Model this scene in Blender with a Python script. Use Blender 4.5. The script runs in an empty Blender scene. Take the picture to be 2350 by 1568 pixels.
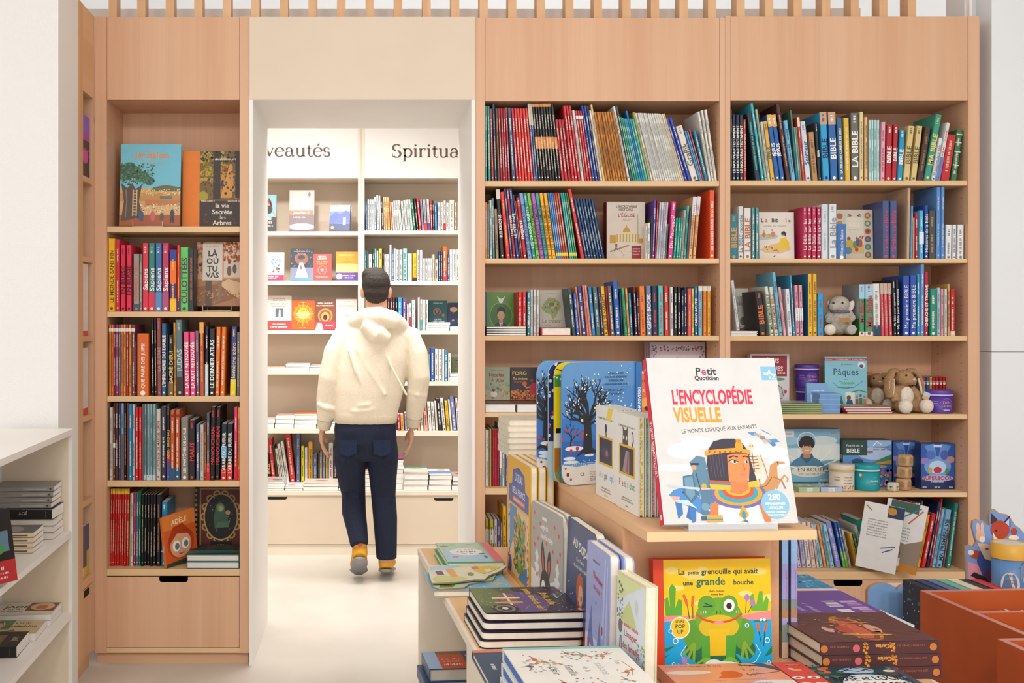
import bpy, bmesh, math, random, colorsys
from mathutils import Vector, Matrix, noise
C = bpy.context.scene
COL = C.collection
F, D0, HC = 2545.0, 4.24, 1.32          # focal length in px, camera to bookcase fronts, eye height
VX, VY, IW, IH = 845.0, 735.0, 2350.0, 1568.0

# ---------------------------------------------------------------- camera, sky, light
cam = bpy.data.cameras.new('camera'); camo = bpy.data.objects.new('camera', cam); COL.objects.link(camo)
cam.sensor_fit = 'HORIZONTAL'; cam.sensor_width = 36.0; cam.lens = 36.0 * F / IW
cam.shift_x = (IW / 2 - VX) / IW; cam.shift_y = -(IH / 2 - VY) / IW
cam.clip_start = .05
camo.location = (0, 0, HC); camo.rotation_euler = (math.pi / 2, 0, 0)
C.camera = camo
w = bpy.data.worlds.new('world'); C.world = w; w.use_nodes = True
w.node_tree.nodes['Background'].inputs[0].default_value = (1, .985, .97, 1)
w.node_tree.nodes['Background'].inputs[1].default_value = 1.42
C.view_settings.view_transform = 'Standard'; C.view_settings.look = 'None'
C.view_settings.exposure = 0.0; C.view_settings.gamma = 1.0; C.view_settings.use_curve_mapping = False

def area(name, loc, target, sx, sy, power, col=(1, .97, .93), spread=180):
    l = bpy.data.lights.new(name, 'AREA'); l.shape = 'RECTANGLE'; l.size = sx; l.size_y = sy
    l.energy = power; l.color = col; l.spread = math.radians(spread)
    o = bpy.data.objects.new(name, l); COL.objects.link(o); o.location = loc
    d = Vector(target) - Vector(loc); o.rotation_euler = d.to_track_quat('-Z', 'Y').to_euler()
    return o
area('ceiling_softbox', (.4, 1.6, 3.9), (.4, 1.9, 0), 4.2, 2.6, 4, (1, .985, .97))
for i, x in enumerate((-1.0, .1, 1.2, 2.3)):
    area('track_spot', (x, -1.2, 3.3), (x, 4.2, .25), .4, .4, 5.5, (1, .97, .94), 75)
area('back_room_panel', (.0, 5.35, 2.56), (.0, 5.45, 0), 1.9, .9, 40, (1, .985, .965), 125)
area('back_room_spot', (-.42, 5.35, 2.56), (-.42, 6.5, 1.55), .12, .12, 4.5, (1, .97, .94), 95)
area('back_room_spot', (.3, 5.35, 2.56), (.3, 6.5, 1.35), .12, .12, 2.5, (1, .97, .94), 95)
area('upper_void_light', (.8, 5.4, 3.9), (.8, 6.6, 3.0), 3.6, .8, 25, (.95, .98, 1))

# ---------------------------------------------------------------- helpers
def Xp(px, Y): return (px - VX) / F * Y
def Zp(py, Y): return HC + (VY - py) / F * Y
def Yz(py, z): return (HC - z) * F / (py - VY)

def lin(h):
    r = []
    for i in (0, 2, 4):
        c = int(h[i:i + 2], 16) / 255.0
        r.append(c / 12.92 if c <= .04045 else ((c + .055) / 1.055) ** 2.4)
    return r
MATS = {}
def mat(h, rough=.45, var=.05, scale=30.0, spec=.4):
    k = (h, rough, var, scale, spec)
    if k in MATS: return MATS[k]
    m = bpy.data.materials.new('paint_' + h); m.use_nodes = True
    nt = m.node_tree; b = nt.nodes['Principled BSDF']
    b.inputs['Roughness'].default_value = rough; b.inputs['Specular IOR Level'].default_value = spec
    c = lin(h)
    n = nt.nodes.new('ShaderNodeTexNoise'); n.inputs['Scale'].default_value = scale
    t = nt.nodes.new('ShaderNodeTexCoord'); nt.links.new(t.outputs['Object'], n.inputs['Vector'])
    r = nt.nodes.new('ShaderNodeValToRGB')
    r.color_ramp.elements[0].position = .3; r.color_ramp.elements[1].position = .7
    r.color_ramp.elements[0].color = [max(0, x * (1 - var)) for x in c] + [1]
    r.color_ramp.elements[1].color = [min(1, x * (1 + var)) for x in c] + [1]
    nt.links.new(n.outputs['Fac'], r.inputs['Fac']); nt.links.new(r.outputs['Color'], b.inputs['Base Color'])
    MATS[k] = m
    return m
def wood(name, a, b, axis=2, rough=.5, s=1.0):
    """maple veneer: long streaks along one axis, faint cathedral figure and a few knots"""
    m = bpy.data.materials.new(name); m.use_nodes = True
    nt = m.node_tree; bs = nt.nodes['Principled BSDF']; N = nt.nodes.new; K = nt.links.new
    bs.inputs['Roughness'].default_value = rough; bs.inputs['Specular IOR Level'].default_value = .3
    tc = N('ShaderNodeTexCoord'); mp = N('ShaderNodeMapping'); K(tc.outputs['Object'], mp.inputs['Vector'])
    sc = [16.0 * s] * 3; sc[axis] = .7 * s; mp.inputs['Scale'].default_value = sc
    n1 = N('ShaderNodeTexNoise'); n1.inputs['Scale'].default_value = 1.0; n1.inputs['Detail'].default_value = 5; n1.inputs['Distortion'].default_value = .6
    K(mp.outputs['Vector'], n1.inputs['Vector'])
    mp2 = N('ShaderNodeMapping'); K(tc.outputs['Object'], mp2.inputs['Vector'])
    sc = [110.0 * s] * 3; sc[axis] = 2.5 * s; mp2.inputs['Scale'].default_value = sc
    n2 = N('ShaderNodeTexNoise'); n2.inputs['Scale'].default_value = 1.0; n2.inputs['Detail'].default_value = 3
    K(mp2.outputs['Vector'], n2.inputs['Vector'])
    mp3 = N('ShaderNodeMapping'); K(tc.outputs['Object'], mp3.inputs['Vector'])
    sc = [6.6] * 3; sc[axis] = .001; mp3.inputs['Scale'].default_value = sc
    vo = N('ShaderNodeTexVoronoi'); vo.inputs['Scale'].default_value = 1.0; K(mp3.outputs['Vector'], vo.inputs['Vector'])
    mx = N('ShaderNodeMix'); mx.data_type = 'FLOAT'; mx.inputs[0].default_value = .33
    K(n1.outputs['Fac'], mx.inputs[2]); K(n2.outputs['Fac'], mx.inputs[3])
    sp = N('ShaderNodeSeparateColor'); K(vo.outputs['Color'], sp.inputs[0])
    mx2 = N('ShaderNodeMix'); mx2.data_type = 'FLOAT'; mx2.inputs[0].default_value = .22
    K(mx.outputs[0], mx2.inputs[2]); K(sp.outputs[0], mx2.inputs[3])
    r = N('ShaderNodeValToRGB'); r.color_ramp.elements[0].position = .3; r.color_ramp.elements[1].position = .72
    r.color_ramp.elements[0].color = lin(a) + [1]; r.color_ramp.elements[1].color = lin(b) + [1]
    K(mx2.outputs[0], r.inputs['Fac'])
    # knots
    mp4 = N('ShaderNodeMapping'); K(tc.outputs['Object'], mp4.inputs['Vector'])
    sc = [3.4] * 3; sc[axis] = 1.7; mp4.inputs['Scale'].default_value = sc
    v2 = N('ShaderNodeTexVoronoi'); v2.inputs['Scale'].default_value = 1.0; K(mp4.outputs['Vector'], v2.inputs['Vector'])
    kr = N('ShaderNodeValToRGB'); kr.color_ramp.elements[0].position = .0; kr.color_ramp.elements[1].position = .035
    kr.color_ramp.elements[0].color = (.42, .34, .28, 1); kr.color_ramp.elements[1].color = (1, 1, 1, 1)
    K(v2.outputs['Distance'], kr.inputs['Fac'])
    mm = N('ShaderNodeMix'); mm.data_type = 'RGBA'; mm.blend_type = 'MULTIPLY'; mm.inputs[0].default_value = 1
    K(r.outputs['Color'], mm.inputs[6]); K(kr.outputs['Color'], mm.inputs[7]); K(mm.outputs[2], bs.inputs['Base Color'])
    return m
WOOD = wood('maple_veneer', 'd3a380', 'deb594')
WOODH = wood('maple_veneer_across', 'd3a380', 'deb594', 0)
EDGE = wood('maple_edge_band', 'd9b283', 'e8c99c', 0)
EDGEV = wood('maple_edge_band_upright', 'd4a377', 'e2b98f', 2)
EDGED = wood('maple_veneer_lengthwise', 'd6a67b', 'e3ba90', 1)
BEIGE = mat('dccab4', .5, .02, 4)
CREAM = mat('e6d9c6', .5, .02, 4)
WHITE = mat('efebe6', .5, .015, 4)
DARK = mat('0c0b0a', .8)
METAL = mat('c9c6c2', .25, .03)
def glassy(name, col=(.9, .93, .95), alpha=.35):
    m = bpy.data.materials.new(name); m.use_nodes = True
    nt = m.node_tree; b = nt.nodes['Principled BSDF']
    n = nt.nodes.new('ShaderNodeTexNoise'); n.inputs['Scale'].default_value = 8
    mr = nt.nodes.new('ShaderNodeMapRange'); mr.inputs[3].default_value = .04; mr.inputs[4].default_value = .09
    nt.links.new(n.outputs['Fac'], mr.inputs[0]); nt.links.new(mr.outputs[0], b.inputs['Roughness'])
    b.inputs['Base Color'].default_value = list(col) + [1]; b.inputs['Alpha'].default_value = alpha
    return m
ACRYLIC = glassy('clear_acrylic')

class MB:
    """collects shapes and links them as one mesh object"""
    def __init__(s): s.v = []; s.f = []; s.m = []; s.mats = []; s.sm = []
    def slot(s, m):
        if m not in s.mats: s.mats.append(m)
        return s.mats.index(m)
    def add(s, vs, fs, m, smooth=False):
        o = len(s.v); s.v += [tuple(x) for x in vs]; i = s.slot(m)
        for f in fs: s.f.append([o + a for a in f]); s.m.append(i); s.sm.append(smooth)
    def box(s, x0, x1, y0, y1, z0, z1, m):
        vs = [(x, y, z) for z in (z0, z1) for y in (y0, y1) for x in (x0, x1)]
        s.add(vs, [(0, 2, 3, 1), (4, 5, 7, 6), (0, 1, 5, 4), (2, 6, 7, 3), (0, 4, 6, 2), (1, 3, 7, 5)], m)
    def prism(s, pts, y0, y1, m, plane='xz', smooth=False):
        """pts: 2D outline; extruded along the third axis"""
        n = len(pts)
        def P(p, d):
            return (p[0], d, p[1]) if plane == 'xz' else ((p[0], p[1], d) if plane == 'xy' else (d, p[0], p[1]))
        vs = [P(p, y0) for p in pts] + [P(p, y1) for p in pts]
        fs = [(i, (i + 1) % n, n + (i + 1) % n, n + i) for i in range(n)]
        s.add(vs, fs, m, smooth); s.add(vs[:n], [tuple(range(n))[::-1]], m); s.add(vs[n:], [tuple(range(n))], m)
    def lathe(s, prof, m, cx=0, cy=0, n=28, smooth=True):
        vs = []; fs = []
        for r, z in prof:
            for i in range(n):
                a = 2 * math.pi * i / n; vs.append((cx + r * math.cos(a), cy + r * math.sin(a), z))
        for j in range(len(prof) - 1):
            for i in range(n):
                k = (i + 1) % n; fs.append((j * n + i, j * n + k, (j + 1) * n + k, (j + 1) * n + i))
        s.add(vs, fs, m, smooth)
    def tube(s, pts, rad, m, n=8, cap=True, smooth=True):
        """tube through points; rad a number or list of (rx, ry)/numbers"""
        pts = [Vector(p) for p in pts]; vs = []; fs = []
        prev = None
        for i, p in enumerate(pts):
            d = (pts[min(i + 1, len(pts) - 1)] - pts[max(i - 1, 0)]).normalized()
            if prev is None:
                a = Vector((1, 0, 0)) if abs(d.x) < .8 else Vector((0, 1, 0))
                u = (a - d * a.dot(d)).normalized()
            else: u = (prev - d * prev.dot(d)).normalized()
            prev = u; v = d.cross(u)
            r = rad[i] if isinstance(rad, (list, tuple)) else rad
            rx, ry = r if isinstance(r, (list, tuple)) else (r, r)
            for k in range(n):
                a = 2 * math.pi * k / n; vs.append(p + u * rx * math.cos(a) + v * ry * math.sin(a))
        for i in range(len(pts) - 1):
            for k in range(n):
                q = (k + 1) % n; fs.append((i * n + k, i * n + q, (i + 1) * n + q, (i + 1) * n + k))
        if cap: fs.append(tuple(range(n))[::-1]); fs.append(tuple(range((len(pts) - 1) * n, len(pts) * n)))
        s.add(vs, fs, m, smooth)
    def ball(s, c, r, m, nu=16, nv=10, rot=None):
        if not isinstance(r, (list, tuple)): r = (r, r, r)
        vs = []; fs = []; c = Vector(c)
        for j in range(nv + 1):
            t = math.pi * j / nv
            for i in range(nu):
                a = 2 * math.pi * i / nu
                q = Vector((r[0] * math.sin(t) * math.cos(a), r[1] * math.sin(t) * math.sin(a), r[2] * math.cos(t)))
                if rot is not None: q = rot @ q
                vs.append(c + q)
        for j in range(nv):
            for i in range(nu):
                k = (i + 1) % nu; fs.append((j * nu + i, (j + 1) * nu + i, (j + 1) * nu + k, j * nu + k))
        s.add(vs, fs, m, True)
    def build(s, name, parent=None, M=None, merge=False):
        me = bpy.data.meshes.new(name); me.from_pydata(s.v, [], s.f)
        for m in s.mats: me.materials.append(m)
        me.polygons.foreach_set('material_index', s.m); me.polygons.foreach_set('use_smooth', s.sm)
        if merge:
            bm = bmesh.new(); bm.from_mesh(me); bmesh.ops.remove_doubles(bm, verts=bm.verts, dist=1e-6); bm.to_mesh(me); bm.free()
        me.update()
        o = bpy.data.objects.new(name, me); COL.objects.link(o)
        if parent: o.parent = parent
        if M is not None: o.matrix_local = M
        return o
def empty(name, loc, rz=0):
    o = bpy.data.objects.new(name, None); COL.objects.link(o); o.location = loc; o.rotation_euler = (0, 0, rz); o.empty_display_size = .05
    return o
def tag(o, label, cat, group=None, kind=None):
    o['label'] = label; o['category'] = cat
    if group: o['group'] = group
    if kind: o['kind'] = kind
    return o
def struct(o): o['kind'] = 'structure'; return o
def remesh(o, v, smooth=4, f=.5):
    m = o.modifiers.new('fuse', 'REMESH'); m.mode = 'VOXEL'; m.voxel_size = v; m.use_smooth_shade = True
    if smooth:
        s = o.modifiers.new('soften', 'SMOOTH'); s.factor = f; s.iterations = smooth

# ---------------------------------------------------------------- lettering: glyph meshes from the built-in font
CH = "ABCDEFGHIJKLMNOPQRSTUVWXYZabcdefghijklmnopqrstuvwxyz0123456789éèêëàâçôöûîïùœÉÈÊÀÂÇÔÙ&'’!?.,-:+€/"
GL = {}; HEAVY = "L'ENCYCLOPÉDIEVISU280"
def make_glyphs():
    objs = []
    def txt(body, off):
        cu = bpy.data.curves.new('g', 'FONT'); cu.body = body; cu.size = 1; cu.resolution_u = 2; cu.offset = off; cu.fill_mode = 'FRONT'
        o = bpy.data.objects.new('g', cu); COL.objects.link(o); objs.append(o); return o
    base = txt('HH', 0); src = {}
    for c in CH:
        src[c] = (txt(c, 0), txt(c, .022), txt('H' + c + 'H', 0), txt(c, .034) if c in HEAVY else None)
    dg = bpy.context.evaluated_depsgraph_get(); dg.update()
    def me(o):
        e = o.evaluated_get(dg); m = e.to_mesh()
        r = ([(v.co.x, v.co.y) for v in m.vertices], [tuple(p.vertices) for p in m.polygons]); e.to_mesh_clear(); return r
    mx = lambda r: max([p[0] for p in r[0]] or [0])
    hh = mx(me(base))
    for c in CH:
        a, b, d, e = src[c]; GL[c] = (me(a), me(b), mx(me(d)) - hh, me(e) if e else me(b))
    for o in objs:
        d = o.data; bpy.data.objects.remove(o); bpy.data.curves.remove(d)
    GL[' '] = (([], []), ([], []), .3, ([], []))
make_glyphs()
def text2d(s, bold=False, track=0.0):
    """vertices, faces, width at size 1"""
    x = 0; V = []; Fc = []
    for c in s:
        g = GL.get(c) or GL[' ']; vs, fs = g[3 if bold == 2 else 1 if bold else 0]; o = len(V)
        V += [(x + a, b) for a, b in vs]; Fc += [tuple(o + i for i in f) for f in fs]; x += g[2] + track
    return V, Fc, x

# a small serif alphabet drawn as pen strokes, for the shop lettering and a few covers
def _arc(cx, cy, rx, ry, a0, a1, w0, w1, n=12):
    r = []
    for i in range(n + 1):
        t = i / n; a = math.radians(a0 + (a1 - a0) * t)
        x, y = math.cos(a), math.sin(a); r.append((cx + rx * x, cy + ry * y, w0 + (w1 - w0) * abs(x)))
    return r
TH, TK = .035, .095
def _stem(x, y0, y1): return [(x, y0, TK), (x, y1, TK)]
def _ser(x, y, l=.09, r=.09): return [(x - l, y, .035), (x + r, y, .035)]
SERIF = {
 'i': ([_stem(.14, 0, .48), _ser(.14, .02), _ser(.10, .46, .06, .04), [(.13, .64, .10), (.15, .64, .10)], [(.14, .6, .09), (.14, .68, .09)]], .28),
 'l': ([_stem(.14, 0, .72), _ser(.14, .02), _ser(.10, .70, .06, .04)], .28),
 'r': ([_stem(.14, 0, .48), _ser(.14, .02, .09, .11), _ser(.10, .46, .06, .04), _arc(.30, .30, .15, .17, 160, 60, .03, .05), [(.36, .43, .1), (.40, .42, .1)]], .44),
 'u': ([_stem(.14, .14, .48), _stem(.46, .0, .48), _ser(.10, .46, .06, .04), _ser(.42, .46, .06, .04), _ser(.50, .02, .04, .06), _arc(.29, .15, .15, .15, 180, 330, .045, .07)], .60),
 'n': ([_stem(.14, 0, .48), _stem(.46, 0, .34), _ser(.14, .02), _ser(.46, .02), _ser(.10, .46, .06, .04), _arc(.30, .33, .16, .15, 170, 0, .04, .08)], .6),
 'm': ([_stem(.14, 0, .48), _stem(.42, 0, .34), _stem(.70, 0, .34), _ser(.14, .02), _ser(.42, .02), _ser(.70, .02), _ser(.10, .46, .06, .04), _arc(.28, .33, .14, .15, 170, 0, .04, .08), _arc(.56, .33, .14, .15, 170, 0, .04, .08)], .84),
 't': ([_stem(.16, .12, .60), [(.03, .455, .04), (.32, .455, .04)], _arc(.27, .12, .11, .12, 180, 320, .04, .06)], .36),
 'e': ([_arc(.28, .24, .22, .245, 12, 320, .035, .09, 20), [(.08, .27, .03), (.49, .27, .03)]], .54),
 'a': ([_stem(.40, .1, .34), _arc(.25, .32, .15, .16, 160, 0, .04, .08), [(.09, .36, .09), (.13, .36, .09)], _arc(.22, .135, .145, .135, 90, 330, .03, .085, 14), [(.22, .27, .03), (.41, .275, .03)], _arc(.46, .09, .06, .08, 180, 340, .05, .05)], .56),
 's': ([_arc(.21, .355, .135, .125, 40, 255, .035, .09), _arc(.21, .125, .15, .125, 75, -140, .035, .09), [(.33, .46, .025), (.34, .34, .025)], [(.05, .15, .025), (.06, .02, .025)]], .42),
 'v': ([[(.09, .47, .09), (.28, .02, .09)], [(.46, .47, .035), (.28, .02, .04)], _ser(.09, .46, .08, .1), _ser(.46, .46, .09, .08)], .53),
 'p': ([_stem(.14, -.2, .48), _ser(.14, -.2), _ser(.10, .46, .06, .04), _arc(.31, .24, .2, .235, 150, -150, .035, .09, 18)], .58),
 'S': ([_arc(.29, .52, .185, .17, 40, 262, .04, .1), _arc(.29, .18, .205, .18, 78, -145, .04, .1), [(.46, .68, .03), (.48, .48, .03)], [(.06, .23, .03), (.08, .02, .03)]], .58),
 'J': ([_stem(.30, .05, .7), _ser(.30, .69, .12, .1), _arc(.17, .06, .13, .16, 0, -120, .05, .07), [(.09, -.06, .09), (.11, -.06, .09)]], .46),
 'h': ([_stem(.14, 0, .72), _stem(.46, 0, .34), _ser(.14, .02), _ser(.46, .02), _ser(.10, .70, .06, .04), _arc(.30, .33, .16, .15, 170, 0, .04, .08)], .6),
}
SERIF['é'] = (SERIF['e'][0] + [[(.26, .58, .05), (.36, .70, .08)]], .54)
def strip2d(pts):
    V = []; n = len(pts)
    for i, (x, y, w) in enumerate(pts):
        a = pts[max(i - 1, 0)]; b = pts[min(i + 1, n - 1)]
        dx, dy = b[0] - a[0], b[1] - a[1]; l = math.hypot(dx, dy) or 1; nx, ny = -dy / l, dx / l
        V += [(x + nx * w / 2, y + ny * w / 2), (x - nx * w / 2, y - ny * w / 2)]
    return V, [(2 * i, 2 * i + 1, 2 * i + 3, 2 * i + 2) for i in range(n - 1)]
def serif2d(s):
    V = []; Fc = []; x = 0
    for c in s:
        if c == ' ': x += .3; continue
        st, adv = SERIF[c]
        for p in st:
            v, f = strip2d([(q[0], q[1], q[2] * 1.22) for q in p]); o = len(V); V += [(x + a, b) for a, b in v]; Fc += [tuple(o + i for i in q) for q in f]
        x += adv
    return V, Fc, x

# ---------------------------------------------------------------- printed artwork: flat shapes laid on one face of a thing
def R(x0, y0, x1, y1, c): return ('p', [(x0, y0), (x1, y0), (x1, y1), (x0, y1)], c)
def P(pts, c): return ('p', pts, c)
def E(cx, cy, rx, ry, c, n=20): return ('e', cx, cy, rx, ry, c, n)
def Ln(pts, w, c): return ('l', pts, w, c)
def T(x, y, s, c, t, al='c', b=False, rot=0, mw=0, sx=1.0, serif=False): return ('t', x, y, s, c, t, al, b, rot, mw, sx, serif)
def Dots(n, x0, y0, x1, y1, r, c, seed=1): return ('d', n, x0, y0, x1, y1, r, c, seed)
def Dash(x, y, l, hgt, c, seed=1, al='c'): return ('w', x, y, l, hgt, c, seed, al)

def clip_poly(pts, out):
    """trim a polygon to a convex outline (anticlockwise)"""
    n = len(out)
    for i in range(n):
        ax, ay = out[i]; bx, by = out[(i + 1) % n]; res = []
        if not pts: return []
        sd = [(bx - ax) * (p[1] - ay) - (by - ay) * (p[0] - ax) for p in pts]
        for k in range(len(pts)):
            p, q = pts[k - 1], pts[k]; a, b = sd[k - 1], sd[k]
            if (a >= 0) != (b >= 0):
                t = a / (a - b); res.append((p[0] + (q[0] - p[0]) * t, p[1] + (q[1] - p[1]) * t))
            if b >= 0: res.append(q)
        pts = res
    return pts
def art(name, ops, W, H, mp, parent, rough=.4, lift=.0003, step=.00006, outline=None):
    """ops in fractions of W (x) and H (y); mp(x_m, y_m, off_m) -> local point"""
    mb = MB(); layer = 0; laid = []; frame = outline or [(0, 0), (W, 0), (W, H), (0, H)]; ex = [p[0] for p in frame]; ey = [p[1] for p in frame]
    bx0, bx1, by0, by1 = min(ex), max(ex), min(ey), max(ey)
    for op in ops:
        k = op[0]
        def put(V, Fc, c):
            # a shape goes one layer above whatever it covers
            x0, x1, y0, y1 = min(p[0] for p in V), max(p[0] for p in V), min(p[1] for p in V), max(p[1] for p in V)
            layer = 1 + max([q[4] for q in laid if q[0] < x1 and q[1] > x0 and q[2] < y1 and q[3] > y0] or [-1])
            laid.append((x0, x1, y0, y1, layer)); off = lift + step * layer
            if outline or any(x < bx0 - 1e-6 or x > bx1 + 1e-6 or y < by0 - 1e-6 or y > by1 + 1e-6 for x, y in V):
                V2 = []; F2 = []
                for f in Fc:
                    q = clip_poly([V[i] for i in f], frame)
                    if len(q) > 2: F2.append(tuple(range(len(V2), len(V2) + len(q)))); V2 += q
                V, Fc = V2, F2
            if V: mb.add([mp(x, y, off) for x, y in V], Fc, mat(c, rough, .03))
        if k == 'p':
            V = [(x * W, y * H) for x, y in op[1]]
            put(V, [tuple(range(len(V)))], op[2])
        elif k == 'e':
            _, cx, cy, rx, ry, c, n = op
            V = [(cx * W + rx * W * math.cos(2 * math.pi * i / n), cy * H + ry * W * math.sin(2 * math.pi * i / n)) for i in range(n)]
            put(V, [tuple(range(n))], c)
        elif k == 'l':
            _, pts, wd, c = op
            V, Fc = strip2d([(x * W, y * H, wd * W) for x, y in pts]); put(V, Fc, c)
        elif k == 'd':
            _, n, x0, y0, x1, y1, r, c, seed = op; rg = random.Random(seed); V = []; Fc = []
            for _i in range(n):
                x = rg.uniform(x0, x1) * W; y = rg.uniform(y0, y1) * H; q = r * W * rg.uniform(.5, 1.2); o = len(V); m = 6
                V += [(x + q * math.cos(2 * math.pi * i / m), y + q * math.sin(2 * math.pi * i / m)) for i in range(m)]; Fc.append(tuple(range(o, o + m)))
            put(V, Fc, c)
        elif k == 'w':      # a line of print too small to read: uneven short strokes
            _, x, y, l, hg, c, seed, al = op; rg = random.Random(seed); V = []; Fc = []
            X = (x - (l / 2 if al == 'c' else 0)) * W; end = X + l * W; hh = hg * H
            while X < end - hh * .3:
                q = min(rg.uniform(.25, .7) * hh, end - X); b = y * H; t = hh * rg.uniform(.7, 1.0); o = len(V)
                V += [(X, b), (X + q * .62, b), (X + q * .62, b + t), (X, b + t)]; Fc.append((o, o + 1, o + 2, o + 3)); X += q
                if rg.random() < .16: X += hh * .5
            if V: put(V, Fc, c)
        elif k == 't':
            _, x, y, s, c, t, al, b, rot, mw, sx, ser = op
            V, Fc, wd = serif2d(t) if ser else text2d(t, b)
            sz = s * H; kx = sz * sx
            if mw and wd * kx > mw * W: kx = mw * W / wd
            dx = -wd * kx / 2 if al == 'c' else (-wd * kx if al == 'r' else 0)
            ca, sa = math.cos(math.radians(rot)), math.sin(math.radians(rot)); V2 = []
            for a, q in V:
                a = a * kx + dx; q = q * sz; V2.append((x * W + a * ca - q * sa, y * H + a * sa + q * ca))
            if V2: put(V2, Fc, c)
    if not mb.v: return None
    return mb.build(name, parent)

# ---------------------------------------------------------------- books
PAGE = mat('e9e3d6', .8, .05, 60); PAGEC = mat('ddd3bf', .8, .05, 60)
def page_mat():
    m = bpy.data.materials.new('page_edges'); m.use_nodes = True
    nt = m.node_tree; b = nt.nodes['Principled BSDF']; b.inputs['Roughness'].default_value = .85
    tc = nt.nodes.new('ShaderNodeTexCoord'); mp = nt.nodes.new('ShaderNodeMapping'); mp.inputs['Scale'].default_value = (3, 900, 3)
    n = nt.nodes.new('ShaderNodeTexNoise'); n.inputs['Scale'].default_value = 1
    r = nt.nodes.new('ShaderNodeValToRGB'); r.color_ramp.elements[0].position = .3; r.color_ramp.elements[1].position = .7
    r.color_ramp.elements[0].color = lin('cfc6b8') + [1]; r.color_ramp.elements[1].color = lin('efebe3') + [1]
    nt.links.new(tc.outputs['Object'], mp.inputs[0]); nt.links.new(mp.outputs[0], n.inputs['Vector'])
    nt.links.new(n.outputs['Fac'], r.inputs[0]); nt.links.new(r.outputs[0], b.inputs['Base Color'])
    return m
PAGES = page_mat()
def rrect(x0, y0, x1, y1, r, corners=(1, 1, 1, 1), n=5):
    """rounded outline, corners in order bl br tr tl"""
    out = []
    for (cx, cy, a, on) in ((x0, y0, 180, corners[0]), (x1, y0, 270, corners[1]), (x1, y1, 0, corners[2]), (x0, y1, 90, corners[3])):
        if not on or r <= 0: out.append((cx, cy)); continue
        ox = cx + r if cx == x0 else cx - r; oy = cy + r if cy == y0 else cy - r
        for i in range(n + 1):
            t = math.radians(a + 90 * i / n); out.append((ox + r * math.cos(t), oy + r * math.sin(t)))
    return out
def book(name, wd, h, t, col, M, hard=True, front=None, spine=None, spinecol=None, rough=.4, pages=True, rnd=0, edge=None):
    """standing book, front cover facing -Y, spine on the -X side, bottom centre at the origin"""
    b = min(.0026 if hard else .0007, t * .2); ch = min(.0022, t * .22)
    m = mat(col, rough); ms = mat(spinecol or col, rough)
    mb = MB(); X0, X1, Y0, Y1 = -wd / 2, wd / 2, -t / 2, t / 2
    if rnd:
        cn = (0, 1, 1, 0)
        pts = rrect(X0, 0, X1, h, rnd, cn)
        mb.prism(pts, Y0, Y0 + b, m); mb.prism(pts, Y1 - b, Y1, m)
        mb.box(X0 - .0004, X0 + b, Y0 - .0001, Y1 + .0001, 0, h, ms)
    else:
        pr = [(X0 + ch, Y0), (X1, Y0), (X1, Y0 + b), (X0 + b, Y0 + b), (X0 + b, Y1 - b), (X1, Y1 - b), (X1, Y1), (X0 + ch, Y1), (X0, Y1 - ch), (X0, Y0 + ch)]
        n = len(pr); vs = [(x, y, 0) for x, y in pr] + [(x, y, h) for x, y in pr]
        fs = [(i, (i + 1) % n, n + (i + 1) % n, n + i) for i in range(n)]
        for k, f in enumerate(fs): mb.add([vs[i] for i in f], [(0, 1, 2, 3)], ms if k in (7, 8, 9) else m)
        for q in ((9, 0, 1, 2, 3), (3, 4, 8, 9), (4, 5, 6, 7, 8)):
            mb.add([vs[i] for i in q], [tuple(range(len(q)))[::-1]], m); mb.add([vs[n + i] for i in q], [tuple(range(len(q)))], m)
    o = mb.build(name, None, M, True)
    if pages:
        ov = .003 if hard else 0.0004
        pb = MB()
        if rnd: pb.prism(rrect(X0 + b, ov * .3, X1 - ov * .3, h - ov * .3, rnd, (0, 1, 1, 0)), Y0 + b, Y1 - b, edge or PAGES)
        else: pb.box(X0 + b, X1 - max(ov, .0008), Y0 + b, Y1 - b, ov, h - ov, edge or PAGES)
        pb.build('page_block', o)
    if front: art('cover_print', front, wd, h, lambda x, y, d: (X0 + x, Y0 - d, y), o, rough)
    if spine: art('spine_print', spine, t, h, lambda x, y, d: (X0 - .0004 - d, Y1 - x, y), o, rough)
    return o
def MT(loc, rz=0, tilt=0, roll=0):
    return Matrix.Translation(Vector(loc)) @ Matrix.Rotation(rz, 4, 'Z') @ Matrix.Rotation(tilt, 4, 'X') @ Matrix.Rotation(roll, 4, 'Y')
def flatM(x, y, z, rz=0, t=.02, h=.2):
    """lying, front cover up, centre of the underside at x, y, z; head of the book away from the viewer for rz = 0"""
    return Matrix.Translation((x, y, z + t / 2)) @ Matrix.Rotation(rz, 4, 'Z') @ Matrix.Translation((0, -h / 2, 0)) @ Matrix.Rotation(-math.pi / 2, 4, 'X')

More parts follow.
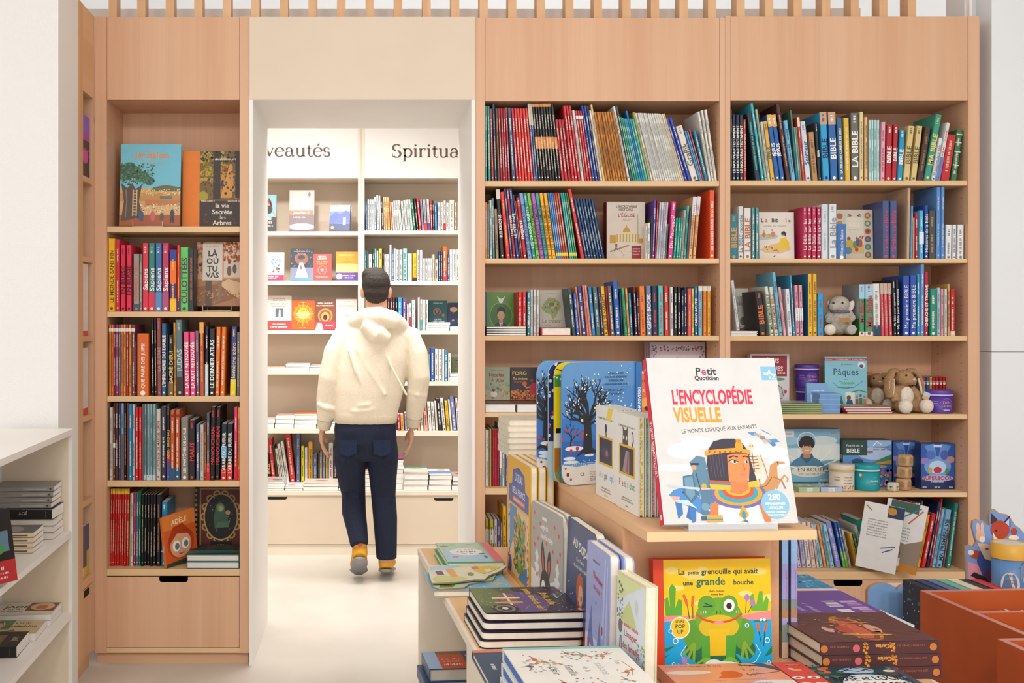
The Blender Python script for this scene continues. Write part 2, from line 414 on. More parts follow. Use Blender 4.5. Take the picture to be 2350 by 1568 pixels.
def cname(h):
    r, g, b = [int(h[i:i + 2], 16) / 255 for i in (0, 2, 4)]
    hh, s, v = colorsys.rgb_to_hsv(r, g, b); hd = hh * 360
    if s < .12: return 'white' if v > .84 else ('pale grey' if v > .7 else ('grey' if v > .35 else 'black'))
    if v < .2: return 'black'
    if s < .25 and v > .72: return {0: 'off-white', 1: 'cream'}.get(0 if hd > 70 else 1) if hd < 330 else 'pale pink'
    if hd < 12 or hd >= 345: n = 'red' if s > .6 else ('brown' if v < .6 else 'pink')
    elif hd < 38: n = 'orange' if (v > .75 and s > .62) else ('brown' if v < .72 else 'tan')
    elif hd < 65: n = 'yellow' if v > .7 and s > .5 else ('olive' if s > .35 else 'beige')
    elif hd < 160: n = 'green'
    elif hd < 192: n = 'teal' if v < .75 else 'aqua'
    elif hd < 255: n = 'blue'
    elif hd < 300: n = 'purple'
    else: n = 'magenta' if s > .45 else 'mauve'
    if n in ('brown', 'tan', 'orange', 'olive', 'beige', 'teal', 'aqua'): return n if v > .42 else 'dark ' + n
    if n == 'blue' and v < .5: return 'navy'
    if v < .55: return 'dark ' + n
    if s < .45 and v > .7: return 'light ' + n
    return n
ORD = 'first second third fourth fifth sixth seventh eighth ninth tenth eleventh twelfth thirteenth fourteenth fifteenth sixteenth seventeenth eighteenth nineteenth twentieth twenty-first twenty-second twenty-third twenty-fourth twenty-fifth twenty-sixth twenty-seventh twenty-eighth twenty-ninth thirtieth'.split()
ROWS = []      # (object, description, shelf, anchor)
def lum(h): return (int(h[0:2], 16) * .3 + int(h[2:4], 16) * .59 + int(h[4:6], 16) * .11) / 255
RNG = random.Random(7)
def row(text, shelf, anchor, ox, oy, sc, bz, Y, depth=.18, hard=False, zshift=0.0, group=None, name='paperback', jit=.012):
    """each line: x0 x1 top lean colour[,text colour[,band:from:to]...] title   (x0 x1 at the foot, in crop pixels)"""
    prev = None; bz += .0007
    for line in text.strip().split('\n'):
        p = line.split(None, 5)
        x0, x1, yt, lean = [float(a) for a in p[:4]]; cs = p[4].split(','); title = p[5].strip() if len(p) > 5 else ''
        col = cs[0]; tc = cs[1] if len(cs) > 1 and cs[1] else ('f2efe8' if lum(col) < .62 else '3a3230')
        yo = Y + RNG.uniform(0, jit)
        X0, X1 = Xp(ox + x0 / sc, yo), Xp(ox + x1 / sc, yo)
        hz = Zp(oy + yt / sc, yo) - bz; dx = lean / sc / F * yo
        ang = math.atan2(dx, hz); t = (X1 - X0) * math.cos(ang) * .965; h = max(.05, (hz - abs(math.sin(ang)) * t) / math.cos(ang))
        # keep clear of the neighbour: compare faces at the foot and at the lower of the two tops
        xl = X0
        if prev:
            ph, pxr, pa = prev
            e = .0003
            if xl < pxr + e: xl = pxr + e
            hm = min(ph, hz)
            need = pxr + math.tan(pa) * hm + e
            if xl + math.tan(ang) * hm < need: ang = math.atan2(need - xl, hm)
            if pa > ang and xl < pxr + e: xl = pxr + e
            t = min(t, max(.003, (X1 - xl) * math.cos(ang)))
        # 2-D frame of the leaning book: foot corner, then width and height directions
        ca, sa = math.cos(ang), math.sin(ang)
        if ang <= 0: cx, cz = xl, 0.0
        else: cx, cz = xl, t * sa
        mid = Vector((cx + ca * t / 2, 0, cz - sa * t / 2))
        prev = (hz, xl + t / ca, ang)
        dep = min(depth * (.86 if h < .2 else 1.0) * RNG.uniform(.95, 1.02), .262 - (yo - Y))
        M = Matrix.Translation((mid.x, yo + dep / 2, bz + mid.z)) @ Matrix.Rotation(ang, 4, 'Y') @ Matrix.Rotation(math.pi / 2, 4, 'Z')
        sp = []
        back = [b[2:] for b in cs[2:] if b.startswith('B=')]; cs = cs[:2] + [b for b in cs[2:] if not b.startswith('B=')]
        for bnd in cs[2:]:
            c, f0, f1 = bnd.split(':'); sp.append(R(0.0, float(f0), 1.0, float(f1), c))
        wide = t
        if title == '~' or title == '':
            if t > .0045 and title == '~':
                sd = RNG.randint(0, 9999); rg = random.Random(sd); a = rg.uniform(.3, .5)
                sp.append(('t~', a, tc, sd)); 
        else: sp.append(('T', title, tc))
        ops = []
        for q in sp:
            if q[0] == 'T':
                ttl = q[1]; bold = ttl.isupper() or len(ttl) < 12
                V, Fc, wd = text2d(ttl, bold); s = min(t * .8 / .74, .72 * h / wd)
                kx = min(s * 1.15, .72 * h / wd) if wd else s
                ops.append(('t', .5 + .36 * s / t, max(.12, .47 - wd * kx / h / 2), s / h, q[2], ttl, 'l', bold, 90, 0, kx / s, False))
                if .47 + wd * kx / h / 2 < .8: ops.append(('v', .86, .1, q[2], len(ttl)))
                ops.append(('e', .5, .045, .22, .22, q[2], 10))
            elif q[0] == 't~':
                ops += [('v', .12 + RNG.uniform(0, .08), q[1], q[2], q[3]), ('v', .68, .18, q[2], q[3] + 1)]
                if RNG.random() < .6: ops.append(('e', .5, .05, .22, .22, q[2], 8))
            else: ops.append(q)
        o2 = []
        for q in ops:
            if q[0] != 'v': o2.append(q); continue
            _, y0, ln, c, sd = q; rg = random.Random(sd); y = y0; wdt = .36 * t
            while y < y0 + ln:     # strokes of print running up the spine
                a = rg.uniform(.25, .6) * wdt / h
                k = rg.uniform(.7, 1)
                o2.append(R(.5 - .18, y, .5 - .18 + .36 * k, y + a * .62, c)); y += a
                if rg.random() < .15: y += wdt / h * .45
        ob = book(name, dep, h, t, col, M, hard or t > .03, None, o2)
        if back: art('back_print', [R(0, 0, 1, 1, back[0])] + [R(0, i / len(back), 1, (i + 1) / len(back), b) for i, b in enumerate(back[1:])], dep, h, lambda x, y, d: (dep / 2 - x, t / 2 + d, y), ob)
        thick = 'thick ' if t > .045 else ('slim ' if t < .009 else '')
        desc = thick + cname(col) + ' ' + name.split('_')[-1]
        bands = [b for b in cs[2:]]
        if bands: desc += ' with ' + cname(bands[0].split(':')[0]) + ' band'
        if title not in ('', '~'): desc += ' titled ' + ' '.join(title.split()[:3])
        ROWS.append((ob, desc, shelf, anchor)); ob['group'] = group or ('books on the ' + shelf); ob['category'] = 'book'
def label_rows():
    by = {}
    short = lambda t: t.replace(' of the bookcase beside the doorway', ', doorway bookcase').replace(' of the bookcase beside the pillar', ', pillar bookcase').replace(' of the narrow bookcase', ', narrow bookcase').replace(' of the second back-room bookcase', ', second back-room case').replace(' of the first back-room bookcase', ', first back-room case')
    for r in ROWS: by.setdefault((r[1], r[2]), []).append(r)
    for (desc, shelf), rs in by.items():
        rs.sort(key=lambda r: r[0].matrix_world.translation.x if False else r[0].matrix_local.translation.x)
        for i, (o, d, s, a) in enumerate(rs):
            a = a.replace('upright between the back-room cases', 'middle upright'); l = '%s on the %s' % (d, short(s)) if len(rs) == 1 else '%s %s from the %s, %s' % (ORD[i], d.replace(' with ', ' '), a, short(s))
            import re
            cnt = lambda t: len(re.findall(r"[A-Za-z0-9][A-Za-z0-9'\u2019-]*", t))
            if cnt(l) > 16: l = l.replace(' titled', '')
            if cnt(l) > 16: l = l.replace(' band', '').replace(' with', '')
            while cnt(l) > 16: l = ' '.join(l.split()[:-1])
            o['label'] = l
# ================================================================ the room
S0 = D0 / F                                  # metres per px on the bookcase fronts
def X0(px): return (px - VX) * S0
def Z0(py): return HC + (VY - py) * S0
def floor_mat():
    m = bpy.data.materials.new('polished_screed'); m.use_nodes = True
    nt = m.node_tree; b = nt.nodes['Principled BSDF']; tc = nt.nodes.new('ShaderNodeTexCoord')
    n = nt.nodes.new('ShaderNodeTexNoise'); n.inputs['Scale'].default_value = 2.2; n.inputs['Detail'].default_value = 6
    r = nt.nodes.new('ShaderNodeValToRGB'); r.color_ramp.elements[0].position = .3; r.color_ramp.elements[1].position = .75
    r.color_ramp.elements[0].color = lin('cbc3b8') + [1]; r.color_ramp.elements[1].color = lin('ddd6cb') + [1]
    nt.links.new(tc.outputs['Object'], n.inputs['Vector']); nt.links.new(n.outputs['Fac'], r.inputs[0]); nt.links.new(r.outputs[0], b.inputs['Base Color'])
    b.inputs['Roughness'].default_value = .38
    return m
def wallpaper():
    m = bpy.data.materials.new('woven_wallpaper'); m.use_nodes = True
    nt = m.node_tree; b = nt.nodes['Principled BSDF']; tc = nt.nodes.new('ShaderNodeTexCoord'); b.inputs['Roughness'].default_value = .8
    ck = nt.nodes.new('ShaderNodeTexVoronoi'); ck.inputs['Scale'].default_value = 150; ck.inputs['Randomness'].default_value = .35
    nt.links.new(tc.outputs['Object'], ck.inputs['Vector'])
    bp = nt.nodes.new('ShaderNodeBump'); bp.inputs['Strength'].default_value = .35; bp.inputs['Distance'].default_value = .004
    nt.links.new(ck.outputs['Distance'], bp.inputs['Height']); nt.links.new(bp.outputs[0], b.inputs['Normal'])
    b.inputs['Base Color'].default_value = lin('dedbd7') + [1]
    return m
WP = wallpaper()
def wallbox(name, x0, x1, y0, y1, z0, z1, m):
    mb = MB(); mb.box(x0, x1, y0, y1, z0, z1, m); return struct(mb.build(name))
XL = X0(178) + .003          # plane of the side bookcase
wallbox('floor', -3.2, 4.2, -1.6, 7.1, -.06, 0, floor_mat())
wallbox('ceiling', -3.2, 4.2, -1.6, 7.1, 4.0, 4.06, WHITE)
wallbox('wall_left', -3.2, Xp(132, 3.73), 3.73, 3.985, 0, 4.0, WP)
mb = MB(); mb.box(Xp(132, 3.73), Xp(132, 3.73) + .002, 3.7305, 3.985, 0, 4.0, mat('f0ede9', .6, .01, 3)); struct(mb.build('trim_1'))
wallbox('wall_back', -3.2, 4.2, 6.98, 7.1, 0, 4.0, mat('e8e9ea', .6, .015, 2))
wallbox('wall_back_room_left', -1.62, -1.5, 4.55, 6.98, 0, 2.6, WHITE)
wallbox('wall_back_room_right', 1.9, 2.02, 4.55, 6.98, 0, 2.6, WHITE)
wallbox('ceiling_back_room', -1.5, 1.9, 4.9, 6.98, 2.6, 2.63, WHITE)
wallbox('wall_right', X0(2252), 4.2, 4.36, 4.5, 0, 4.0, mat('e6e4e2', .6, .015, 2))
mb = MB(); xa = X0(2279); za = Z0(808)
mb.box(xa, 4.2, 4.25, 4.36, 0, za - .0015, mat('e6e9ec', .55, .012, 3)); mb.box(xa, 4.2, 4.25, 4.36, za + .0015, 4.0, mat('e6e9ec', .55, .012, 3)); mb.box(xa + .002, 4.2, 4.254, 4.36, za - .0015, za + .0015, mat('9a9ca0', .7))
struct(mb.build('wall_right_pillar'))
mb = MB(); mb.box(X0(2256), X0(2262), 4.335, 4.36, 0, 4.0, WHITE); struct(mb.build('trim_2'))
wallbox('wall_far_right', 4.1, 4.2, 1.0, 4.25, 0, 4.0, WHITE)

# upper slats standing on the bookcases
for i in range(29):
    xa = X0(246 + i * (2090 - 246) / 28.0)
    mb = MB(); mb.box(xa, xa + .0315, 4.262, 4.327, Z0(39), 3.999, EDGEV); o = mb.build('screen_batten')
    tag(o, '%s upright maple batten of the screen above the bookcases, counted from the wall' % ORD[i], 'batten', 'maple battens of the screen above the bookcases')

def handle_outline(x0, x1, z0, z1, n=5):
    """slot open at the top edge, rounded at the bottom"""
    r = (z1 - z0) * .55; pts = []
    for i in range(n + 1):
        a = math.radians(180 + 90 * i / n); pts.append((x0 + r + r * math.cos(a), z0 + r + r * math.sin(a)))
    for i in range(n + 1):
        a = math.radians(270 + 90 * i / n); pts.append((x1 - r + r * math.cos(a), z0 + r + r * math.sin(a)))
    return pts
def drawer(parent, x0, x1, z0, z1, y0, th, hx0, hx1, hz, m):
    """front panel with a rounded finger slot cut in its upper edge, and the dark drawer box behind"""
    sl = handle_outline(hx0, hx1, hz, z1); mb = MB()
    out = [(x0, z0), (x1, z0), (x1, z1), (hx1, z1)] + sl[::-1] + [(hx0, z1), (x0, z1)]
    n = len(out); vs = [(x, y0, z) for x, z in out] + [(x, y0 + th, z) for x, z in out]
    bm = bmesh.new(); vv = [bm.verts.new(v) for v in vs]
    bm.faces.new(vv[:n]); bm.faces.new(vv[n:][::-1])
    for i in range(n): bm.faces.new((vv[i], vv[(i + 1) % n], vv[n + (i + 1) % n], vv[n + i]))
    bmesh.ops.triangulate(bm, faces=[f for f in bm.faces if len(f.verts) > 4])
    me = bpy.data.meshes.new('drawer'); bm.to_mesh(me); bm.free(); me.materials.append(m)
    o = bpy.data.objects.new('drawer', me); COL.objects.link(o); o.parent = parent
    b = MB(); b.box(hx0 - .03, hx1 + .03, y0 + th + .03, y0 + th + .034, hz - .06, z1 - .002, DARK)
    b.box(hx0 - .03, hx1 + .03, y0 + th, y0 + th + .03, hz - .06, hz - .055, DARK); b.build('drawer_box', o)
    return o
def bookcase(label, xs0, xi0, xi1, xs1, shelves, fascia, base, drawers, Y=D0, dep=.28, plinth=None, right_post=True):
    """px columns: outer, inner, inner, outer; shelves: px (top, bottom); base: px of the solid bottom board"""
    t = tag(empty('bookcase', (X0((xs0 + xs1) / 2), Y, 0)), label, 'bookcase', 'maple bookcases along the wall'); t['category'] = 'bookcase'
    cx = t.location.x
    def bx(name, x0, x1, y0, y1, z0, z1, m, par=t):
        b = MB(); b.box(x0 - cx, x1 - cx, y0, y1, z0, z1, m); return b.build(name, par)
    zt, zb = Z0(fascia[0]), Z0(base[1]); pl = plinth or (.045, 0)
    zp = Z0(plinth[0]) if plinth else .045
    bx('side_panel', X0(xs0) + .0004, X0(xi0), 0, dep, zp, zt, WOOD)
    if right_post: bx('side_panel', X0(xi1), X0(xs1) - .0004, 0, dep, zp, zt, WOOD)
    bx('back_panel', X0(xi0), X0(xi1), dep, dep + .012, zp, zt, WOOD)
    bx('top_board', X0(xi0), X0(xi1), .012, dep, Z0(fascia[1]), Z0(fascia[1]) + .02, WOODH)
    bx('fascia_panel', X0(xi0) + .0012, X0(xi1) - .0012, .002, .018, Z0(fascia[1]), zt - .001, WOOD)
    for a, b in shelves: bx('shelf', X0(xi0) + .0008, X0(xi1) - .0008, .006, dep, Z0(b), Z0(a), EDGE)
    bx('shelf', X0(xi0) + .0005, X0(xi1) - .0005, .002, dep, Z0(base[1]), Z0(base[0]), EDGE)
    for d in drawers:
        o = drawer(t, X0(d[0]) - cx, X0(d[1]) - cx, Z0(d[3]), Z0(d[2]), .004, .018, X0(d[4]) - cx, X0(d[5]) - cx, Z0(d[6]), WOOD)
    bx('kick_rail', X0(xi0), X0(xi1), .003, .02, zp, Z0(drawers[0][3]) - .002, EDGE)
    bx('plinth', X0(xs0) + .001, X0(xs1) - .006, .03, .05, 0, zp, WOODH)
    # rows of shelf-pin holes on the inner sides
    for side in (0, 1):
        h = MB()
        x = (X0(xi0) + .0003 if side == 0 else X0(xi1) - .0003) - cx
        z = Z0(base[0]) + .06
        while z < Z0(fascia[1]) - .05:
            for yy in (.05, .225):
                h.add([(x, yy + .003 * math.cos(a * math.pi / 4), z + .003 * math.sin(a * math.pi / 4)) for a in range(8)], [tuple(range(8))], DARK)
            z += .032
        h.build('pin_hole_pattern', t)
    return t
SH_L = [(519.5, 532.5), (715.5, 727.5), (910, 922), (1104.5, 1118)]
bookcase('narrow maple bookcase between the white wall and the doorway', 218, 245, 550, 572, SH_L, (38, 229), (1307, 1322),
         [(243.6, 549, 1325, 1487, 365, 431, 1337)], plinth=(1499, 1527))
SH_M = [(415, 427), (593.5, 604.5), (771, 782), (948.5, 958), (1121, 1136)]
bookcase('wide maple bookcase beside the doorway, its lower half hidden by the display unit', 1090, 1113, 1652, 1664, SH_M, (40, 232), (1312, 1331),
         [(1114, 1651, 1334, 1488, 1352, 1418, 1348)], plinth=(1499, 1527))
SH_R = [(414.5, 425.5), (594, 603.5), (771.5, 782.5), (951.5, 962.5), (1131.5, 1141.5)]
bookcase('wide maple bookcase next to the white pillar, with plush toys and boxes', 1664, 1676, 2222, 2248, SH_R, (37, 230), (1313, 1331),
         [(1677, 2221, 1333, 1488, 1914, 1980, 1346)], plinth=(1499, 1527))

# doorway lining through the bookcase wall
YB = 4.862
mb = MB(); mb.box(X0(572.8), X0(1089.5), 4.232, 4.25, Z0(229.5), Z0(40), BEIGE); struct(mb.build('door_1'))
mb = MB(); mb.box(X0(572), X0(572) + .014, 4.234, YB, 0, Z0(230), WHITE); struct(mb.build('trim_3'))
mb = MB(); mb.box(X0(1090) - .014, X0(1090), 4.234, YB, 0, Z0(230), WHITE); struct(mb.build('trim_4'))
mb = MB(); mb.box(X0(572), X0(1090), 4.234, YB, Z0(230), Z0(230) + .014, WHITE); struct(mb.build('trim_5'))
wallbox('wall_between_left', -1.62, X0(572), 4.56, YB, 0, 2.6, WHITE)
wallbox('wall_between_right', X0(1090), 2.02, 4.56, YB, 0, 2.6, WHITE)
wallbox('wall_over_door', X0(572), X0(1090), 4.56, YB, Z0(230) + .015, 2.6, WHITE)

# side bookcase at right angles on the near side of the narrow one
t = tag(empty('bookcase', (-1.2, 4.1, 0)), 'side bookcase mostly hidden behind the white wall, meeting the narrow bookcase at a corner', 'bookcase', 'maple bookcases along the wall')
def sb(name, x0, x1, y0, y1, z0, z1, m, par=t):
    b = MB(); b.box(x0 + 1.2, x1 + 1.2, y0 - 4.1, y1 - 4.1, z0, z1, m); return b.build(name, par)
xf = X0(218) - .001; yn, yfar = 3.99, 4.236
sb('side_panel', xf - .28, xf, 4.218, yfar, .06, Z0(39), WOOD)
sb('side_panel', xf - .28, xf, yn, 4.066, .06, Z0(39), EDGEV)
sb('back_panel', xf - .29, xf - .28, yn, yfar, .06, Z0(39), WOOD)
sb('fascia_panel', xf - .016, xf - .0005, 4.066, 4.218, Z0(229), Z0(39), EDGED)
sb('top_board', xf - .28, xf - .016, 4.066, 4.218, Z0(229), Z0(229) + .02, WOOD)
ZS = [(415, 427), (593, 605), (771, 783), (948, 960), (1136, 1150), (1312, 1331)]
for a, b in ZS: sb('shelf', xf - .28, xf - .002, 4.066, 4.218, Z0(b), Z0(a), EDGED)
d = sb('drawer', xf - .018, xf - .003, 4.069, 4.215, Z0(1488), Z0(1334), WOOD)
sb('drawer_slot', xf - .003, xf - .0025, 4.09, 4.17, Z0(1352), Z0(1336), DARK, d)
sb('plinth', xf - .05, xf - .02, yn, yfar, 0, .06, WOODH)
def sidebook(y0, y1, pz, h, col, front, label, dx=.012, spinecol=None):
    wd = y1 - y0
    M = Matrix.Translation((xf - dx - .012, (y0 + y1) / 2, Z0(pz) + .0008)) @ Matrix.Rotation(math.pi / 2, 4, 'Z')
    o = book('book', wd, h, .022, col, M, True, front, None, spinecol); tag(o, label, 'book'); return o
sidebook(4.07, 4.212, 415, .232, '17141f', [R(0, .72, 1, 1, '8a55c8'), R(0, .6, 1, .72, 'a83aa8'), R(0, .3, 1, .6, '17141f'), E(.55, .35, .3, .2, 'd23aa0'), R(0, .44, 1, .46, '5a5a66')], 'book with a purple and black cover on the top shelf of the side bookcase')
sidebook(4.07, 4.19, 771, .27, 'e4dcd8', [R(0, 0, 1, .07, 'd23a30')], 'white book with a red foot on the third shelf of the side bookcase')
sidebook(4.07, 4.19, 948, .25, 'dcd4d0', [R(0, 0, 1, .1, 'c8352c')], 'white book with a red foot on the fourth shelf of the side bookcase')
sidebook(4.07, 4.205, 1312, .19, '33456e', [R(0, 0, .8, .2, 'd9b24a'), R(.72, 0, 1, .5, 'c9a23a'), R(0, .2, .55, .9, '3b4a66'), R(.05, .05, .4, .2, 'e4e0d8')], 'book with a night-blue and gold cover on the lowest shelf of the side bookcase')

# ---------------------------------------------------------------- back-room shelving
YU, YL = 6.40, 6.217
def U(px): return Xp(px, YU)
def UZ(py): return Zp(py, YU)
BS_L = [(531, 540), (644.5, 653.5), (758.5, 766.5), (852, 860), (985.5, 995)]
BS_R = [(529.5, 538), (645.5, 654), (759.5, 768), (876.5, 885.5), (990.5, 1001)]
BASEZ = Zp(1128, YL)
def back_case(label, pxa, pxb, shelves, sign, hx0, hx1, hz, post_r):
    xa, xb = U(pxa) + .0006, U(pxb) - .0006
    t = tag(empty('bookcase', ((xa + xb) / 2, YU, 0)), label, 'bookcase', 'cream bookcases in the back room'); cx = t.location.x
    def bx(name, x0, x1, y0, y1, z0, z1, m, par=t):
        b = MB(); b.box(x0 - cx, x1 - cx, y0 - YU, y1 - YU, z0, z1, m); return b.build(name, par)
    yb = YU + .285
    bx('side_panel', xa, xa + .018, YU, yb, BASEZ, UZ(270), CREAM); bx('side_panel', xb - .018, xb, YU, yb, BASEZ, UZ(270), CREAM)
    bx('back_panel', xa, xb, yb, yb + .012, BASEZ, UZ(270), mat('e6d5c0', .55, .02, 4))
    sp = bx('sign_panel', xa + .018, xb - .018, YU + .004, YU + .02, UZ(409), UZ(270), WHITE)
    bx('top_board', xa + .018, xb - .018, YU + .02, yb, UZ(409), UZ(409) + .018, CREAM)
    for a, b in shelves: bx('shelf', xa + .018, xb - .018, YU + .003, yb, UZ(b), UZ(a), CREAM)
    la, lb = xa, xb
    bx('counter_top', la, lb, YL, yb, BASEZ - .022, BASEZ, CREAM)
    dr = bx('drawer', la + .012, lb - .012, YL + .006, YL + .022, Zp(1250, YL), Zp(1131, YL) - .014, BEIGE)
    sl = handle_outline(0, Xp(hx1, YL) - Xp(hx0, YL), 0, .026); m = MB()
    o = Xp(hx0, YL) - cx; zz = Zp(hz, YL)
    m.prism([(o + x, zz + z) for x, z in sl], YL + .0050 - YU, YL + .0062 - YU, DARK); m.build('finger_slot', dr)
    bx('cabinet_body', la, lb, YL + .023, YL + .16, Zp(1252, YL), BASEZ - .022, CREAM)
    bx('plinth', la, lb, YL + .012, YL + .03, 0, Zp(1252, YL), CREAM)
    # lettering
    return t, sp, cx
bl, spl, cxl = back_case('cream bookcase in the back room under the brown word veautés', 470, 829, BS_L, 1, 612, 659, 1147, True)
br, spr, cxr = back_case('cream bookcase in the back room under the brown word Spiritua', 829, 1190, BS_R, 1, 996, 1041, 1150, False)
def sign(txt, px, py, size_px, sp, cx, clip=None):
    V, Fc, wd = serif2d(txt); s = size_px * YU / F
    mb = MB(); mb.add([(Xp(px, YU) - cx + x * s, .0036, UZ(py) + y * s) for x, y in V], Fc, mat('6a5548', .6)); mb.build('lettering', sp)
sign('veautés', 607, 359, 20.5 / .48, sp=spl, cx=cxl)
sign('Spiritua', 898, 361, 20.5 / .48, sp=spr, cx=cxr)
# ================================================================ rows of upright books
YS = D0 + .014
zl = [Z0(a) for a, b in SH_L] + [Z0(1307)]
zm = [Z0(a) for a, b in SH_M] + [Z0(1312)]
zr = [Z0(a) for a, b in SH_R] + [Z0(1313)]
LA = dict(ox=170, oy=200, sc=2.905); LB = dict(ox=170, oy=710, sc=3.734); LC = dict(ox=170, oy=1090, sc=3.28)
WA, DA, PO = 'wall end', 'doorway end', 'middle post'
row('''
228 275 1010 0 eeb012,6a4a10 LE MONDE SANS FIN
278 305 1015 0 d02440 ~
310 345 1053 0 e0284c,2a1016 EN RUSSIE
348 385 1053 0 e0284c,2a1016 EN RUSSIE
395 437 1113 0 9b9388,d8603a,3d5666:0:.13 ~
440 453 1113 0 85807a ~
455 495 1040 0 df3349 Sapiens
497 541 1040 0 2b857c,,e0324c:0:.28 Sapiens
543 586 1040 0 3f6ea6,,5a8abc:0:.28 Sapiens
588 633 1040 0 bd3565,,b0507c:0:.28 Sapiens
638 684 1085 0 ee7326,f4c430,f2bc2a:0:.2,3a2a70:.22:.45,2c3e9a:.82:1 ~
686 706 1053 0 e0402f,f4d23a,4a2560:0:.2 ~
708 762 1068 0 5fc264,5a3050 CULOTTÉES
764 800 1075 0 2f3138,d06040 ~
''', 'second shelf of the narrow bookcase', WA, bz=zl[1], Y=YS, name='comic_album', **LA)
row('''
300 317 130 0 d38a2c,7a3a18,e8e0d4:.9:.945 ~
318 339 130 0 e66a30,7a2a18,e8e0d4:.9:.945 ~
340 357 130 0 5e2a55,,e8e0d4:.9:.945 ~
358 379 130 0 ae3048,,e8e0d4:.9:.945 ~
380 399 130 0 3a7a9a,,e8e0d4:.9:.945 ~
400 421 130 0 e4682c,7a2a18,e8e0d4:.9:.945 ~
422 445 130 0 e4963c,7a3a18,e8e0d4:.9:.945 ~
446 469 130 0 b22040,,e8e0d4:.9:.945 ~
470 494 130 0 d8962c,7a3a18,e8e0d4:.9:.945 ~
495 523 130 0 8a3f5c,,e8e0d4:.9:.945 ~
525 538 205 0 14161c ~
540 642 207 0 dd661d QUE FAIRE DES JUIFS?
665 688 87 -7 17181c ~
690 713 87 -7 17181c ~
714 748 74 -6 98463f,c88a7a LA GUERRE
750 790 122 0 34618c L'IMPRIMERIE DU DIABLE
792 806 215 0 12141a
808 850 220 -4 1a2438,e8c878,84663a:0:.22 SACRÉ DIEU!
854 878 113 -16 d6973a ~
880 935 90 -12 5f7278,b8c4c8,3e2a24:0:.25 JUDAS
945 992 193 -8 ea4c80 LA NUIT RETROUVÉE
996 1042 193 -6 ea4c80 LA NUIT RETROUVÉE
1045 1076 185 -8 775b7a ~
1080 1117 110 -6 ca5828,f0c060,eeac4c:.85:1 ~
1122 1152 142 0 1c2430,,c4d0d8:0:.45 ~
1157 1205 168 2 22252b LE DERNIER ATLAS
1207 1247 152 12 ea7622 ~
1251 1291 152 14 ea7622 ~
1337 1385 150 12 3f4585,f0e0a0,eed21a:0:.24 Kilomètre zéro
1392 1421 195 2 6a6a62 ~
''', 'third shelf of the narrow bookcase', WA, bz=zl[2], Y=YS, name='comic_album', **LB)
row('''
302 332 843 0 c4baad,8a8278 ~
333 353 805 0 582c18,,e4dccc:.42:.48 ~
354 378 805 0 5a3018 ~
380 402 805 0 2c4590 ~
403 427 805 0 8aa4b8,3a4a5a,7a5a3a:0:.6 ~
428 451 805 0 15171b ~
452 469 805 0 7a2f28
470 496 812 0 1492c8 ~
498 523 815 0 c4bdb4 ~
525 552 843 0 d2202f ~
554 582 843 0 d2202f ~
584 596 812 0 6a625a
598 622 812 0 8babb0,4a6a70,c0d4d8:0:.07 ~
624 648 812 0 8babb0,4a6a70,c0d4d8:0:.07 ~
650 674 812 0 8babb0,4a6a70,c0d4d8:0:.07 ~
676 699 812 0 8babb0,4a6a70,c0d4d8:0:.07 ~
701 742 858 0 cfc7bd,a0524a LE VOYAGE DE MARCEL GROB
745 789 835 0 3d3542 ~
795 821 812 0 20263c,d8c070,4a5aa0:0:.25,d2202f:.25:.37 ADIEU BIRKENAU
825 863 865 0 c85a2c,,1e5a7c:0:.18,7a3420:.9:.94 ~
866 907 865 0 c85a2c,,1e5a7c:0:.18,7a3420:.9:.94 ~
915 980 930 0 898176 LES FANTÔMES DE LA RUE
985 1036 950 0 2b2226,d83a40 MAUS
1045 1077 985 0 5f6c8c ~
1080 1112 990 0 c4bcb0,a05040 ~
1115 1133 990 0 882a1e,e8b040 ~
1135 1163 890 0 5a5c66,,d2202f:0:.25 ~
1165 1204 837 8 17181a,d83a3a MANOUCHIAN
1208 1248 837 10 17181a,d83a3a MANOUCHIAN
1258 1304 980 6 1b2b33,,5fb0dc:.4:.6,d2302a:0:.2 L'ARABE DU FUTUR
1308 1358 980 4 1c1c1e,,d2302a:0:.3 L'ARABE DU FUTUR
1370 1400 840 2 e23874,,d2202f:0:.3 ~
1402 1421 843 2 e8a22a,,de4429:0:.15 ~
''', 'fourth shelf of the narrow bookcase', WA, bz=zl[3], Y=YS, name='comic_album', **LB)
row('''
272 284 105 6 c2221b,f0d8c0,e4bc38:.93:1 ~
285 302 105 8 c2221b,f0d8c0,e4bc38:.93:1 ~
303 319 105 8 c2221b,f0d8c0,e4bc38:.93:1 ~
320 336 105 8 c8281c,f0d8c0,e4bc38:.93:1 ~
337 354 105 8 c2221b,f0d8c0,e4bc38:.93:1 ~
355 372 105 8 c8281c,f0d8c0,e4bc38:.93:1 ~
373 390 105 8 c2221b,f0d8c0,e4bc38:.93:1 ~
391 410 105 8 c2221b,f0d8c0,e4bc38:.93:1 ~
416 425 140 6 9aa86a
427 441 140 4 d4cdc1 ~
446 462 140 4 b4326a ~
466 483 130 4 466f8a ~
485 500 125 4 1f7a4a ~
503 523 150 4 16181b,d8c0b0 ~
526 545 150 4 16181b,d8c0b0 ~
548 568 150 4 16181b,d8c0b0 ~
571 590 150 4 16181b,d8c0b0 ~
593 614 150 4 16181b,d8c0b0 ~
618 650 150 5 1d1a2a,c08a60 ~
656 700 205 4 1c82b0 À TRAVERS
''', 'lowest open shelf of the narrow bookcase', WA, bz=zl[4], Y=D0 + .05, name='comic_album', **LC)

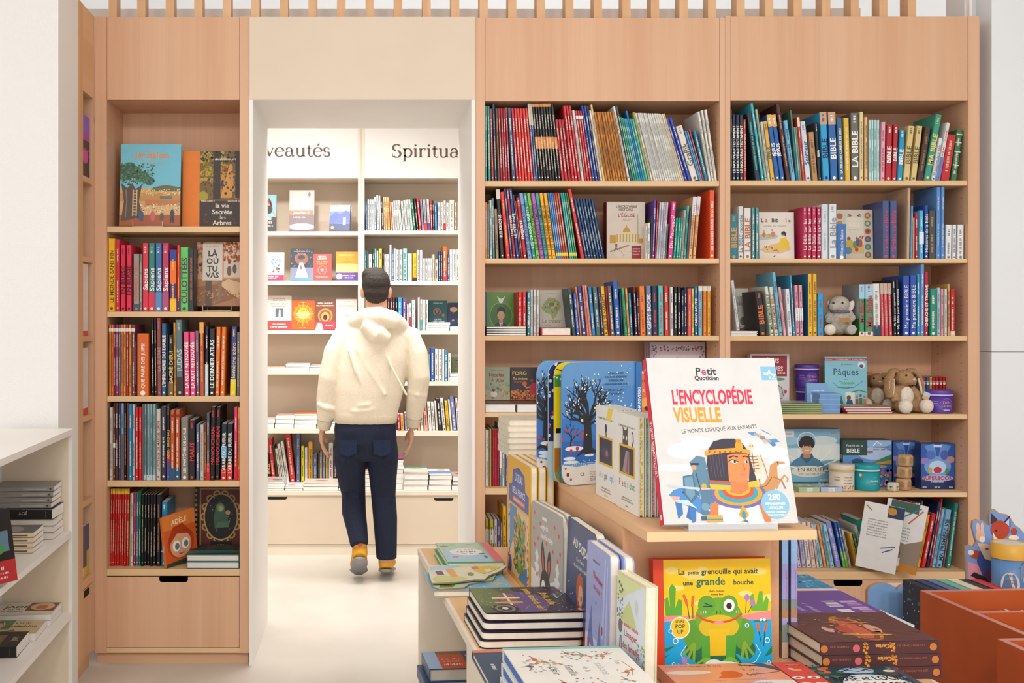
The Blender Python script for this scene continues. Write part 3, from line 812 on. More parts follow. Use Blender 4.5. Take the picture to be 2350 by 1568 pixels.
# ---- wide bookcase beside the doorway
MA = dict(ox=1100, oy=220, sc=4.196)
row('''
55 75 97 0 3d9a92 ~
88 112 97 -13 3f9f97 ~
118 143 125 -20 ae3c2c ~
148 175 77 -28 1d4164,d8d4c0 ~
178 203 122 -28 5a3a28,c8a050 ~
204 228 122 -30 a02430 ~
229 252 122 -32 a82834 ~
253 276 122 -36 982430 ~
277 300 112 -40 b02c38 ~
316 352 115 -52 34506b ~
355 383 118 -54 bc263c ~
385 412 120 -56 d83630 ~
413 440 122 -60 dc3a30 ~
441 468 122 -66 e03c30 ~
469 497 122 -70 dc3830 ~
498 525 122 -74 e04034 ~
527 547 78 -88 4b5f8f,e8e0d8,c8b8a0:.72:1 ~
548 570 78 -90 4b5f8f,e8e0d8,c8b8a0:.72:1 ~
571 597 78 -96 1d1b1a,e8e0d0,e08a2c:.96:1,d8862c:.42:.57 ~
598 624 78 -98 1d1b1a,e8e0d0,e08a2c:.96:1,d8862c:.42:.57 ~
625 651 78 -100 1d1b1a,e8e0d0,e08a2c:.96:1,d8862c:.42:.57 ~
652 678 78 -102 1d1b1a,e8e0d0,e08a2c:.96:1,d8862c:.42:.57 ~
679 705 78 -104 1d1b1a,e8e0d0,e08a2c:.96:1,d8862c:.42:.57 ~
706 732 78 -106 1d1b1a,e8e0d0,e08a2c:.96:1,d8862c:.42:.57 ~
733 760 78 -108 1d1b1a,e8e0d0,e08a2c:.96:1,d8862c:.42:.57 ~
761 788 85 -110 1d1b1a,e8e0d0,d8862c:.42:.57 ~
792 823 232 -108 b0222d ~
825 856 232 -108 b0222d ~
858 889 232 -110 b0222d ~
891 920 100 -148 c6252f ~
922 950 100 -150 c6252f ~
952 982 100 -152 c6252f ~
986 1014 145 -152 d4d2cc,8a8480 ~
1016 1039 150 -152 be3034,,e8e0d8:.88:.93 ~
1041 1064 150 -152 be3034,,e8e0d8:.88:.93 ~
1066 1090 150 -152 be3034,,e8e0d8:.88:.93 ~
1092 1116 103 -172 2a4a9a ~
1118 1143 103 -174 2a4a9a ~
1145 1164 110 -176 3a2a4a ~
1166 1190 150 -172 e4e1db,8a8480 ~
1192 1214 97 -195 e4c68a ~
1216 1241 165 -180 bf7a2c,5a3410 ~
1242 1267 165 -182 c27d2e,5a3410 ~
1268 1293 165 -184 bd782a,5a3410 ~
1294 1319 165 -186 c27d2e,5a3410 ~
1320 1345 165 -188 bf7a2c,5a3410 ~
1346 1371 165 -190 c27d2e,5a3410 ~
1372 1397 165 -192 bd782a,5a3410 ~
1398 1424 165 -194 bf7a2c,5a3410 ~
1430 1458 115 -218 e4e2dc,5a6a5a ~
1460 1480 115 -220 2f5a4a ~
1482 1500 220 -200 2e8a5c ~
1502 1520 230 -200 2c9090 ~
1522 1541 235 -200 2a9696 ~
1543 1562 235 -202 2c9a98 ~
1564 1583 158 -218 1f6fb5
1585 1603 235 -202 2a9696 ~
1605 1630 235 -204 3cb0a2 ~
1632 1652 172 -222 a39b48
1654 1680 180 -228 e0dfda,6a6a64 ~
1682 1702 180 -230 d6d6d4,8a8a80 ~
1704 1724 180 -230 dcd8cc,8a8a80 ~
1726 1746 180 -230 d0d2d4,8a8a80 ~
1748 1768 180 -230 d8d4c8,8a8a80 ~
1770 1790 180 -230 d4d6d8,8a8a80 ~
1792 1812 180 -228 dcd8cc,8a8a80 ~
1814 1834 180 -228 cfd4da,8a8a80 ~
1836 1856 180 -226 d8d6ca,8a8a80 ~
1858 1878 180 -226 d4d4cc,8a8a80 ~
1880 1899 180 -224 d8d2c4,8a8a80 ~
1901 1920 180 -222 d0cec4,8a8a80 ~
1922 1941 180 -220 dad4c4,8a8a80 ~
1943 1962 180 -218 d4d0c0,8a8a80 ~
1964 1978 172 -205 d4af80
1980 2012 213 -200 2f44ac ~
2014 2045 213 -200 2f44ac ~
2048 2120 280 -165 e0dacc,6a625a Graffik
2122 2136 335 -145 5b98cc
2138 2152 335 -140 6aa4d0
2154 2170 320 -138 bc343a,e8d0c0 ~
2174 2208 330 -120 1d7d98 ~
2210 2236 150 -112 e2ded4,8a8480 ~
2238 2264 138 -106 e2ded4,8a8480 ~
2266 2294 130 -100 e4e0d8,8a8480 ~
''', 'top shelf of the bookcase beside the doorway', DA, bz=zm[0], Y=YS, name='comic_album', **MA)
MB2 = dict(ox=1100, oy=420, sc=4.196)
row('''
55 74 188 0 e88829 ~
76 98 205 -6 6a8a84 ~
103 127 165 -25 c6cccd,5a6264 ~
129 152 145 -34 5f8a90 ~
160 190 250 -25 a28a70,4a3a2c ~
205 243 62 -84 222022,e8e4dc,d8cfc0:.86:1 RELIGIONS
262 300 85 -86 da302a,f0cc50 ~
302 325 55 -102 34456e,d8d4e4 ~
327 354 58 -104 a4282e,e8e0d8 LE PETIT PAPE
356 388 55 -106 22408c,e8e0d8 LE PETIT PAPE
390 404 118 -94 2c3a34,d8d4c8 ~
406 422 175 -74 be282e ~
426 461 140 -88 b4232c ENQUÊTE
468 509 95 -100 7a9ccc,33558a LES GRANDS SAINTS
511 548 95 -98 159487,c8e8c8 LES GRANDS SAINTS
550 586 95 -97 86c23a,3a6a1c LES GRANDS TÉMOINS
588 627 95 -94 ac5fb1,5a2a6a LES GRANDS TÉMOINS
629 666 95 -94 389fa2,14585c LES GRANDS TÉMOINS
668 704 95 -92 ecad1a,8a5a10 LES GRANDS TÉMOINS
706 742 95 -90 ecad1a,8a5a10 LES GRANDS TÉMOINS
745 761 93 -90 2f7dbe,,e2cc30:.04:.09 ~
763 780 93 -90 2f7dbe,,e2cc30:.04:.09 ~
782 798 93 -90 2f7dbe,,e2cc30:.04:.09 ~
800 818 93 -90 be3a32,,e2cc30:.04:.09 ~
820 839 93 -90 985a3a,,e2cc30:.04:.09 ~
841 862 93 -90 d2483a,,e2cc30:.04:.09 ~
872 889 93 -90 2fa4a4,,e2cc30:.04:.09 ~
891 907 93 -90 2fa4a4,,e2cc30:.04:.09 ~
912 928 93 -92 1f8a4c,,e2cc30:.04:.09 ~
930 946 93 -92 1f8a4c,,e2cc30:.04:.09 ~
980 1018 55 -130 d22f2b ~
1022 1048 150 -112 1f3f68,c0d4e4,142c4c:.3:.4 ~
1049 1075 150 -112 1f3f68,c0d4e4,142c4c:.3:.4 ~
1076 1102 150 -112 1f3f68,c0d4e4,142c4c:.3:.4 ~
1103 1129 150 -112 1f3f68,c0d4e4,142c4c:.3:.4 ~
1130 1156 150 -112 1f3f68,c0d4e4,142c4c:.3:.4 ~
1157 1183 150 -112 1f3f68,c0d4e4,142c4c:.3:.4 ~
1184 1210 150 -112 1f3f68,c0d4e4,142c4c:.3:.4 ~
''', 'second shelf of the bookcase beside the doorway', DA, bz=zm[1], Y=YS, name='album', **MB2)
row('''
1600 1618 415 2 d4cec2 ~
1620 1642 382 4 e4e1dc ~
1645 1660 320 14 3a3a40
1662 1688 168 20 583e92 ~
1690 1703 172 24 be242e ~
1704 1722 187 34 bfbccc,5a5a70 ~
1724 1743 187 36 d4d2d8,5a5a70 ~
1745 1764 187 38 c4c0ca,5a5a70 ~
1766 1784 187 38 cbc6ce,5a5a70 ~
1788 1802 395 22 3a6a52
1815 1862 178 38 da3888 Dis Pourquoi?
1868 1892 337 26 22a08a ~
1893 1917 337 26 22a08a ~
1918 1940 337 26 22a08a ~
1943 1965 262 30 b4aca0,5a5248 ~
1968 1990 217 35 5abcb0,1a5a54 ~
1992 2010 270 34 4a4f66
2012 2050 130 48 e4ae78,8a4a20,d4d4d8:.7:1 ~
2054 2086 128 48 e4ae78,8a4a20,d4d4d8:.7:1 ~
2215 2268 70 0 e84d1e LES GRANDES FIGURES DE LA BIBLE
''', 'second shelf of the bookcase beside the doorway', DA, bz=zm[1], Y=YS, name='album', **MB2)
MC = dict(ox=1100, oy=630, sc=4.196)
row('''
55 68 165 0 3f5f9a
''', 'third shelf of the bookcase beside the doorway', DA, bz=zm[2], Y=YS + .05, depth=.15, name='album', **MC)
row('''
375 412 168 0 d0282c ~
416 455 168 0 d0282c ~
460 490 165 4 1f8b96 CARLO ACUTIS
493 518 148 0 d5d3d1,9a8a88 ~
522 547 148 0 d5d3d1,9a8a88 ~
551 578 150 0 d5d3d1,9a8a88 ~
''', 'third shelf of the bookcase beside the doorway', DA, bz=zm[2], Y=YS + .02, depth=.16, name='album', **MC)
row('''
895 935 132 -46 2f4a52 ~
938 968 182 -34 3f60b2 ~
972 988 118 -56 e2905a
990 1034 110 -54 3b3a7c ~
1038 1060 105 -50 e28e78,a84a3a ~
1062 1084 105 -50 e89c8c,a84a3a ~
1087 1123 122 -42 2f7bb2 ~
1127 1174 122 -38 4d6c6f ~
1178 1203 122 -38 2a2c5c ~
1206 1244 112 -40 e4ae24,3a2a14 JÉSUS DE NAZARETH
1246 1262 120 -36 a0262c
1266 1306 110 -35 6c5855 ~
1312 1366 65 -30 1d5da8 ~
1369 1384 180 -20 3a3a62
1402 1429 132 -32 3da878,1a3a2a ~
1432 1452 132 -28 ecac68,5a3418 ~
1456 1482 180 -22 1f7a98 ~
1500 1528 120 -22 4a1f3c ~
1530 1549 170 -16 3a2a52 ~
1552 1605 112 -15 e67c2a,a83a1c ~
1612 1665 110 -10 7084a4,e0e4ea GIPSY BOOK
1670 1721 110 -8 16294a,d84050 ~
1726 1777 110 -5 58bab8,c83a3a ~
1786 1828 110 -8 d8362a,f4ece4 ~
1842 1873 120 -6 e0deda,3a3a3a ~
1878 1908 118 -2 1f1d26 ~
1910 1944 118 -1 1f1d26 ~
1950 1970 150 0 22284a ~
1972 2003 125 0 1f2544 ~
2008 2044 135 -2 da5458,e8d060 ~
2047 2070 135 -2 e4c658,6a5a20 ~
2073 2105 115 -2 2270a2 CARLO ACUTIS
2110 2150 112 0 7ab0ca,c83a30,e0d8d0:.9:1 ~
2156 2191 112 0 e68830,a8481c,d8d0c0:.9:1 ~
2195 2230 112 0 e6a82e,a8481c,d8c8c0:.9:1 ~
''', 'third shelf of the bookcase beside the doorway', DA, bz=zm[2], Y=YS + .01, depth=.16, name='album', **MC)
MD = dict(ox=1100, oy=770, sc=4.196)
row('''
57 96 915 0 e0dedc,9a8a88 ~
98 116 900 0 bd9d58
118 129 890 0 4a7a3a
131 150 912 0 c2203f,e8a0a8 ~
151 170 912 0 c2203f,e8a0a8 ~
171 191 912 0 c2203f,e8a0a8 ~
194 218 860 0 5f8b94,,d8d0c4:.3:.7 ~
220 246 1000 0 d5d0c8,5a5a50 ~
249 282 1055 0 46588f,e8c860 ~
''', 'fifth shelf of the bookcase beside the doorway', DA, bz=zm[4], Y=D0 + .045, name='album', **MD)
ME = dict(ox=960, oy=1100, sc=3.35)
row('''
515 543 310 0 b0a538,4a4a20,d8d4c0:.5:.8 ~
548 579 310 0 beb03c,4a4a20,d8d4c0:.5:.8 ~
583 608 310 0 c4c1ca,4a4a70 ~
611 630 315 0 5b4a86 ~
633 647 340 0 8a8a92 ~
650 680 210 -14 e2ae1f,5a4010 ~
684 704 320 0 e2cad0,9a5a6a ~
706 726 320 0 c8ccd8,4a5a7a ~
730 752 320 0 3a4050 ~
''', 'lowest open shelf of the bookcase beside the doorway', DA, bz=zm[5], Y=D0 + .06, name='album', **ME)

# ---- wide bookcase next to the pillar
RA = dict(ox=1660, oy=220, sc=4.1228)
row('''
68 83 130 0 2b3350 ~
85 118 180 0 262b40 LE NOUVEAU TESTAMENT
120 153 180 0 262b40 LE NOUVEAU TESTAMENT
155 188 180 0 262b40 LE NOUVEAU TESTAMENT
195 220 225 -14 bc382a,f0c0a0 LE NOUVEAU TESTAMENT
305 353 160 -84 15303c,5ac0b8 ~
362 392 70 -112 3fadbd,e8f0ee ~
396 420 125 -95 a4bca4,3a5a4a ~
424 446 245 -72 d2d4cc,3a3a38 ~
450 492 238 -76 dcac3b,4a4a28 JÉSUS
494 539 175 -90 1f5da8,,dcac60:.82:1 JÉSUS
541 586 175 -92 1f5da8,,dcac60:.82:1 JÉSUS
600 640 72 -104 4a2420,d0a898 ~
648 688 230 -78 6cb0da ~
692 709 135 -60 4f7a66,c8d8c8
711 727 295 -48 5f9cc8 ~
729 745 295 -48 6f9a5a
748 774 200 -58 d0302b,,e4d4b4:.85:1 ~
780 834 240 -56 d1d5de,2a5a9a Seigneur
843 898 340 -40 b0875a,6a4424 ~
903 930 250 -40 2a2c30 Bible
944 1010 152 -34 2f9ed0,16244c,c8a080:.82:1 BIBLE
1016 1088 152 -28 2865aa,,c8a080:.82:1 BIBLE
1096 1148 210 -24 346488 LA BIBLE DES CURIEUX DE DIEU
1152 1206 208 -16 dcb33a,f4e8c0 ~
1210 1286 160 -6 6c6a63 LA BIBLE
1289 1328 152 -2 dacb98,8a7a4a ~
1338 1370 200 -2 e2b47c,8a5a2a ~
1378 1399 230 0 b8dedc,5a9a94 ~
1401 1423 230 0 c8e4e2,5a9a94 ~
1425 1449 230 0 b2d8d8,5a9a94 ~
1451 1478 230 0 c8e8e4,5a9a94 ~
1485 1530 248 8 e0a2b0,c03a50 ~
1534 1590 275 14 b91f30 BIBLE
1594 1640 272 20 b91f30 BIBLE
1644 1696 320 28 1c94ba BIBLE
1702 1764 282 48 d6be80,6a5a3a BIBLE
1770 1828 282 62 d6be80,6a5a3a BIBLE
1834 1890 290 80 483227,a88050 ~
1898 1960 172 116 38987f,e8d070 MA BIBLE
1966 2006 395 76 d8e0e4,3a5a8a 99 histoires de la Bible
2010 2050 250 98 dcd6d2,b03a3a,5a80c0:0:.4 ~
2058 2140 362 60 bc232c,e8c0a0 ~
2150 2210 318 62 3a7448,e0e8d8,d8dcd0:.56:.58,d8dcd0:.74:.76,d8dcd0:.3:.32,d8dcd0:.9:.92 ~
''', 'top shelf of the bookcase beside the pillar', PO, bz=zr[0], Y=YS, name='hardback', **RA)
RB = dict(ox=1660, oy=420, sc=4.1228)
row('''
66 135 298 0 1b7e8b,cc9c5c BIBLE
140 190 222 0 d1d4d4,4a5258 La BIBLE racontée
195 265 238 0 dcd8d2,bc663a LA BIBLE
268 301 233 0 589698 ~
303 339 233 0 589698 ~
''', 'second shelf of the bookcase beside the pillar', PO, bz=zr[1], Y=YS, name='hardback', **RB)
row('''
752 792 228 0 ba1f52 La Bible par les
795 835 228 0 ba1f52 La Bible par les
838 880 228 0 ba1f52 La Bible par les
884 926 228 0 ba1f52 La Bible par les
930 994 202 0 d1d7de,a8b4c0 ~
999 1075 200 0 d9dee2,8a929a La Bible
1078 1165 388 0 3b70b2 Histoire Sainte
''', 'second shelf of the bookcase beside the pillar', PO, bz=zr[1], Y=YS, name='hardback', **RB)
row('''
1505 1572 170 0 445686,d83a44 Graine de Bible
1577 1647 170 0 445686,d83a44 Graine de Bible
1732 1764 48 12 c2a286,5a4030
1774 1790 218 2 5f98c0 ~
1794 1810 330 2 c49c6c
1813 1843 282 0 ba2450 ~
1853 1897 262 0 48b0d4,e8f4f8,d8ecf2:.3:.56 ~
1901 1942 210 0 1d4c9a Histoires de la Bible
1947 2008 262 0 4d4842,b09a70 ~
2013 2053 35 4 5a8ecc,c8daf0 ~
2056 2092 35 5 5a8ecc,c8daf0 ~
2100 2160 395 6 e2e4e6,6a7a8a ~
2164 2204 395 4 e2e4e6,6a7a8a ~
2212 2278 395 2 e4e6e8,6a7a8a ~
''', 'second shelf of the bookcase beside the pillar', PO, bz=zr[1], Y=YS, name='hardback', **RB)
RC = dict(ox=1660, oy=600, sc=4.1228)
row('''
125 160 178 -58 d6d7d8,8a929a ~
''', 'third shelf of the bookcase beside the pillar', PO, bz=zr[2] + .019, Y=YS + .03, depth=.14, name='hardback', **RC)
row('''
345 410 280 -44 1f1b20,d8702c BIBLE
445 481 235 -56 d4d8ce,5a7a3a MA PREMIÈRE BIBLE
485 525 238 -54 cbd2c4,b0603a MA PREMIÈRE BIBLE
530 566 100 -78 6cb0c8 ~
573 600 240 -54 e0aab2,b04a5a ~
612 655 258 -28 dddee0,9a8a9a ~
660 683 130 -34 2f90b4 ~
690 722 225 -15 dd9aa8,3a5a8a,e8e4e0:.3:.55 ~
725 760 225 -12 dd9aa8,3a5a8a,e8e4e0:.3:.55 ~
803 845 117 -5 e2b22e,8a2a1c,B=1f78a4 ~
848 889 117 -2 e2b22e,8a2a1c ~
893 952 305 0 2b96cc,a83a3a ~
''', 'third shelf of the bookcase beside the pillar', PO, bz=zr[2], Y=YS, name='hardback', **RC)
row('''
1285 1337 218 0 3d9466,b0283c,B=8a8f98,B=3a7a3a,B=9aa0a6,dcdcd4:0:.08,9cc8e0:.72:1 Ma Bible
1343 1417 218 0 3d9466,b0283c,dcdcd4:0:.08,9cc8e0:.72:1 Ma Bible
1421 1492 210 -14 dededa,8a8a80,1f3f5a:0:.2 ~
1497 1527 208 -16 d0505a,e8c8c0,c4ac9c:.8:1 ~
1530 1566 208 -16 d0505a,e8c8c0,c4ac9c:.8:1 ~
1569 1603 208 -16 d0505a,e8c8c0,c4ac9c:.8:1 ~
1608 1638 175 -14 16202c Ma Bible pour apprendre
1641 1672 175 -12 16202c Ma Bible pour apprendre
1700 1764 135 0 2c50ac Ma première BIBLE
1769 1829 130 0 2c50ac Ma première BIBLE
1832 1861 120 0 369cc2 ~
1864 1901 28 2 6690d0 ~
1904 1938 100 0 b72440 CHERCHE ET TROUVE
1955 2018 260 0 1f8c74 ~
2021 2056 250 0 a4c2ca,4a8a94 ~
2059 2086 260 0 e0a2aa ~
2088 2119 260 0 d0cacc,8a5a6a ~
2121 2146 215 0 d0a25e ~
2148 2195 265 0 ba242c,f0e0d8,d8c8b8:0:.1 ~
''', 'third shelf of the bookcase beside the pillar', PO, bz=zr[2], Y=YS, name='hardback', **RC)
RF = dict(ox=1780, oy=1130, sc=4.1228)
row('''
180 206 270 -60 b0c4d8 ~
210 246 270 -60 c8b8d0 ~
250 292 270 -50 b4b0d0,5a5a9a ~
297 342 280 -58 e0d6d2,3a5a8a ~
346 386 280 -62 dcc4bc,a8605a ~
394 413 300 -66 d8d2ce ~
418 455 305 -72 9ac2d2,3a7a94 ~
458 490 308 -84 e6863a ~
494 516 305 -92 8ab8ca ~
520 560 305 -98 9ac8d8,3a7a94 ~
572 626 275 -100 858bc8,e8e4f4 ~
640 664 280 -88 2a60aa,,68aa3a:0:.35 ~
667 692 280 -88 2a60aa,,68aa3a:0:.35 ~
696 722 355 -76 d0c8c0,3a7a3a ~
772 802 385 -80 e0b048,6a4a10 ~
805 824 390 -76 2f9458 ~
850 882 315 -110 dededc,8a8a8a ~
890 942 250 -128 269e8e POUR UNE PREMIÈRE BIBLE
946 962 255 -122 c0283c ~
''', 'lowest open shelf of the bookcase beside the pillar', PO, bz=zr[5], Y=D0 + .06, name='hardback', **RF)
row('''
1165 1192 85 104 c0202c LA BIBLE À CODER
1196 1212 95 104 ac2838 ~
1222 1242 100 104 d6d6d8,8a5a9a ~
1246 1268 100 104 d2d4d8,5a8aba ~
1272 1296 80 108 7a4a3a ~
1302 1332 210 100 e2a21e,6a4a10 ~
1336 1368 210 100 e2a21e,6a4a10 ~
1378 1420 200 104 d0202a ~
1426 1450 90 110 18305a ~
1455 1476 60 112 c0202c ~
1480 1512 160 96 86b8d4,3a6a9a ~
1516 1574 160 84 70b0d6 MA PREMIÈRE VIE
1580 1600 230 60 8a4a4a,d8b8b0 ~
1616 1656 100 36 2f8880,d8e4dc ~
''', 'lowest open shelf of the bookcase beside the pillar', PO, bz=zr[5], Y=D0 + .06, name='hardback', **RF)

# ---- back room
YR = YU + .03
zbr = [UZ(a) for a, b in BS_R]; zbl = [UZ(a) for a, b in BS_L]
BA = dict(ox=590, oy=380, sc=3.7333); BB = dict(ox=590, oy=740, sc=2.8)
UP = 'upright between the back-room cases'
row('''
930 945 308 0 3f7dc2 ~
946 963 290 0 e8e8ea ~
965 982 290 0 e8e8ea ~
984 1001 290 0 e8e8ea ~
1004 1023 268 -12 c4dee4 ~
1030 1052 255 -14 ece9e3 ~
1054 1066 258 -10 e4dcd4
1068 1085 270 -8 3a3040 ~
1087 1101 268 -8 ecca9a ~
1103 1119 268 -10 f0c890 ~
1121 1141 270 -12 eeb072 ~
1145 1161 313 -15 e88848 ~
1165 1183 315 -16 eceae6 ~
1185 1201 300 -18 ece8e0 ~
1203 1221 300 -20 e4e4e0 ~
1223 1246 295 -26 eeece8 ~
1250 1270 305 -20 dce4dc ~
1272 1292 295 -20 e6e4dc ~
1294 1316 290 -22 c8d4cc,5a8a7a ~
1318 1338 290 -24 d8e0e4 ~
1342 1364 280 -30 1f7748 ~
1368 1386 278 -28 2a2426 ~
1390 1412 275 -28 c2283c ~
1415 1432 290 -20 a8a0b8 ~
1436 1460 290 -18 b4b8c4,,c23a2a:0:.25 ~
1463 1485 287 -12 e0d2d2,,4a4aa2:0:.25 ~
1488 1505 300 -8 b43a3a ~
1507 1521 300 -6 5a2a26 ~
1524 1545 318 -6 2f7db9 ~
1549 1569 318 -2 eae6e2 ~
1571 1593 318 0 eae6e2 ~
1597 1618 300 0 e8e4e0,,c0303c:0:.25 ~
1620 1643 320 0 e6e2de ~
1647 1690 295 0 e8e4d4,8a7a5a ~
1692 1712 320 0 e4e0d8 ~
1714 1731 310 0 e2b488 ~
1733 1744 285 0 6a2a5a
1748 1768 300 0 e4e0d8 ~
''', 'top shelf of the second back-room bookcase', UP, bz=zbr[0], Y=YR, depth=.14, name='paperback', **BA)
row('''
922 938 730 0 4a8878 ~
940 953 728 0 2f5f80
956 986 760 0 e8e5df ~
989 1004 715 0 2a3a38 ~
1006 1023 712 0 5aacb4 ~
1025 1039 730 0 e6e4e0
1043 1071 712 0 eabc46 ~
1074 1087 712 0 2a2a2e ~
1090 1110 760 0 eae8e6 ~
1112 1132 760 0 eae8e6 ~
1135 1153 680 0 eaeaea ~
1157 1174 720 0 4a6d94 ~
1176 1186 710 0 e4e0da
1189 1215 722 0 eaeaea ~
1218 1247 722 0 eaeaea ~
1250 1286 710 0 9adada ~
1289 1328 755 0 ece2da,d8a05a ~
1332 1368 752 0 ecb31a,3a2a14,2a2420:0:.12 Éclats de vivre
1371 1392 725 0 eae8e4 ~
1394 1417 725 0 eae8e4 ~
1420 1441 795 0 e8e4e0 ~
1443 1463 795 0 e8e4e0 ~
1465 1482 795 0 e8e4e0 ~
1484 1501 795 0 e8e4e0 ~
1504 1522 762 0 e8e0d4,,e0a850:0:.08 ~
1525 1552 805 0 c2b2a2,5a4a3a ~
1555 1571 735 0 2f5578 ~
1573 1588 735 0 2f5578 ~
1590 1628 695 0 e6682a,,d03028:0:.3 ~
1631 1646 760 0 2f4f8a ~
1650 1676 720 0 eae8e2 ~
1679 1704 720 0 eae8e2 ~
1707 1731 720 0 eae8e2 ~
1735 1760 730 0 e4e2e0 ~
''', 'second shelf of the second back-room bookcase', UP, bz=zbr[1], Y=YR, depth=.14, name='paperback', **BA)
row('''
925 950 1140 0 c8a070 ~
953 980 1160 0 d8c8a8 ~
984 1010 1150 0 b8846a ~
1014 1038 1140 0 d8a060 ~
1042 1066 1150 0 c88a50 ~
1070 1093 1130 0 d89a50 ~
1095 1116 1130 0 4a2a30 ~
1118 1138 1130 0 4a2a30 ~
1140 1160 1130 0 5a3034 ~
1162 1182 1130 0 4a2a30 ~
1184 1204 1130 0 26282c ~
1207 1243 1130 0 2a8bb4 ~
1247 1278 1135 0 664892 ~
1282 1300 1190 0 e4e0dc ~
1302 1322 1180 0 e4e0dc,,c03848:0:.5 ~
1326 1357 1150 0 dee0e4,6a9ac0 ~
1378 1394 1130 0 eaeaec
1396 1418 1148 0 dad6ce,,5a9a94:0:.35 ~
1421 1442 1150 0 e4e0d8 ~
1444 1466 1150 0 e4e0d8 ~
''', 'third shelf of the second back-room bookcase', UP, bz=zbr[2], Y=YR, depth=.14, name='paperback', **BA)
row('''
700 735 200 0 d8b8a0 ~
740 775 190 0 c89080 ~
780 815 210 0 e0d0c0 ~
820 850 200 0 d8a090 ~
855 890 190 0 e8dcd0 ~
900 930 200 0 c8b8a8 ~
935 960 200 0 e0a898 ~
965 990 200 0 e8c8b8 ~
995 1020 200 0 d8948a ~
1025 1050 210 0 e0b0a0 ~
1060 1080 140 0 eaeaea
1083 1096 200 0 d8d4ce
1098 1112 205 0 7a8a88,,c03848:0:.3
1115 1140 165 0 2456aa ~
1142 1162 170 0 ded6cc ~
1165 1188 175 0 e2e0da,3a5a5a ~
1190 1204 172 0 ece8e4
1206 1224 182 0 2a8bb4 ~
1226 1246 200 0 e2ded6 ~
''', 'fourth shelf of the second back-room bookcase', UP, bz=zbr[3], Y=YR, depth=.14, name='paperback', **BB)
row('''
700 716 560 0 d8d0c8 ~
720 745 570 0 b84a4a ~
750 775 560 0 e0d8c8 ~
780 805 570 0 d8a040 ~
810 838 580 0 e0dcd4 ~
842 866 580 0 7a5a70 ~
870 892 590 0 d8d0c8 ~
905 922 590 -4 b43a4a ~
926 946 590 -6 e4a050 ~
950 968 580 -6 7a78a8 ~
970 986 560 -6 e0dcd4 ~
990 1010 480 -10 e2ded4 ~
1013 1030 490 -10 e0d8d0 ~
1033 1050 520 -10 dca474 ~
1053 1072 500 -10 e4dccc ~
1076 1100 510 -12 e09c8c ~
1104 1125 510 -12 e8e4de ~
1128 1146 510 -12 e8e4de ~
1149 1163 505 -12 dcd4cc
1167 1192 490 -28 2a2a28 ~
1195 1216 485 -24 dad6d2 ~
1220 1240 505 -16 e8ba28 ~
1243 1256 495 -18 e4e0e0
1259 1285 475 -22 7a7fac ~
1288 1304 485 -16 e2dade ~
1308 1330 490 -14 e2dade ~
''', 'fifth shelf of the second back-room bookcase', UP, bz=zbr[4], Y=YR, depth=.14, name='paperback', **BB)
row('''
47 63 840 -8 b43a3a ~
70 93 840 -22 2a2a2a,e0c890 JÉSUS
97 123 750 -46 d0302a ~
128 142 790 -40 3a3a36
145 164 810 -32 e0d2bc,5a4a3a ~
167 187 780 -38 e2dfd6 ~
190 209 765 -40 e8e4dc ~
214 248 700 -36 c83a32,f4e8e0 ~
252 276 705 0 5f6c9c,d8dcec ~
283 303 795 0 e8d81e,5a5a14 ~
306 324 805 0 eae6de,3a3a3a ~
329 358 770 0 e0a03a,4a3014 SUR LES CHEMINS DE COMPOSTELLE
361 386 850 0 4a6c9a ~
390 398 840 0 5a3a2a
401 420 840 0 9a846a ~
423 437 835 0 6a96ca ~
440 456 840 0 c29440 ~
460 490 775 0 dad6d2,b04a4a ~
494 512 800 0 4a2a2a ~
516 540 800 0 6a3a34 ~
545 570 810 0 c8c4c0 ~
''', 'counter of the first back-room bookcase', 'end by the door frame', bz=BASEZ, Y=YU + .12, depth=.14, name='paperback', **BB)
row('''
694 708 850 0 2a3034
710 730 830 0 a03a3a ~
734 754 850 0 c8c4c0 ~
''', 'counter of the second back-room bookcase', UP, bz=BASEZ, Y=YU + .12, depth=.14, name='paperback', **BB)
# ================================================================ things facing out on the shelves
E1 = .0007
def fo(name, x0, x1, yt, Y, z, t, col, front, label, cat='book', tilt=4, rz=0, spinecol=None, hard=True, group=None, rnd=0, roll=0, spine=None):
    """book or box standing with its front to the room: px columns and top row at depth Y, base height z"""
    wd = (Xp(x1, Y) - Xp(x0, Y)) / math.cos(rz); h = (Zp(yt, Y) - z) / math.cos(math.radians(tilt))
    cx = (Xp(x0, Y) + Xp(x1, Y)) / 2; a = math.radians(tilt)
    M = MT((cx, Y + t / 2, z + E1 + math.sin(a) * t / 2), rz, -a, math.radians(roll))
    o = book(name, wd, h, t, col, M, hard, front, spine, spinecol, rnd=rnd); tag(o, label, cat, group); return o
def flat(name, x0, x1, Ya, dep, z, t, col, label, front=None, rz=0, cat='book', group=None, hard=True, spinecol=None, spine=None, rnd=0, edge=None, turn=0):
    """lying book: px columns of the near edge at depth Ya; turn = quarter turns of the book under its cover"""
    wd = Xp(x1, Ya) - Xp(x0, Ya); cx = (Xp(x0, Ya) + Xp(x1, Ya)) / 2
    a, b = (wd, dep) if turn % 2 == 0 else (dep, wd)
    M = flatM(cx - math.sin(rz) * dep / 2, Ya + math.cos(rz) * dep / 2, z + E1, rz + turn * math.pi / 2, t, b)
    o = book(name, a, b, t, col, M, hard, front, spine, spinecol, rnd=rnd, edge=edge); tag(o, label, cat, group); return o
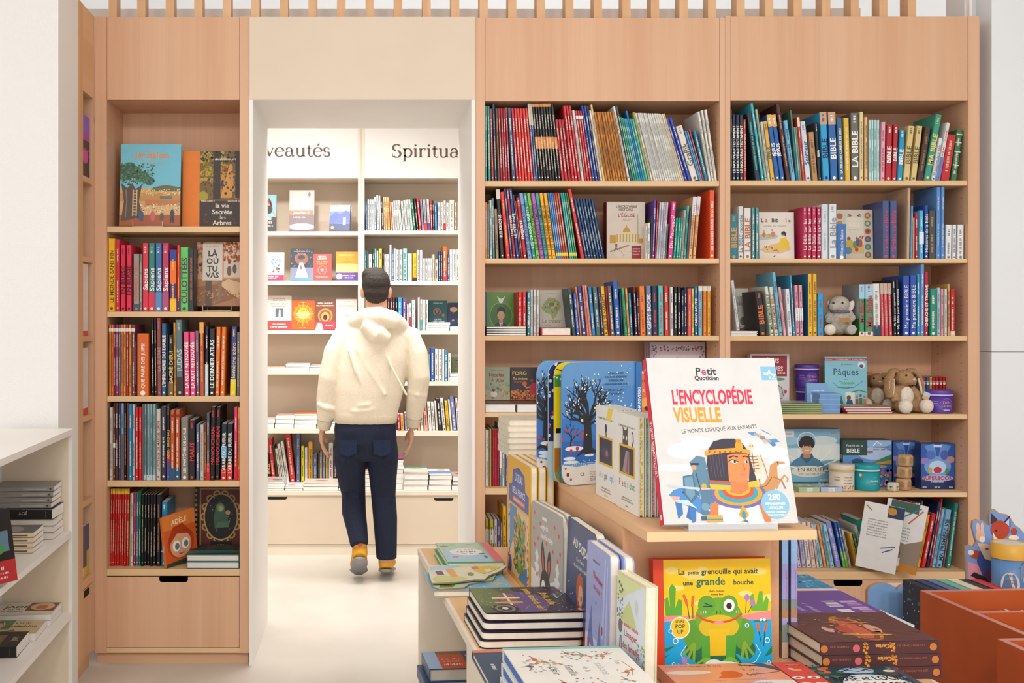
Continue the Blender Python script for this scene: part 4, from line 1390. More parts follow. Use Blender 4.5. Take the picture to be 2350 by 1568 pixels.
def box_thing(name, x0, x1, yt, Y, z, dep, col, front, label, cat='box', rz=0, side=None):
    wd = (Xp(x1, Y) - Xp(x0, Y)) / math.cos(rz); h = Zp(yt, Y) - z
    M = MT(((Xp(x0, Y) + Xp(x1, Y)) / 2, Y + dep / 2, z + E1), rz)
    b = MB(); X0_, Y0_ = wd / 2, dep / 2
    b.prism(rrect(-X0_, -Y0_, X0_, Y0_, .002, n=2), 0, h * .72, mat(col), 'xy'); o = b.build(name, None, M)
    b = MB(); b.prism(rrect(-X0_ - .0008, -Y0_ - .0008, X0_ + .0008, Y0_ + .0008, .002, n=2), h * .72, h, mat(col), 'xy'); b.build('box_lid', o)
    art('front_print', front, wd, h, lambda x, y, d: (-X0_ + x, -Y0_ - .0009 - d, y), o)
    if side: art('side_print', side, dep, h, lambda x, y, d: (-X0_ - .0009 - d, Y0_ - x, y), o)
    tag(o, label, cat); return o
def wire_stand(px, Y, z, wd, label):
    M = MT((Xp(px, Y), Y, z + .0022))
    b = MB(); h = wd / 2
    for s in (-1, 1):
        b.tube([(s * h, -.028, .022), (s * h, -.03, .004), (s * h, -.022, .0), (s * h * .9, .05, .0), (s * h * .7, .075, .13)], .0016, METAL, 6)
    b.tube([(-h, -.03, .002), (h, -.03, .002)], .0016, METAL, 6); b.tube([(-h * .7, .075, .13), (h * .7, .075, .13)], .0016, METAL, 6)
    return tag(b.build('wire_easel', None, M), label, 'book stand')

# ---- narrow bookcase
z = zl[0]
wire_stand(342, 4.325, z, .115, 'wire easel holding the blue Jérusalem album')
fo('comic_album', 273, 412.5, 329, 4.33, z + .006, .018, '2a5a70', [R(0, 0, 1, 1, '74c0d6'), R(0, 0, 1, .46, 'd4a468'), R(0, .30, 1, .40, 'c09050'),
   P([(.55, .47), (.75, .5), (1, .47), (1, .42), (.5, .42)], '6a6a48'), Dots(60, .35, .37, 1, .45, .012, 'e8cf9a', 3), E(.74, .365, .05, .04, 'e09a2c'), R(.66, .33, .86, .365, '5a7a7a'),
   R(.42, .25, 1, .32, 'c47a4a'), R(.3, .14, 1, .25, 'd8b07a'), Dots(70, .35, .15, 1, .27, .012, 'f0e0c0', 4), Dots(40, .35, .15, 1, .27, .01, '7a5a40', 5), R(0, 0, 1, .13, 'a85c34'),
   P([(.03, .06), (.07, .3), (.02, .52), (.12, .46), (.2, .52), (.26, .45), (.36, .5), (.32, .3), (.4, .06), (.28, .1), (.15, .07)], '5c4c42'),
   Ln([(.1, .1), (.12, .3), (.1, .44)], .02, '8a7868'), Ln([(.3, .1), (.27, .28), (.3, .42)], .02, '3f332c'), R(.21, .12, .23, .44, 'd8b888'), R(.27, .12, .29, .44, 'd8b888')] +
   [R(.21, .14 + i * .035, .29, .15 + i * .035, 'd8b888') for i in range(9)] +
   [E(a, b, c, c * .8, '3d6650') for a, b, c in ((.08, .62, .12), (.22, .66, .13), (.36, .6, .12), (.48, .55, .09), (.15, .72, .1), (.05, .7, .08))] + [Dots(90, .0, .52, .56, .76, .02, '5a8a66', 6), Dots(60, .0, .5, .56, .74, .016, '2c5040', 8),
   E(.36, .12, .045, .09, '4a5a78'), E(.55, .12, .04, .09, 'c86a6a'), E(.7, .11, .035, .07, '6a5a5a'), E(.87, .13, .035, .1, '3f4450'), R(.84, .04, .86, .1, '33363f'), R(.88, .04, .9, .1, '33363f'),
   T(.52, .83, .105, 'e08a52', 'Jerusalem'.replace('e', 'é', 1), mw=.7, b=True), Dash(.5, .9, .22, .018, 'e08a52', 2), Dash(.52, .76, .4, .015, 'e08a52', 3)],
   'blue album titled Jérusalem with a big olive tree, facing out on the top shelf', tilt=7, spinecol='2f6a82')
fo('comic_album', 418, 559, 347, 4.39, z, .028, 'e87a06', [R(0, 0, .28, 1, 'ea7c08'), R(.28, 0, 1, 1, '2c1f14'), R(.28, .36, 1, 1, '7a5a22'), Dots(80, .3, .6, .7, .99, .035, 'b8a02c', 1), Dots(60, .55, .4, 1, .8, .04, 'd08a2a', 2),
   R(.5, .38, .62, 1, '33241a'), R(.86, .4, .95, 1, '2a1e16'), P([(.62, .4), (.72, .7), (.8, .9), (.84, .5), (.8, .4)], 'd89c48'), Dots(60, .3, .85, 1, 1, .02, '2c2416', 6), Dots(40, .3, .44, .9, .75, .02, '4a3418', 7), R(.28, 0, 1, .36, '382820'),
   Dots(30, .3, .02, 1, .3, .02, '6a3f22', 9), E(.34, .42, .08, .08, 'a89a28'), T(.65, .27, .085, 'efe6d6', 'la vie', b=True), T(.65, .19, .085, 'efe6d6', 'Secrète', b=True), T(.65, .125, .07, 'efe6d6', 'des'), T(.65, .05, .085, 'efe6d6', 'Arbres', b=True),
   Dash(.7, .885, .35, .025, 'efe6d6', 4), Dash(.42, .35, .22, .016, 'efe6d6', 5), Dash(.85, .35, .22, .016, 'efe6d6', 6)],
   'album with a wide orange cloth spine and a forest picture, on the top shelf', tilt=3, spinecol='ea7c08')
z = zl[1]
wire_stand(500, 4.33, z, .11, 'wire easel holding the Là où tu vas album')
fo('comic_album', 450, 554, 557, 4.345, z + .018, .03, '6a4a30', [R(0, 0, 1, 1, 'a8744a'), R(0, .42, 1, 1, 'c49468'), R(.6, .45, 1, 1, 'd8c4b0'), Dots(120, .55, .7, 1, 1, .03, 'c06a2c', 2), Dots(60, 0, .5, .5, 1, .04, '8a5a34', 3), P([(0, 0), (.3, .0), (1, .15), (1, .3), (.5, .35), (0, .3)], '8a5a34'),
   P([(.5, .35), (.75, .2), (1, .1), (1, .36), (.7, .42)], 'd8b48a'), R(.2, 0, .34, .5, '5a4638'), R(.48, .1, .56, .6, '8a6a4a'), E(.72, .55, .05, .11, '6a5240'), E(.84, .58, .045, .1, '5a4a3c'), E(.72, .68, .03, .03, '4a3a30'), E(.84, .7, .03, .03, '4a3a30'), Dots(80, 0, .02, 1, .25, .02, 'b8824e', 5),
   R(.13, .4, .57, .98, 'd9d0c2'), T(.35, .78, .125, '16130f', 'LÀ', b=True), T(.35, .66, .125, '16130f', 'OÙ', b=True), T(.35, .54, .125, '16130f', 'TU', b=True), T(.35, .445, .115, '16130f', 'VAS', b=True), Dash(.35, .93, .3, .018, '8a7a68', 5), Dash(.35, .415, .3, .012, '8a7a68', 6)],
   'autumn album titled LÀ OÙ TU VAS, on a wire easel on the second shelf', tilt=6, spinecol='8a6a48')
z = zl[4]
fo('comic_album', 447, 555, 1119, 4.46, z, .03, '1a1512', [R(0, 0, 1, 1, '1a1410')] + [R(0, .02 + i * .07, .045, .055 + i * .07, 'b08a4a') for i in range(14)] + [R(.1, .02, 1, .985, 'b8874a'), R(.13, .05, .97, .96, '5a1f18')] +
   [E(.55 + .36 * math.cos(k * .45), .57 + .33 * math.sin(k * .45), .085, .085, 'c09050', 10) for k in range(14)] + [E(.55 + .36 * math.cos(k * .45), .57 + .33 * math.sin(k * .45), .05, .05, '3a2418', 10) for k in range(14)] +
   [E(.55, .57, .37, .5, 'c09a58', 36), E(.55, .57, .34, .47, '110f0e', 36), Dots(40, .3, .35, .8, .85, .008, 'c8b070', 3), P([(.42, .4), (.4, .55), (.45, .74), (.53, .8), (.62, .74), (.66, .6), (.72, .5), (.66, .42)], '3a5a48'), E(.54, .7, .08, .09, '6a8a60'), E(.55, .69, .045, .055, 'a8a070'), E(.7, .63, .05, .05, 'a89a58'), P([(.44, .42), (.72, .42), (.74, .5), (.5, .5)], '4f6e50'),
   R(.33, .12, .8, .22, '0e0c0b'), Dash(.56, .15, .4, .03, 'd0b888', 9)],
   'black and gold ornamented album with a green hooded figure, on the lowest open shelf', tilt=2, spinecol='2a1a12')
for i in range(2):
    flat('comic_album', 428.5, 549, 4.247, .185, z + i * .0275, .0268, '1a6a72', ('upper' if i else 'lower') + ' of two flat albums with teal edges on the lowest open shelf',
         [R(0, 0, 1, 1, '1b2a2a'), P([(0, .1), (1, .2), (1, .45), (0, .4)], '1f6a64'), P([(0, .5), (.5, .7), (1, .55), (1, .62), (.5, .8), (0, .6)], '3a2a28'), Dots(30, 0, .4, 1, .9, .03, '3a4a44', 4)] if i else None, group='flat albums on the lowest open shelf')
M = MT((Xp(416, 4.32), 4.318, z + .0125), math.radians(52), 0, math.radians(-7))
o = book('comic_album', .165, .195, .016, 'd8691f', M, True, [R(0, 0, 1, 1, 'cc5a24'), R(0, .72, 1, 1, 'd87a34'), T(.5, .8, .14, 'efd8b8', 'ADÈLE', b=True, mw=.8), E(.5, .4, .42, .36, 'b8401c'), E(.5, .36, .33, .3, 'dca078'), P([(.1, .5), (.3, .75), (.6, .78), (.9, .5), (.7, .55), (.4, .6), (.15, .42)], 'a83818'), E(.36, .36, .12, .13, 'f0ece4'), E(.64, .36, .12, .13, 'f0ece4'), E(.38, .35, .07, .08, '6a7a80'), E(.66, .35, .07, .08, '6a7a80'), Ln([(.42, .2), (.5, .18), (.58, .2)], .02, '7a2a1a'), R(0, 0, 1, .06, '2a4a34')], [T(.78, .3, .05, 'f4e0c8', 'ADÈLE', 'l', True, 90)], 'e07a28')
tag(o, 'orange Adèle album with a red-haired cartoon girl, leaning on a teal book', 'book')

# ---- bookcase beside the doorway
z = zm[1]
for i in range(2):
    fo('album', 1391, 1480, 464, 4.30 + i * .052, z, .05, '7a1420', [R(0, 0, 1, 1, 'c9bcae'), T(.52, .9, .06, '4a3430', "L'INCROYABLE", b=True, mw=.55), T(.5, .845, .06, '4a3430', 'HISTOIRE', b=True), T(.5, .81, .025, '4a3430', 'DE'), T(.52, .74, .085, '9a1f2a', "L'ÉGLISE", b=True, mw=.55),
       Dash(.52, .69, .26, .015, '6a5a50', 3), Dash(.52, .665, .2, .015, '6a5a50', 4)] + [P([(.42, .47), (.44, .53), (.52, .57), (.6, .53), (.62, .47)], 'b8862c'), R(.51, .56, .53, .6, 'b8862c'), R(.24, .3, .9, .46, 'cdbd9c')] + [R(.26 + k * .08, .3, .29 + k * .08, .44, 'b08a3c') for k in range(8)] +
       [R(.08, .28, .24, .42, 'b8862c'), R(.84, .28, .95, .36, 'b8862c'), R(.795, .28, .825, .72, 'a89884'), Ln([(.81, .72), (.81, .78)], .01, '6a5a50'), P([(.08, .14), (.55, .25), (.62, .24), (.1, .12)], '9a6a4a'), E(.25, .24, .03, .05, '6a5040'), Ln([(.24, .2), (.2, .16)], .02, '4a3a30'), Ln([(.25, .2), (.29, .16)], .02, '4a3a30'), Dots(90, .08, .04, .95, .17, .012, 'b0a290', 5),
        R(.65, .0, .9, .235, '8a1a26'), Dash(.775, .17, .2, .02, 'f0e0d8', 4), Dash(.775, .13, .2, .02, 'f0e0d8', 5), Dash(.775, .08, .2, .016, 'd8a8a0', 6)] if i == 0 else None,
       ('front' if i == 0 else 'back') + " copy of the book titled L'ÉGLISE, facing out on the second shelf", tilt=0, rz=math.radians(3), spinecol='8a1420', group="facing copies of L'ÉGLISE")
z = zm[2]
fo('album', 1117, 1183, 671.5, 4.40, z, .02, '3f6a2a', [R(0, 0, 1, 1, '5a8a34'), E(.5, .45, .4, .47, '7aa84a', 32), E(.5, .45, .37, .44, '3f6e28', 32), P([(.36, .92), (.42, .8), (.5, .76), (.58, .8), (.66, .92), (.58, .86), (.5, .84), (.44, .86)], 'e4e0d8'), E(.5, .79, .07, .08, 'e4e0d8'),
   P([(.22, .12), (.3, .24), (.42, .3), (.58, .3), (.7, .24), (.78, .12)], '33323a'), P([(.43, .3), (.5, .12), (.57, .3)], 'e8e6e0'), R(.485, .12, .515, .26, '5a6a8a'), R(.44, .27, .56, .36, 'c08a64'), E(.5, .45, .13, .155, 'cf9e78'), P([(.36, .48), (.37, .6), (.46, .66), (.6, .64), (.65, .56), (.64, .48), (.6, .55), (.42, .56)], '2a2018'), E(.45, .46, .018, .012, '2a2018'), E(.55, .46, .018, .012, '2a2018'), Ln([(.46, .375), (.54, .375)], .015, '9a5a4a'),
   P([(.08, .14), (.5, .06), (.92, .14), (.9, .02), (.5, -.0), (.1, .02)], 'dcd8c4'), Dash(.5, .06, .62, .035, '3a4a2a', 5)], 'green book with an oval portrait of a man under a white dove', tilt=3)
for i in range(4):
    flat('album', 1116, 1207, 4.25, .15, z + i * .0088, .0085, '1f3a4a', ['lowest', 'second lowest', 'second highest', 'topmost'][i] + ' in the flat stack before the green portrait book', group='flat stack on the third shelf', hard=False, edge=PAGE, spinecol='1f3a4a')
fo('album', 1239, 1300, 667, 4.39, z, .02, 'b8afa2', [R(0, 0, 1, 1, 'bdb4a6'), Dash(.45, .925, .5, .02, '8a7a68', 3), P([(.06, .6), (.2, .74), (.34, .84), (.56, .82), (.76, .72), (.8, .64), (.7, .52), (.62, .42), (.5, .34), (.4, .46), (.2, .5)], '8f9a5c'), E(.5, .66, .2, .14, 'a8b06a'), E(.45, .68, .1, .08, '7a5a3c'), E(.36, .62, .08, .06, '5a8a88'), E(.62, .6, .07, .06, '9a6a44'), Dots(30, .15, .5, .75, .78, .02, '5f7a40', 4), Dots(10, .2, .5, .7, .75, .03, '8a4a30', 5),
   T(.44, .27, .13, '8a3a34', 'Le trésor', mw=.7), T(.3, .2, .05, '6a5a4a', 'DE LA'), T(.44, .1, .075, '8a3a34', 'CRÉATION', b=True, mw=.72)], 'grey book titled Le trésor de la CRÉATION with an island picture', tilt=3)
flat('album', 1243, 1311, 4.25, .13, z, .031, 'b8303a', 'thick white-paged book lying flat with a red spine, third shelf', [R(0, 0, 1, 1, 'd8ccc4'), R(0, .3, 1, .7, 'b8a8a0')], spinecol='c03a40', edge=PAGE)
z = zm[3]
for i, (a, b) in enumerate(((1113.5, 1184.5), (1186, 1243))):
    flat('album', a, b, 4.255, .17, z, .033, 'b8aca4', 'thick white book lying flat below the ' + ('Nicolas' if i == 0 else 'FORG') + ' cover', [R(0, 0, 1, 1, '6a4a40'), Dots(30, 0, 0, 1, 1, .05, 'a88a78', i)], edge=mat('e9e6e2', .8))
fo('album', 1113.5, 1170.5, 844, 4.44, z + .034, .018, '8a9a80', [R(0, 0, 1, 1, '98a48c'), R(0, 0, 1, .32, 'b0a88a'), Dots(40, 0, .05, 1, .5, .05, '8a9484', 3), Dash(.5, .9, .5, .025, '5a5a48', 3), T(.45, .72, .15, '8a3f30', 'Nicolas', b=True, mw=.8), T(.3, .58, .12, '8a3f30', '&'), T(.6, .55, .15, '8a3f30', 'Alix', b=True), E(.35, .18, .14, .12, 'd4d0c4'), E(.62, .18, .1, .12, 'b0a490'), E(.34, .3, .06, .06, '5a4a38'), E(.62, .3, .05, .05, 'a07a4a'), Dots(14, .6, .2, 1, .45, .03, 'd8a848', 6)], 'book titled Nicolas & Alix with two children seen from behind', tilt=2)
fo('album', 1172, 1240, 844, 4.44, z + .034, .018, '2a2430', [R(0, 0, 1, 1, '3a3238'), R(0, 0, 1, .3, 'a85a34'), Dots(60, 0, .02, 1, .3, .05, 'd88a4a', 3), Dots(40, 0, .02, 1, .28, .04, '7a2a20', 4), T(.05, .76, .17, 'd8b45a', 'FORG', 'l', True), T(.08, .62, .1, 'd8c48a', 'Tu deviens', 'l', True, mw=.6), Dash(.25, .54, .25, .03, 'd86a3a', 5), E(.47, .5, .08, .08, 'd8582a'), Ln([(.47, .44), (.55, .38), (.7, .42)], .05, 'c09070'), E(.78, .35, .14, .2, 'c0303a'), E(.72, .6, .06, .06, '7a4a34')], 'dark book titled FORG with a basketball player above a crowd', tilt=2)
for i in range(3):
    fo('album', 1492 - i * 5.5, 1619 - i * 5.5, 786, 4.40 + i * .021, z, .02, 'b8a4ae', [R(0, 0, 1, 1, 'bba9b2'), R(.05, .05, .97, .95, 'c9bac2'), R(.12, .1, .9, .88, 'd2c4ca'), Dots(40, .06, .87, .95, .94, .016, '5a6a78', 3), Dots(14, .06, .87, .95, .94, .02, 'c06a7a', 4), Dots(40, .05, .1, .12, .95, .016, '5a6a78', 5), Dots(40, .9, .1, .97, .95, .016, '5a6a78', 6), E(.24, .72, .04, .04, 'b8303a'), Ln([(.28, .72), (.5, .76), (.7, .71)], .02, '3a3438')] if i == 0 else None,
       ['front', 'middle', 'rear'][i] + ' copy of the mauve album with a floral border, behind the encyclopedia', tilt=1, group='mauve albums on the fourth shelf')
fo('picture_book', 1245, 1396, 828, 4.33, z, .02, '2f86a8', [R(0, 0, 1, 1, '2a6fae'), R(0, 0, .5, 1, '2f8a9a'), R(.02, .02, .5, .965, 'b84a30')], 'large red and blue picture book behind the snowy tree board book', tilt=2)
fo('picture_book', 1436, 1502, 853, 4.34, z, .02, 'd8d4cc', [R(0, 0, 1, 1, 'e07028'), R(0, .93, 1, 1, 'd8d4cc'), T(.62, .72, .14, '4a2a3a', 'er'), T(.62, .5, .12, 'f4ece0', 'g'), E(.8, .2, .3, .2, 'e8a83a'), E(.75, .06, .1, .08, '1f1a1a')], 'orange picture book just behind the white encyclopedia', tilt=2)

# ---- bookcase beside the pillar
z = zr[1]
fo('hardback', 1742.5, 1823, 488, 4.30, z, .022, 'd6cfc6', [R(0, 0, 1, 1, 'dcd4ca'), T(.06, .79, .12, '3a3434', 'L', 'l', True), T(.18, .79, .12, 'b84a30', 'a', 'l', True), T(.36, .79, .12, '3a3434', 'Bib', 'l', True), T(.76, .79, .12, 'b84a30', 'l', 'l', True), T(.84, .79, .1, '3a3434', 'e', 'l', True), T(.45, .69, .06, '8a5a44', 'comme une histoire', mw=.86), P([(0, .4), (.5, .44), (.55, .5), (.4, .55), (0, .52)], 'b8b4aa'), E(.14, .52, .05, .07, 'c86a4a'), E(.28, .5, .06, .06, 'a8b04a'), E(.4, .53, .07, .08, 'c87a80'), E(.14, .6, .03, .03, 'd09a70'), E(.38, .62, .03, .03, 'c88a50'),
   P([(.0, .2), (.3, .3), (.6, .36), (.86, .3), (.9, .2), (.6, .12), (.2, .13)], 'dcb478'), P([(.5, .22), (.62, .44), (.75, .47), (.86, .36), (.84, .22)], 'dcbc30'), E(.7, .53, .055, .055, 'c08a5c'), P([(.63, .52), (.64, .58), (.72, .6), (.78, .55), (.76, .47), (.72, .52)], '2c2420'), Dots(14, .15, .2, .42, .28, .02, '8a7a60', 3), Ln([(.4, .18), (.5, .2), (.55, .15)], .02, '8a4a30'), Ln([(.4, .05), (.46, .08)], .02, '3a3a3a')], 'white book titled La Bible comme une histoire with a man in yellow', tilt=2, group=None)
fo('hardback', 1920, 2004, 482, 4.33, z, .03, 'c6beb2', [R(0, 0, 1, 1, 'c9c1b5'), R(.26, .12, .75, .84, 'd8cfbf'), R(.26, .12, .75, .3, 'd0ae6a'), E(.36, .3, .12, .14, 'c8a838'), E(.34, .42, .05, .05, '8a5a3a'), E(.32, .18, .1, .1, '5a80a0'), E(.58, .34, .05, .12, '3a5a8a'), E(.66, .33, .05, .12, 'b84a34'), E(.5, .3, .05, .1, '5a8a5a'), E(.55, .2, .05, .06, 'b8402a'), Dots(12, .5, .42, .74, .47, .025, 'a8704a', 4), T(.5, .66, .1, 'e6dcc8', 'BIBLE', b=True), Dash(.5, .58, .3, .03, 'b8a88a', 5), P([(.3, .84), (.34, .92), (.38, .85), (.44, .88)], 'a08a68'), P([(.7, .84), (.66, .92), (.62, .85), (.56, .88)], 'a08a68')] +
   [E(.1, .87 - k * .155, .085, .085, c, 16) for k, c in enumerate(('a8683a', 'b8804a'))] + [E(.86, .88 - k * .157, .085, .085, c, 16) for k, c in enumerate(('b06a3a', '6a8a5a', 'b8643a', '5a5a7a', '3a8a7a', '7a6a3a'))] + [E(.86, .88 - k * .157, .045, .045, c, 12) for k, c in enumerate(('d8a070', 'd8c090', '7a4a2a', 'b86a3a', 'c88a4a', 'b8a060'))], 'cream children bible with round pictures down its edge, facing out', tilt=2)
z = zr[2]
for i in range(2):
    flat('hardback', 1676.8, 1739, 4.25, .17, z + i * .0092, .0088, 'd8d4cc', ('upper' if i else 'lower') + ' of two flat white books at the post on the third shelf', edge=mat('e4e1da', .8), group='flat white books at the post')
fo('hardback', 1679, 1718, 663, 4.45, z, .02, 'd2cec4', [R(0, 0, 1, 1, 'd6d2c8'), T(.5, .64, .12, '3a8a7a', 'ble'), Ln([(.3, .9), (.5, .7), (.4, .5)], .02, '8a9a80'), E(.7, .3, .2, .24, '7a7a60'), E(.6, .1, .3, .12, 'a05a34'), Dots(30, .2, .05, 1, .4, .03, '4a6a5a', 3)], 'white book with green lettering standing behind the flat white books', tilt=2)
z = zr[3]
box_thing('coloring_box', 1722, 1811, 813, 4.44, z, .035, 'd4d2d6', [R(0, 0, 1, 1, 'd6d3d6'), R(.04, .6, .94, .97, '9a2436'), T(.55, .84, .11, 'e8dcd8', 'JÉSUS', b=True, mw=.6), T(.55, .7, .11, 'e8dcd8', 'PÂQUES', b=True, mw=.7), Dash(.6, .64, .6, .04, 'e0c8c4', 3), E(.7, .55, .2, .04, '5a9a6a'), E(.6, .3, .3, .22, 'bebbbe'), Ln([(.4, .45), (.6, .5), (.8, .4), (.85, .25)], .02, '6a686a'), Ln([(.5, .2), (.65, .3), (.8, .2)], .02, '6a686a'), E(.9, .33, .04, .05, 'b84a3a')], 'white colouring box with a red Jésus Pâques panel, left of the purple tins'.replace('left of', 'beside'))
def tin(x0, x1, yt, yb, Y, z, col, lidc, band, label, ops=None, parent_z=None):
    cx = (Xp(x0, Y) + Xp(x1, Y)) / 2; r = (Xp(x1, Y) - Xp(x0, Y)) / 2; h = Zp(yt, Y) - z; Yc = Y + r
    b = MB(); hl = h * .74
    b.lathe([(0, 0), (r * .96, 0), (r * .97, .002), (r * .97, hl), (0, hl)], mat(col, .35), n=40); o = b.build('tin', None, MT((cx, Yc, z + E1)))
    b = MB(); b.lathe([(r * .98, hl - .001), (r, hl), (r, h - .003), (r * .97, h), (0, h)], mat(lidc, .35), n=40); b.lathe([(r * 1.003, hl + .002), (r * 1.008, hl + .003), (r * 1.008, hl + .006), (r * 1.003, hl + .007)], mat(band, .4), n=40); b.build('tin_lid', o)
    if ops:
        rr = r * .97; W = r * 2.4
        def mp(x, y, d):
            a = -math.pi / 2 + (x - W / 2) / rr; return ((rr + .0004 + d) * math.cos(a), (rr + .0004 + d) * math.sin(a), y)
        art('label_print', ops, W, h, mp, o)
    return tag(o, label, 'tin')
DEF = [E(.55, .38, .21, .2, 'a888d8', 28), E(.55, .38, .2, .19, '5a3a98', 28), T(.55, .42, .17, 'd09ab0', 'Défis', mw=.3), T(.55, .28, .15, 'd09ab0', 'Carême', mw=.34), Dash(.55, .12, .2, .06, 'd8d0e4', 4), Dash(.2, .5, .2, .04, 'c0b0d8', 5), Dash(.2, .42, .2, .04, 'c0b0d8', 6), Dash(.2, .34, .2, .04, 'c0b0d8', 7), Dots(10, .1, .8, .95, .95, .012, 'd8d0e4', 3)]
tin(1838, 1889, 890, 951, 4.415, z, '4a2f88', '563a94', 'c8bce0', 'lower purple tin of the two stacked behind the blue prayer boxes')
zt_ = Zp(889, 4.415)
tin(1835, 1889, 838, 889, 4.413, zt_, '523690', '563a94', 'c8bce0', 'upper purple tin of the two stacked behind the blue prayer boxes', DEF)
tin(2140, 2200, 897, 951, 4.27, z, '573a98', '5c409e', 'cfc4e4', 'single purple tin at the end of the fourth shelf', DEF)
fo('activity_book', 1894, 1991, 819, 4.39, z, .016, '4a9ab4', [R(0, 0, 1, 1, '84bfd2'), R(0, .92, 1, .96, 'b03a5a'), R(.0, .925, .22, .955, 'b8323c'), R(.26, .925, .62, .955, 'd86a34'), Dash(.1, .93, .16, .018, 'f0e0d8', 1), Dash(.44, .93, .22, .018, 'f0e0d8', 2), Dash(.8, .93, .3, .018, 'f0e0d8', 3), T(.53, .84, .05, '2a5a6a', 'Je prépare'), T(.5, .66, .17, '24485c', 'Pâques', mw=.64), E(.87, .84, .085, .085, 'e0e4e8'), E(.87, .82, .05, .04, '4a5a6a'), Dash(.5, .57, .08, .02, '2a5a6a', 4), T(.52, .49, .075, '4a9a2a', 'Théobule', b=True, mw=.44), Ln([(.18, .53), (.3, .44), (.5, .41), (.7, .44), (.9, .55)], .012, '3a6a7a'), Dash(.5, .42, .4, .03, '3a6a7a', 6), R(0, 0, 1, .1, '3f7a48')] +
   [P([(x, .1), (x + .06, .36 - k * .02), (x + .12, .1)], '2f6a48') for k, x in enumerate((.02, .12, .2, .32))] + [R(.48, .1, .7, .34, 'd8dcd8'), E(.56, .24, .05, .06, '6a4030'), P([(.46, .03), (.52, .2), (.64, .2), (.68, .03)], '33507a'), E(.75, .26, .03, .035, 'b07a50'), R(.72, .06, .79, .22, 'b83a2a'), E(.84, .28, .03, .035, '7a4a34'), R(.81, .06, .88, .24, '2f7a5a'), E(.93, .26, .03, .035, 'b07a50'), R(.9, .06, .97, .22, 'c8762a'), E(.08, .12, .05, .05, 'a84a6a'), E(.3, .1, .06, .05, 'c88a3a'), Ln([(.62, .34), (.8, .38), (.98, .34)], .03, '4a8a3a')], 'light blue activity book titled Pâques, behind the prayer boxes', tilt=2, hard=False)
fo('prayer_box', 1853, 1902, 882, 4.345, z, .02, '5a8ec4', [R(0, 0, 1, 1, '78a4d0'), R(.18, .1, .9, .6, 'd8dce0'), Dash(.53, .72, .6, .05, 'd8e0ea', 3), T(.53, .3, .13, 'a84a4a', 'Prières', mw=.6)], 'upright light blue box reading Prières behind four stacked boxes', 'box', tilt=6)
for i in range(4):
    M = MT((Xp(1904, 4.28) + .0 + (i % 2) * .002, 4.28 + .035, z + E1 + i * .0192)); b = MB(); b.prism(rrect(-.041, -.035, .041, .035, .0015, n=2), 0, .0186, mat('6c98cc'), 'xy'); o = b.build('prayer_box', None, M)
    b = MB(); b.box(-.0415, .0415, -.0355, .0355, .0125, .0189, mat('7ba6d6')); b.build('box_lid', o)
    tag(o, ['lowest', 'second lowest', 'second highest', 'topmost'][i] + ' light blue prayer box in the stack of four', 'box', 'stacked prayer boxes')
for i in range(5):
    flat('activity_book', 1786, 1888, 4.262 + .003 * (i % 2), .16, z + i * .0078, .0076, '6f8a4a', ['lowest', 'second', 'middle', 'fourth', 'topmost'][i] + ' thin green book in the flat pile beside the blue boxes', [R(0, 0, 1, 1, 'c8b8c8'), R(0, 0, 1, .3, '7a9a5a')] if i == 4 else None, hard=False, edge=mat('9aa878', .8), group='flat pile of thin green books')
for i in range(3):
    flat('picture_book', 1944 - i * 4, 2050 - i * 2, 4.255 + .004 * (2 - i), .11, z + i * .0098, .0094, 'a8404c', ['lowest', 'middle', 'topmost'][i] + ' thin red-edged picture book in the pile under the rabbit', [R(0, 0, 1, 1, '8a9a6a'), E(.3, .5, .25, .3, 'a8b080'), E(.7, .5, .2, .2, 'b89a80'), E(.65, .3, .15, .1, 'c0584a')] if i == 2 else None, group='pile of red-edged picture books')
cols = ['bc2028', 'bc2028', 'bc2028', '1f7a4a', 'bc2028', 'bc2028', 'bc2028', '1f62a8', 'c8963a', 'bc2028', 'bc2028', 'bc2028', 'bc2028']
for i, c in enumerate(cols):
    a = 2072 + i * 7.6; Y = 4.40; wd = (Xp(a + 7.2, Y) - Xp(a, Y)); h = Zp(866, Y) - z
    o = book('booklet', .11, h, wd, c, Matrix.Translation((Xp(a + 3.6, Y), Y + .055, z + E1)) @ Matrix.Rotation(math.pi / 2, 4, 'Z'), False, None, [R(0, .86, 1, .87, 'e8d8d0'), E(.5, .81, .42, .42, 'eae4dc', 12), R(.4, .2, .6, .55, 'd88a80')])
    tag(o, '%s %s booklet of the row behind the rabbit, counted from the rabbit' % (ORD[i], cname(c)), 'booklet', 'row of thin red booklets')

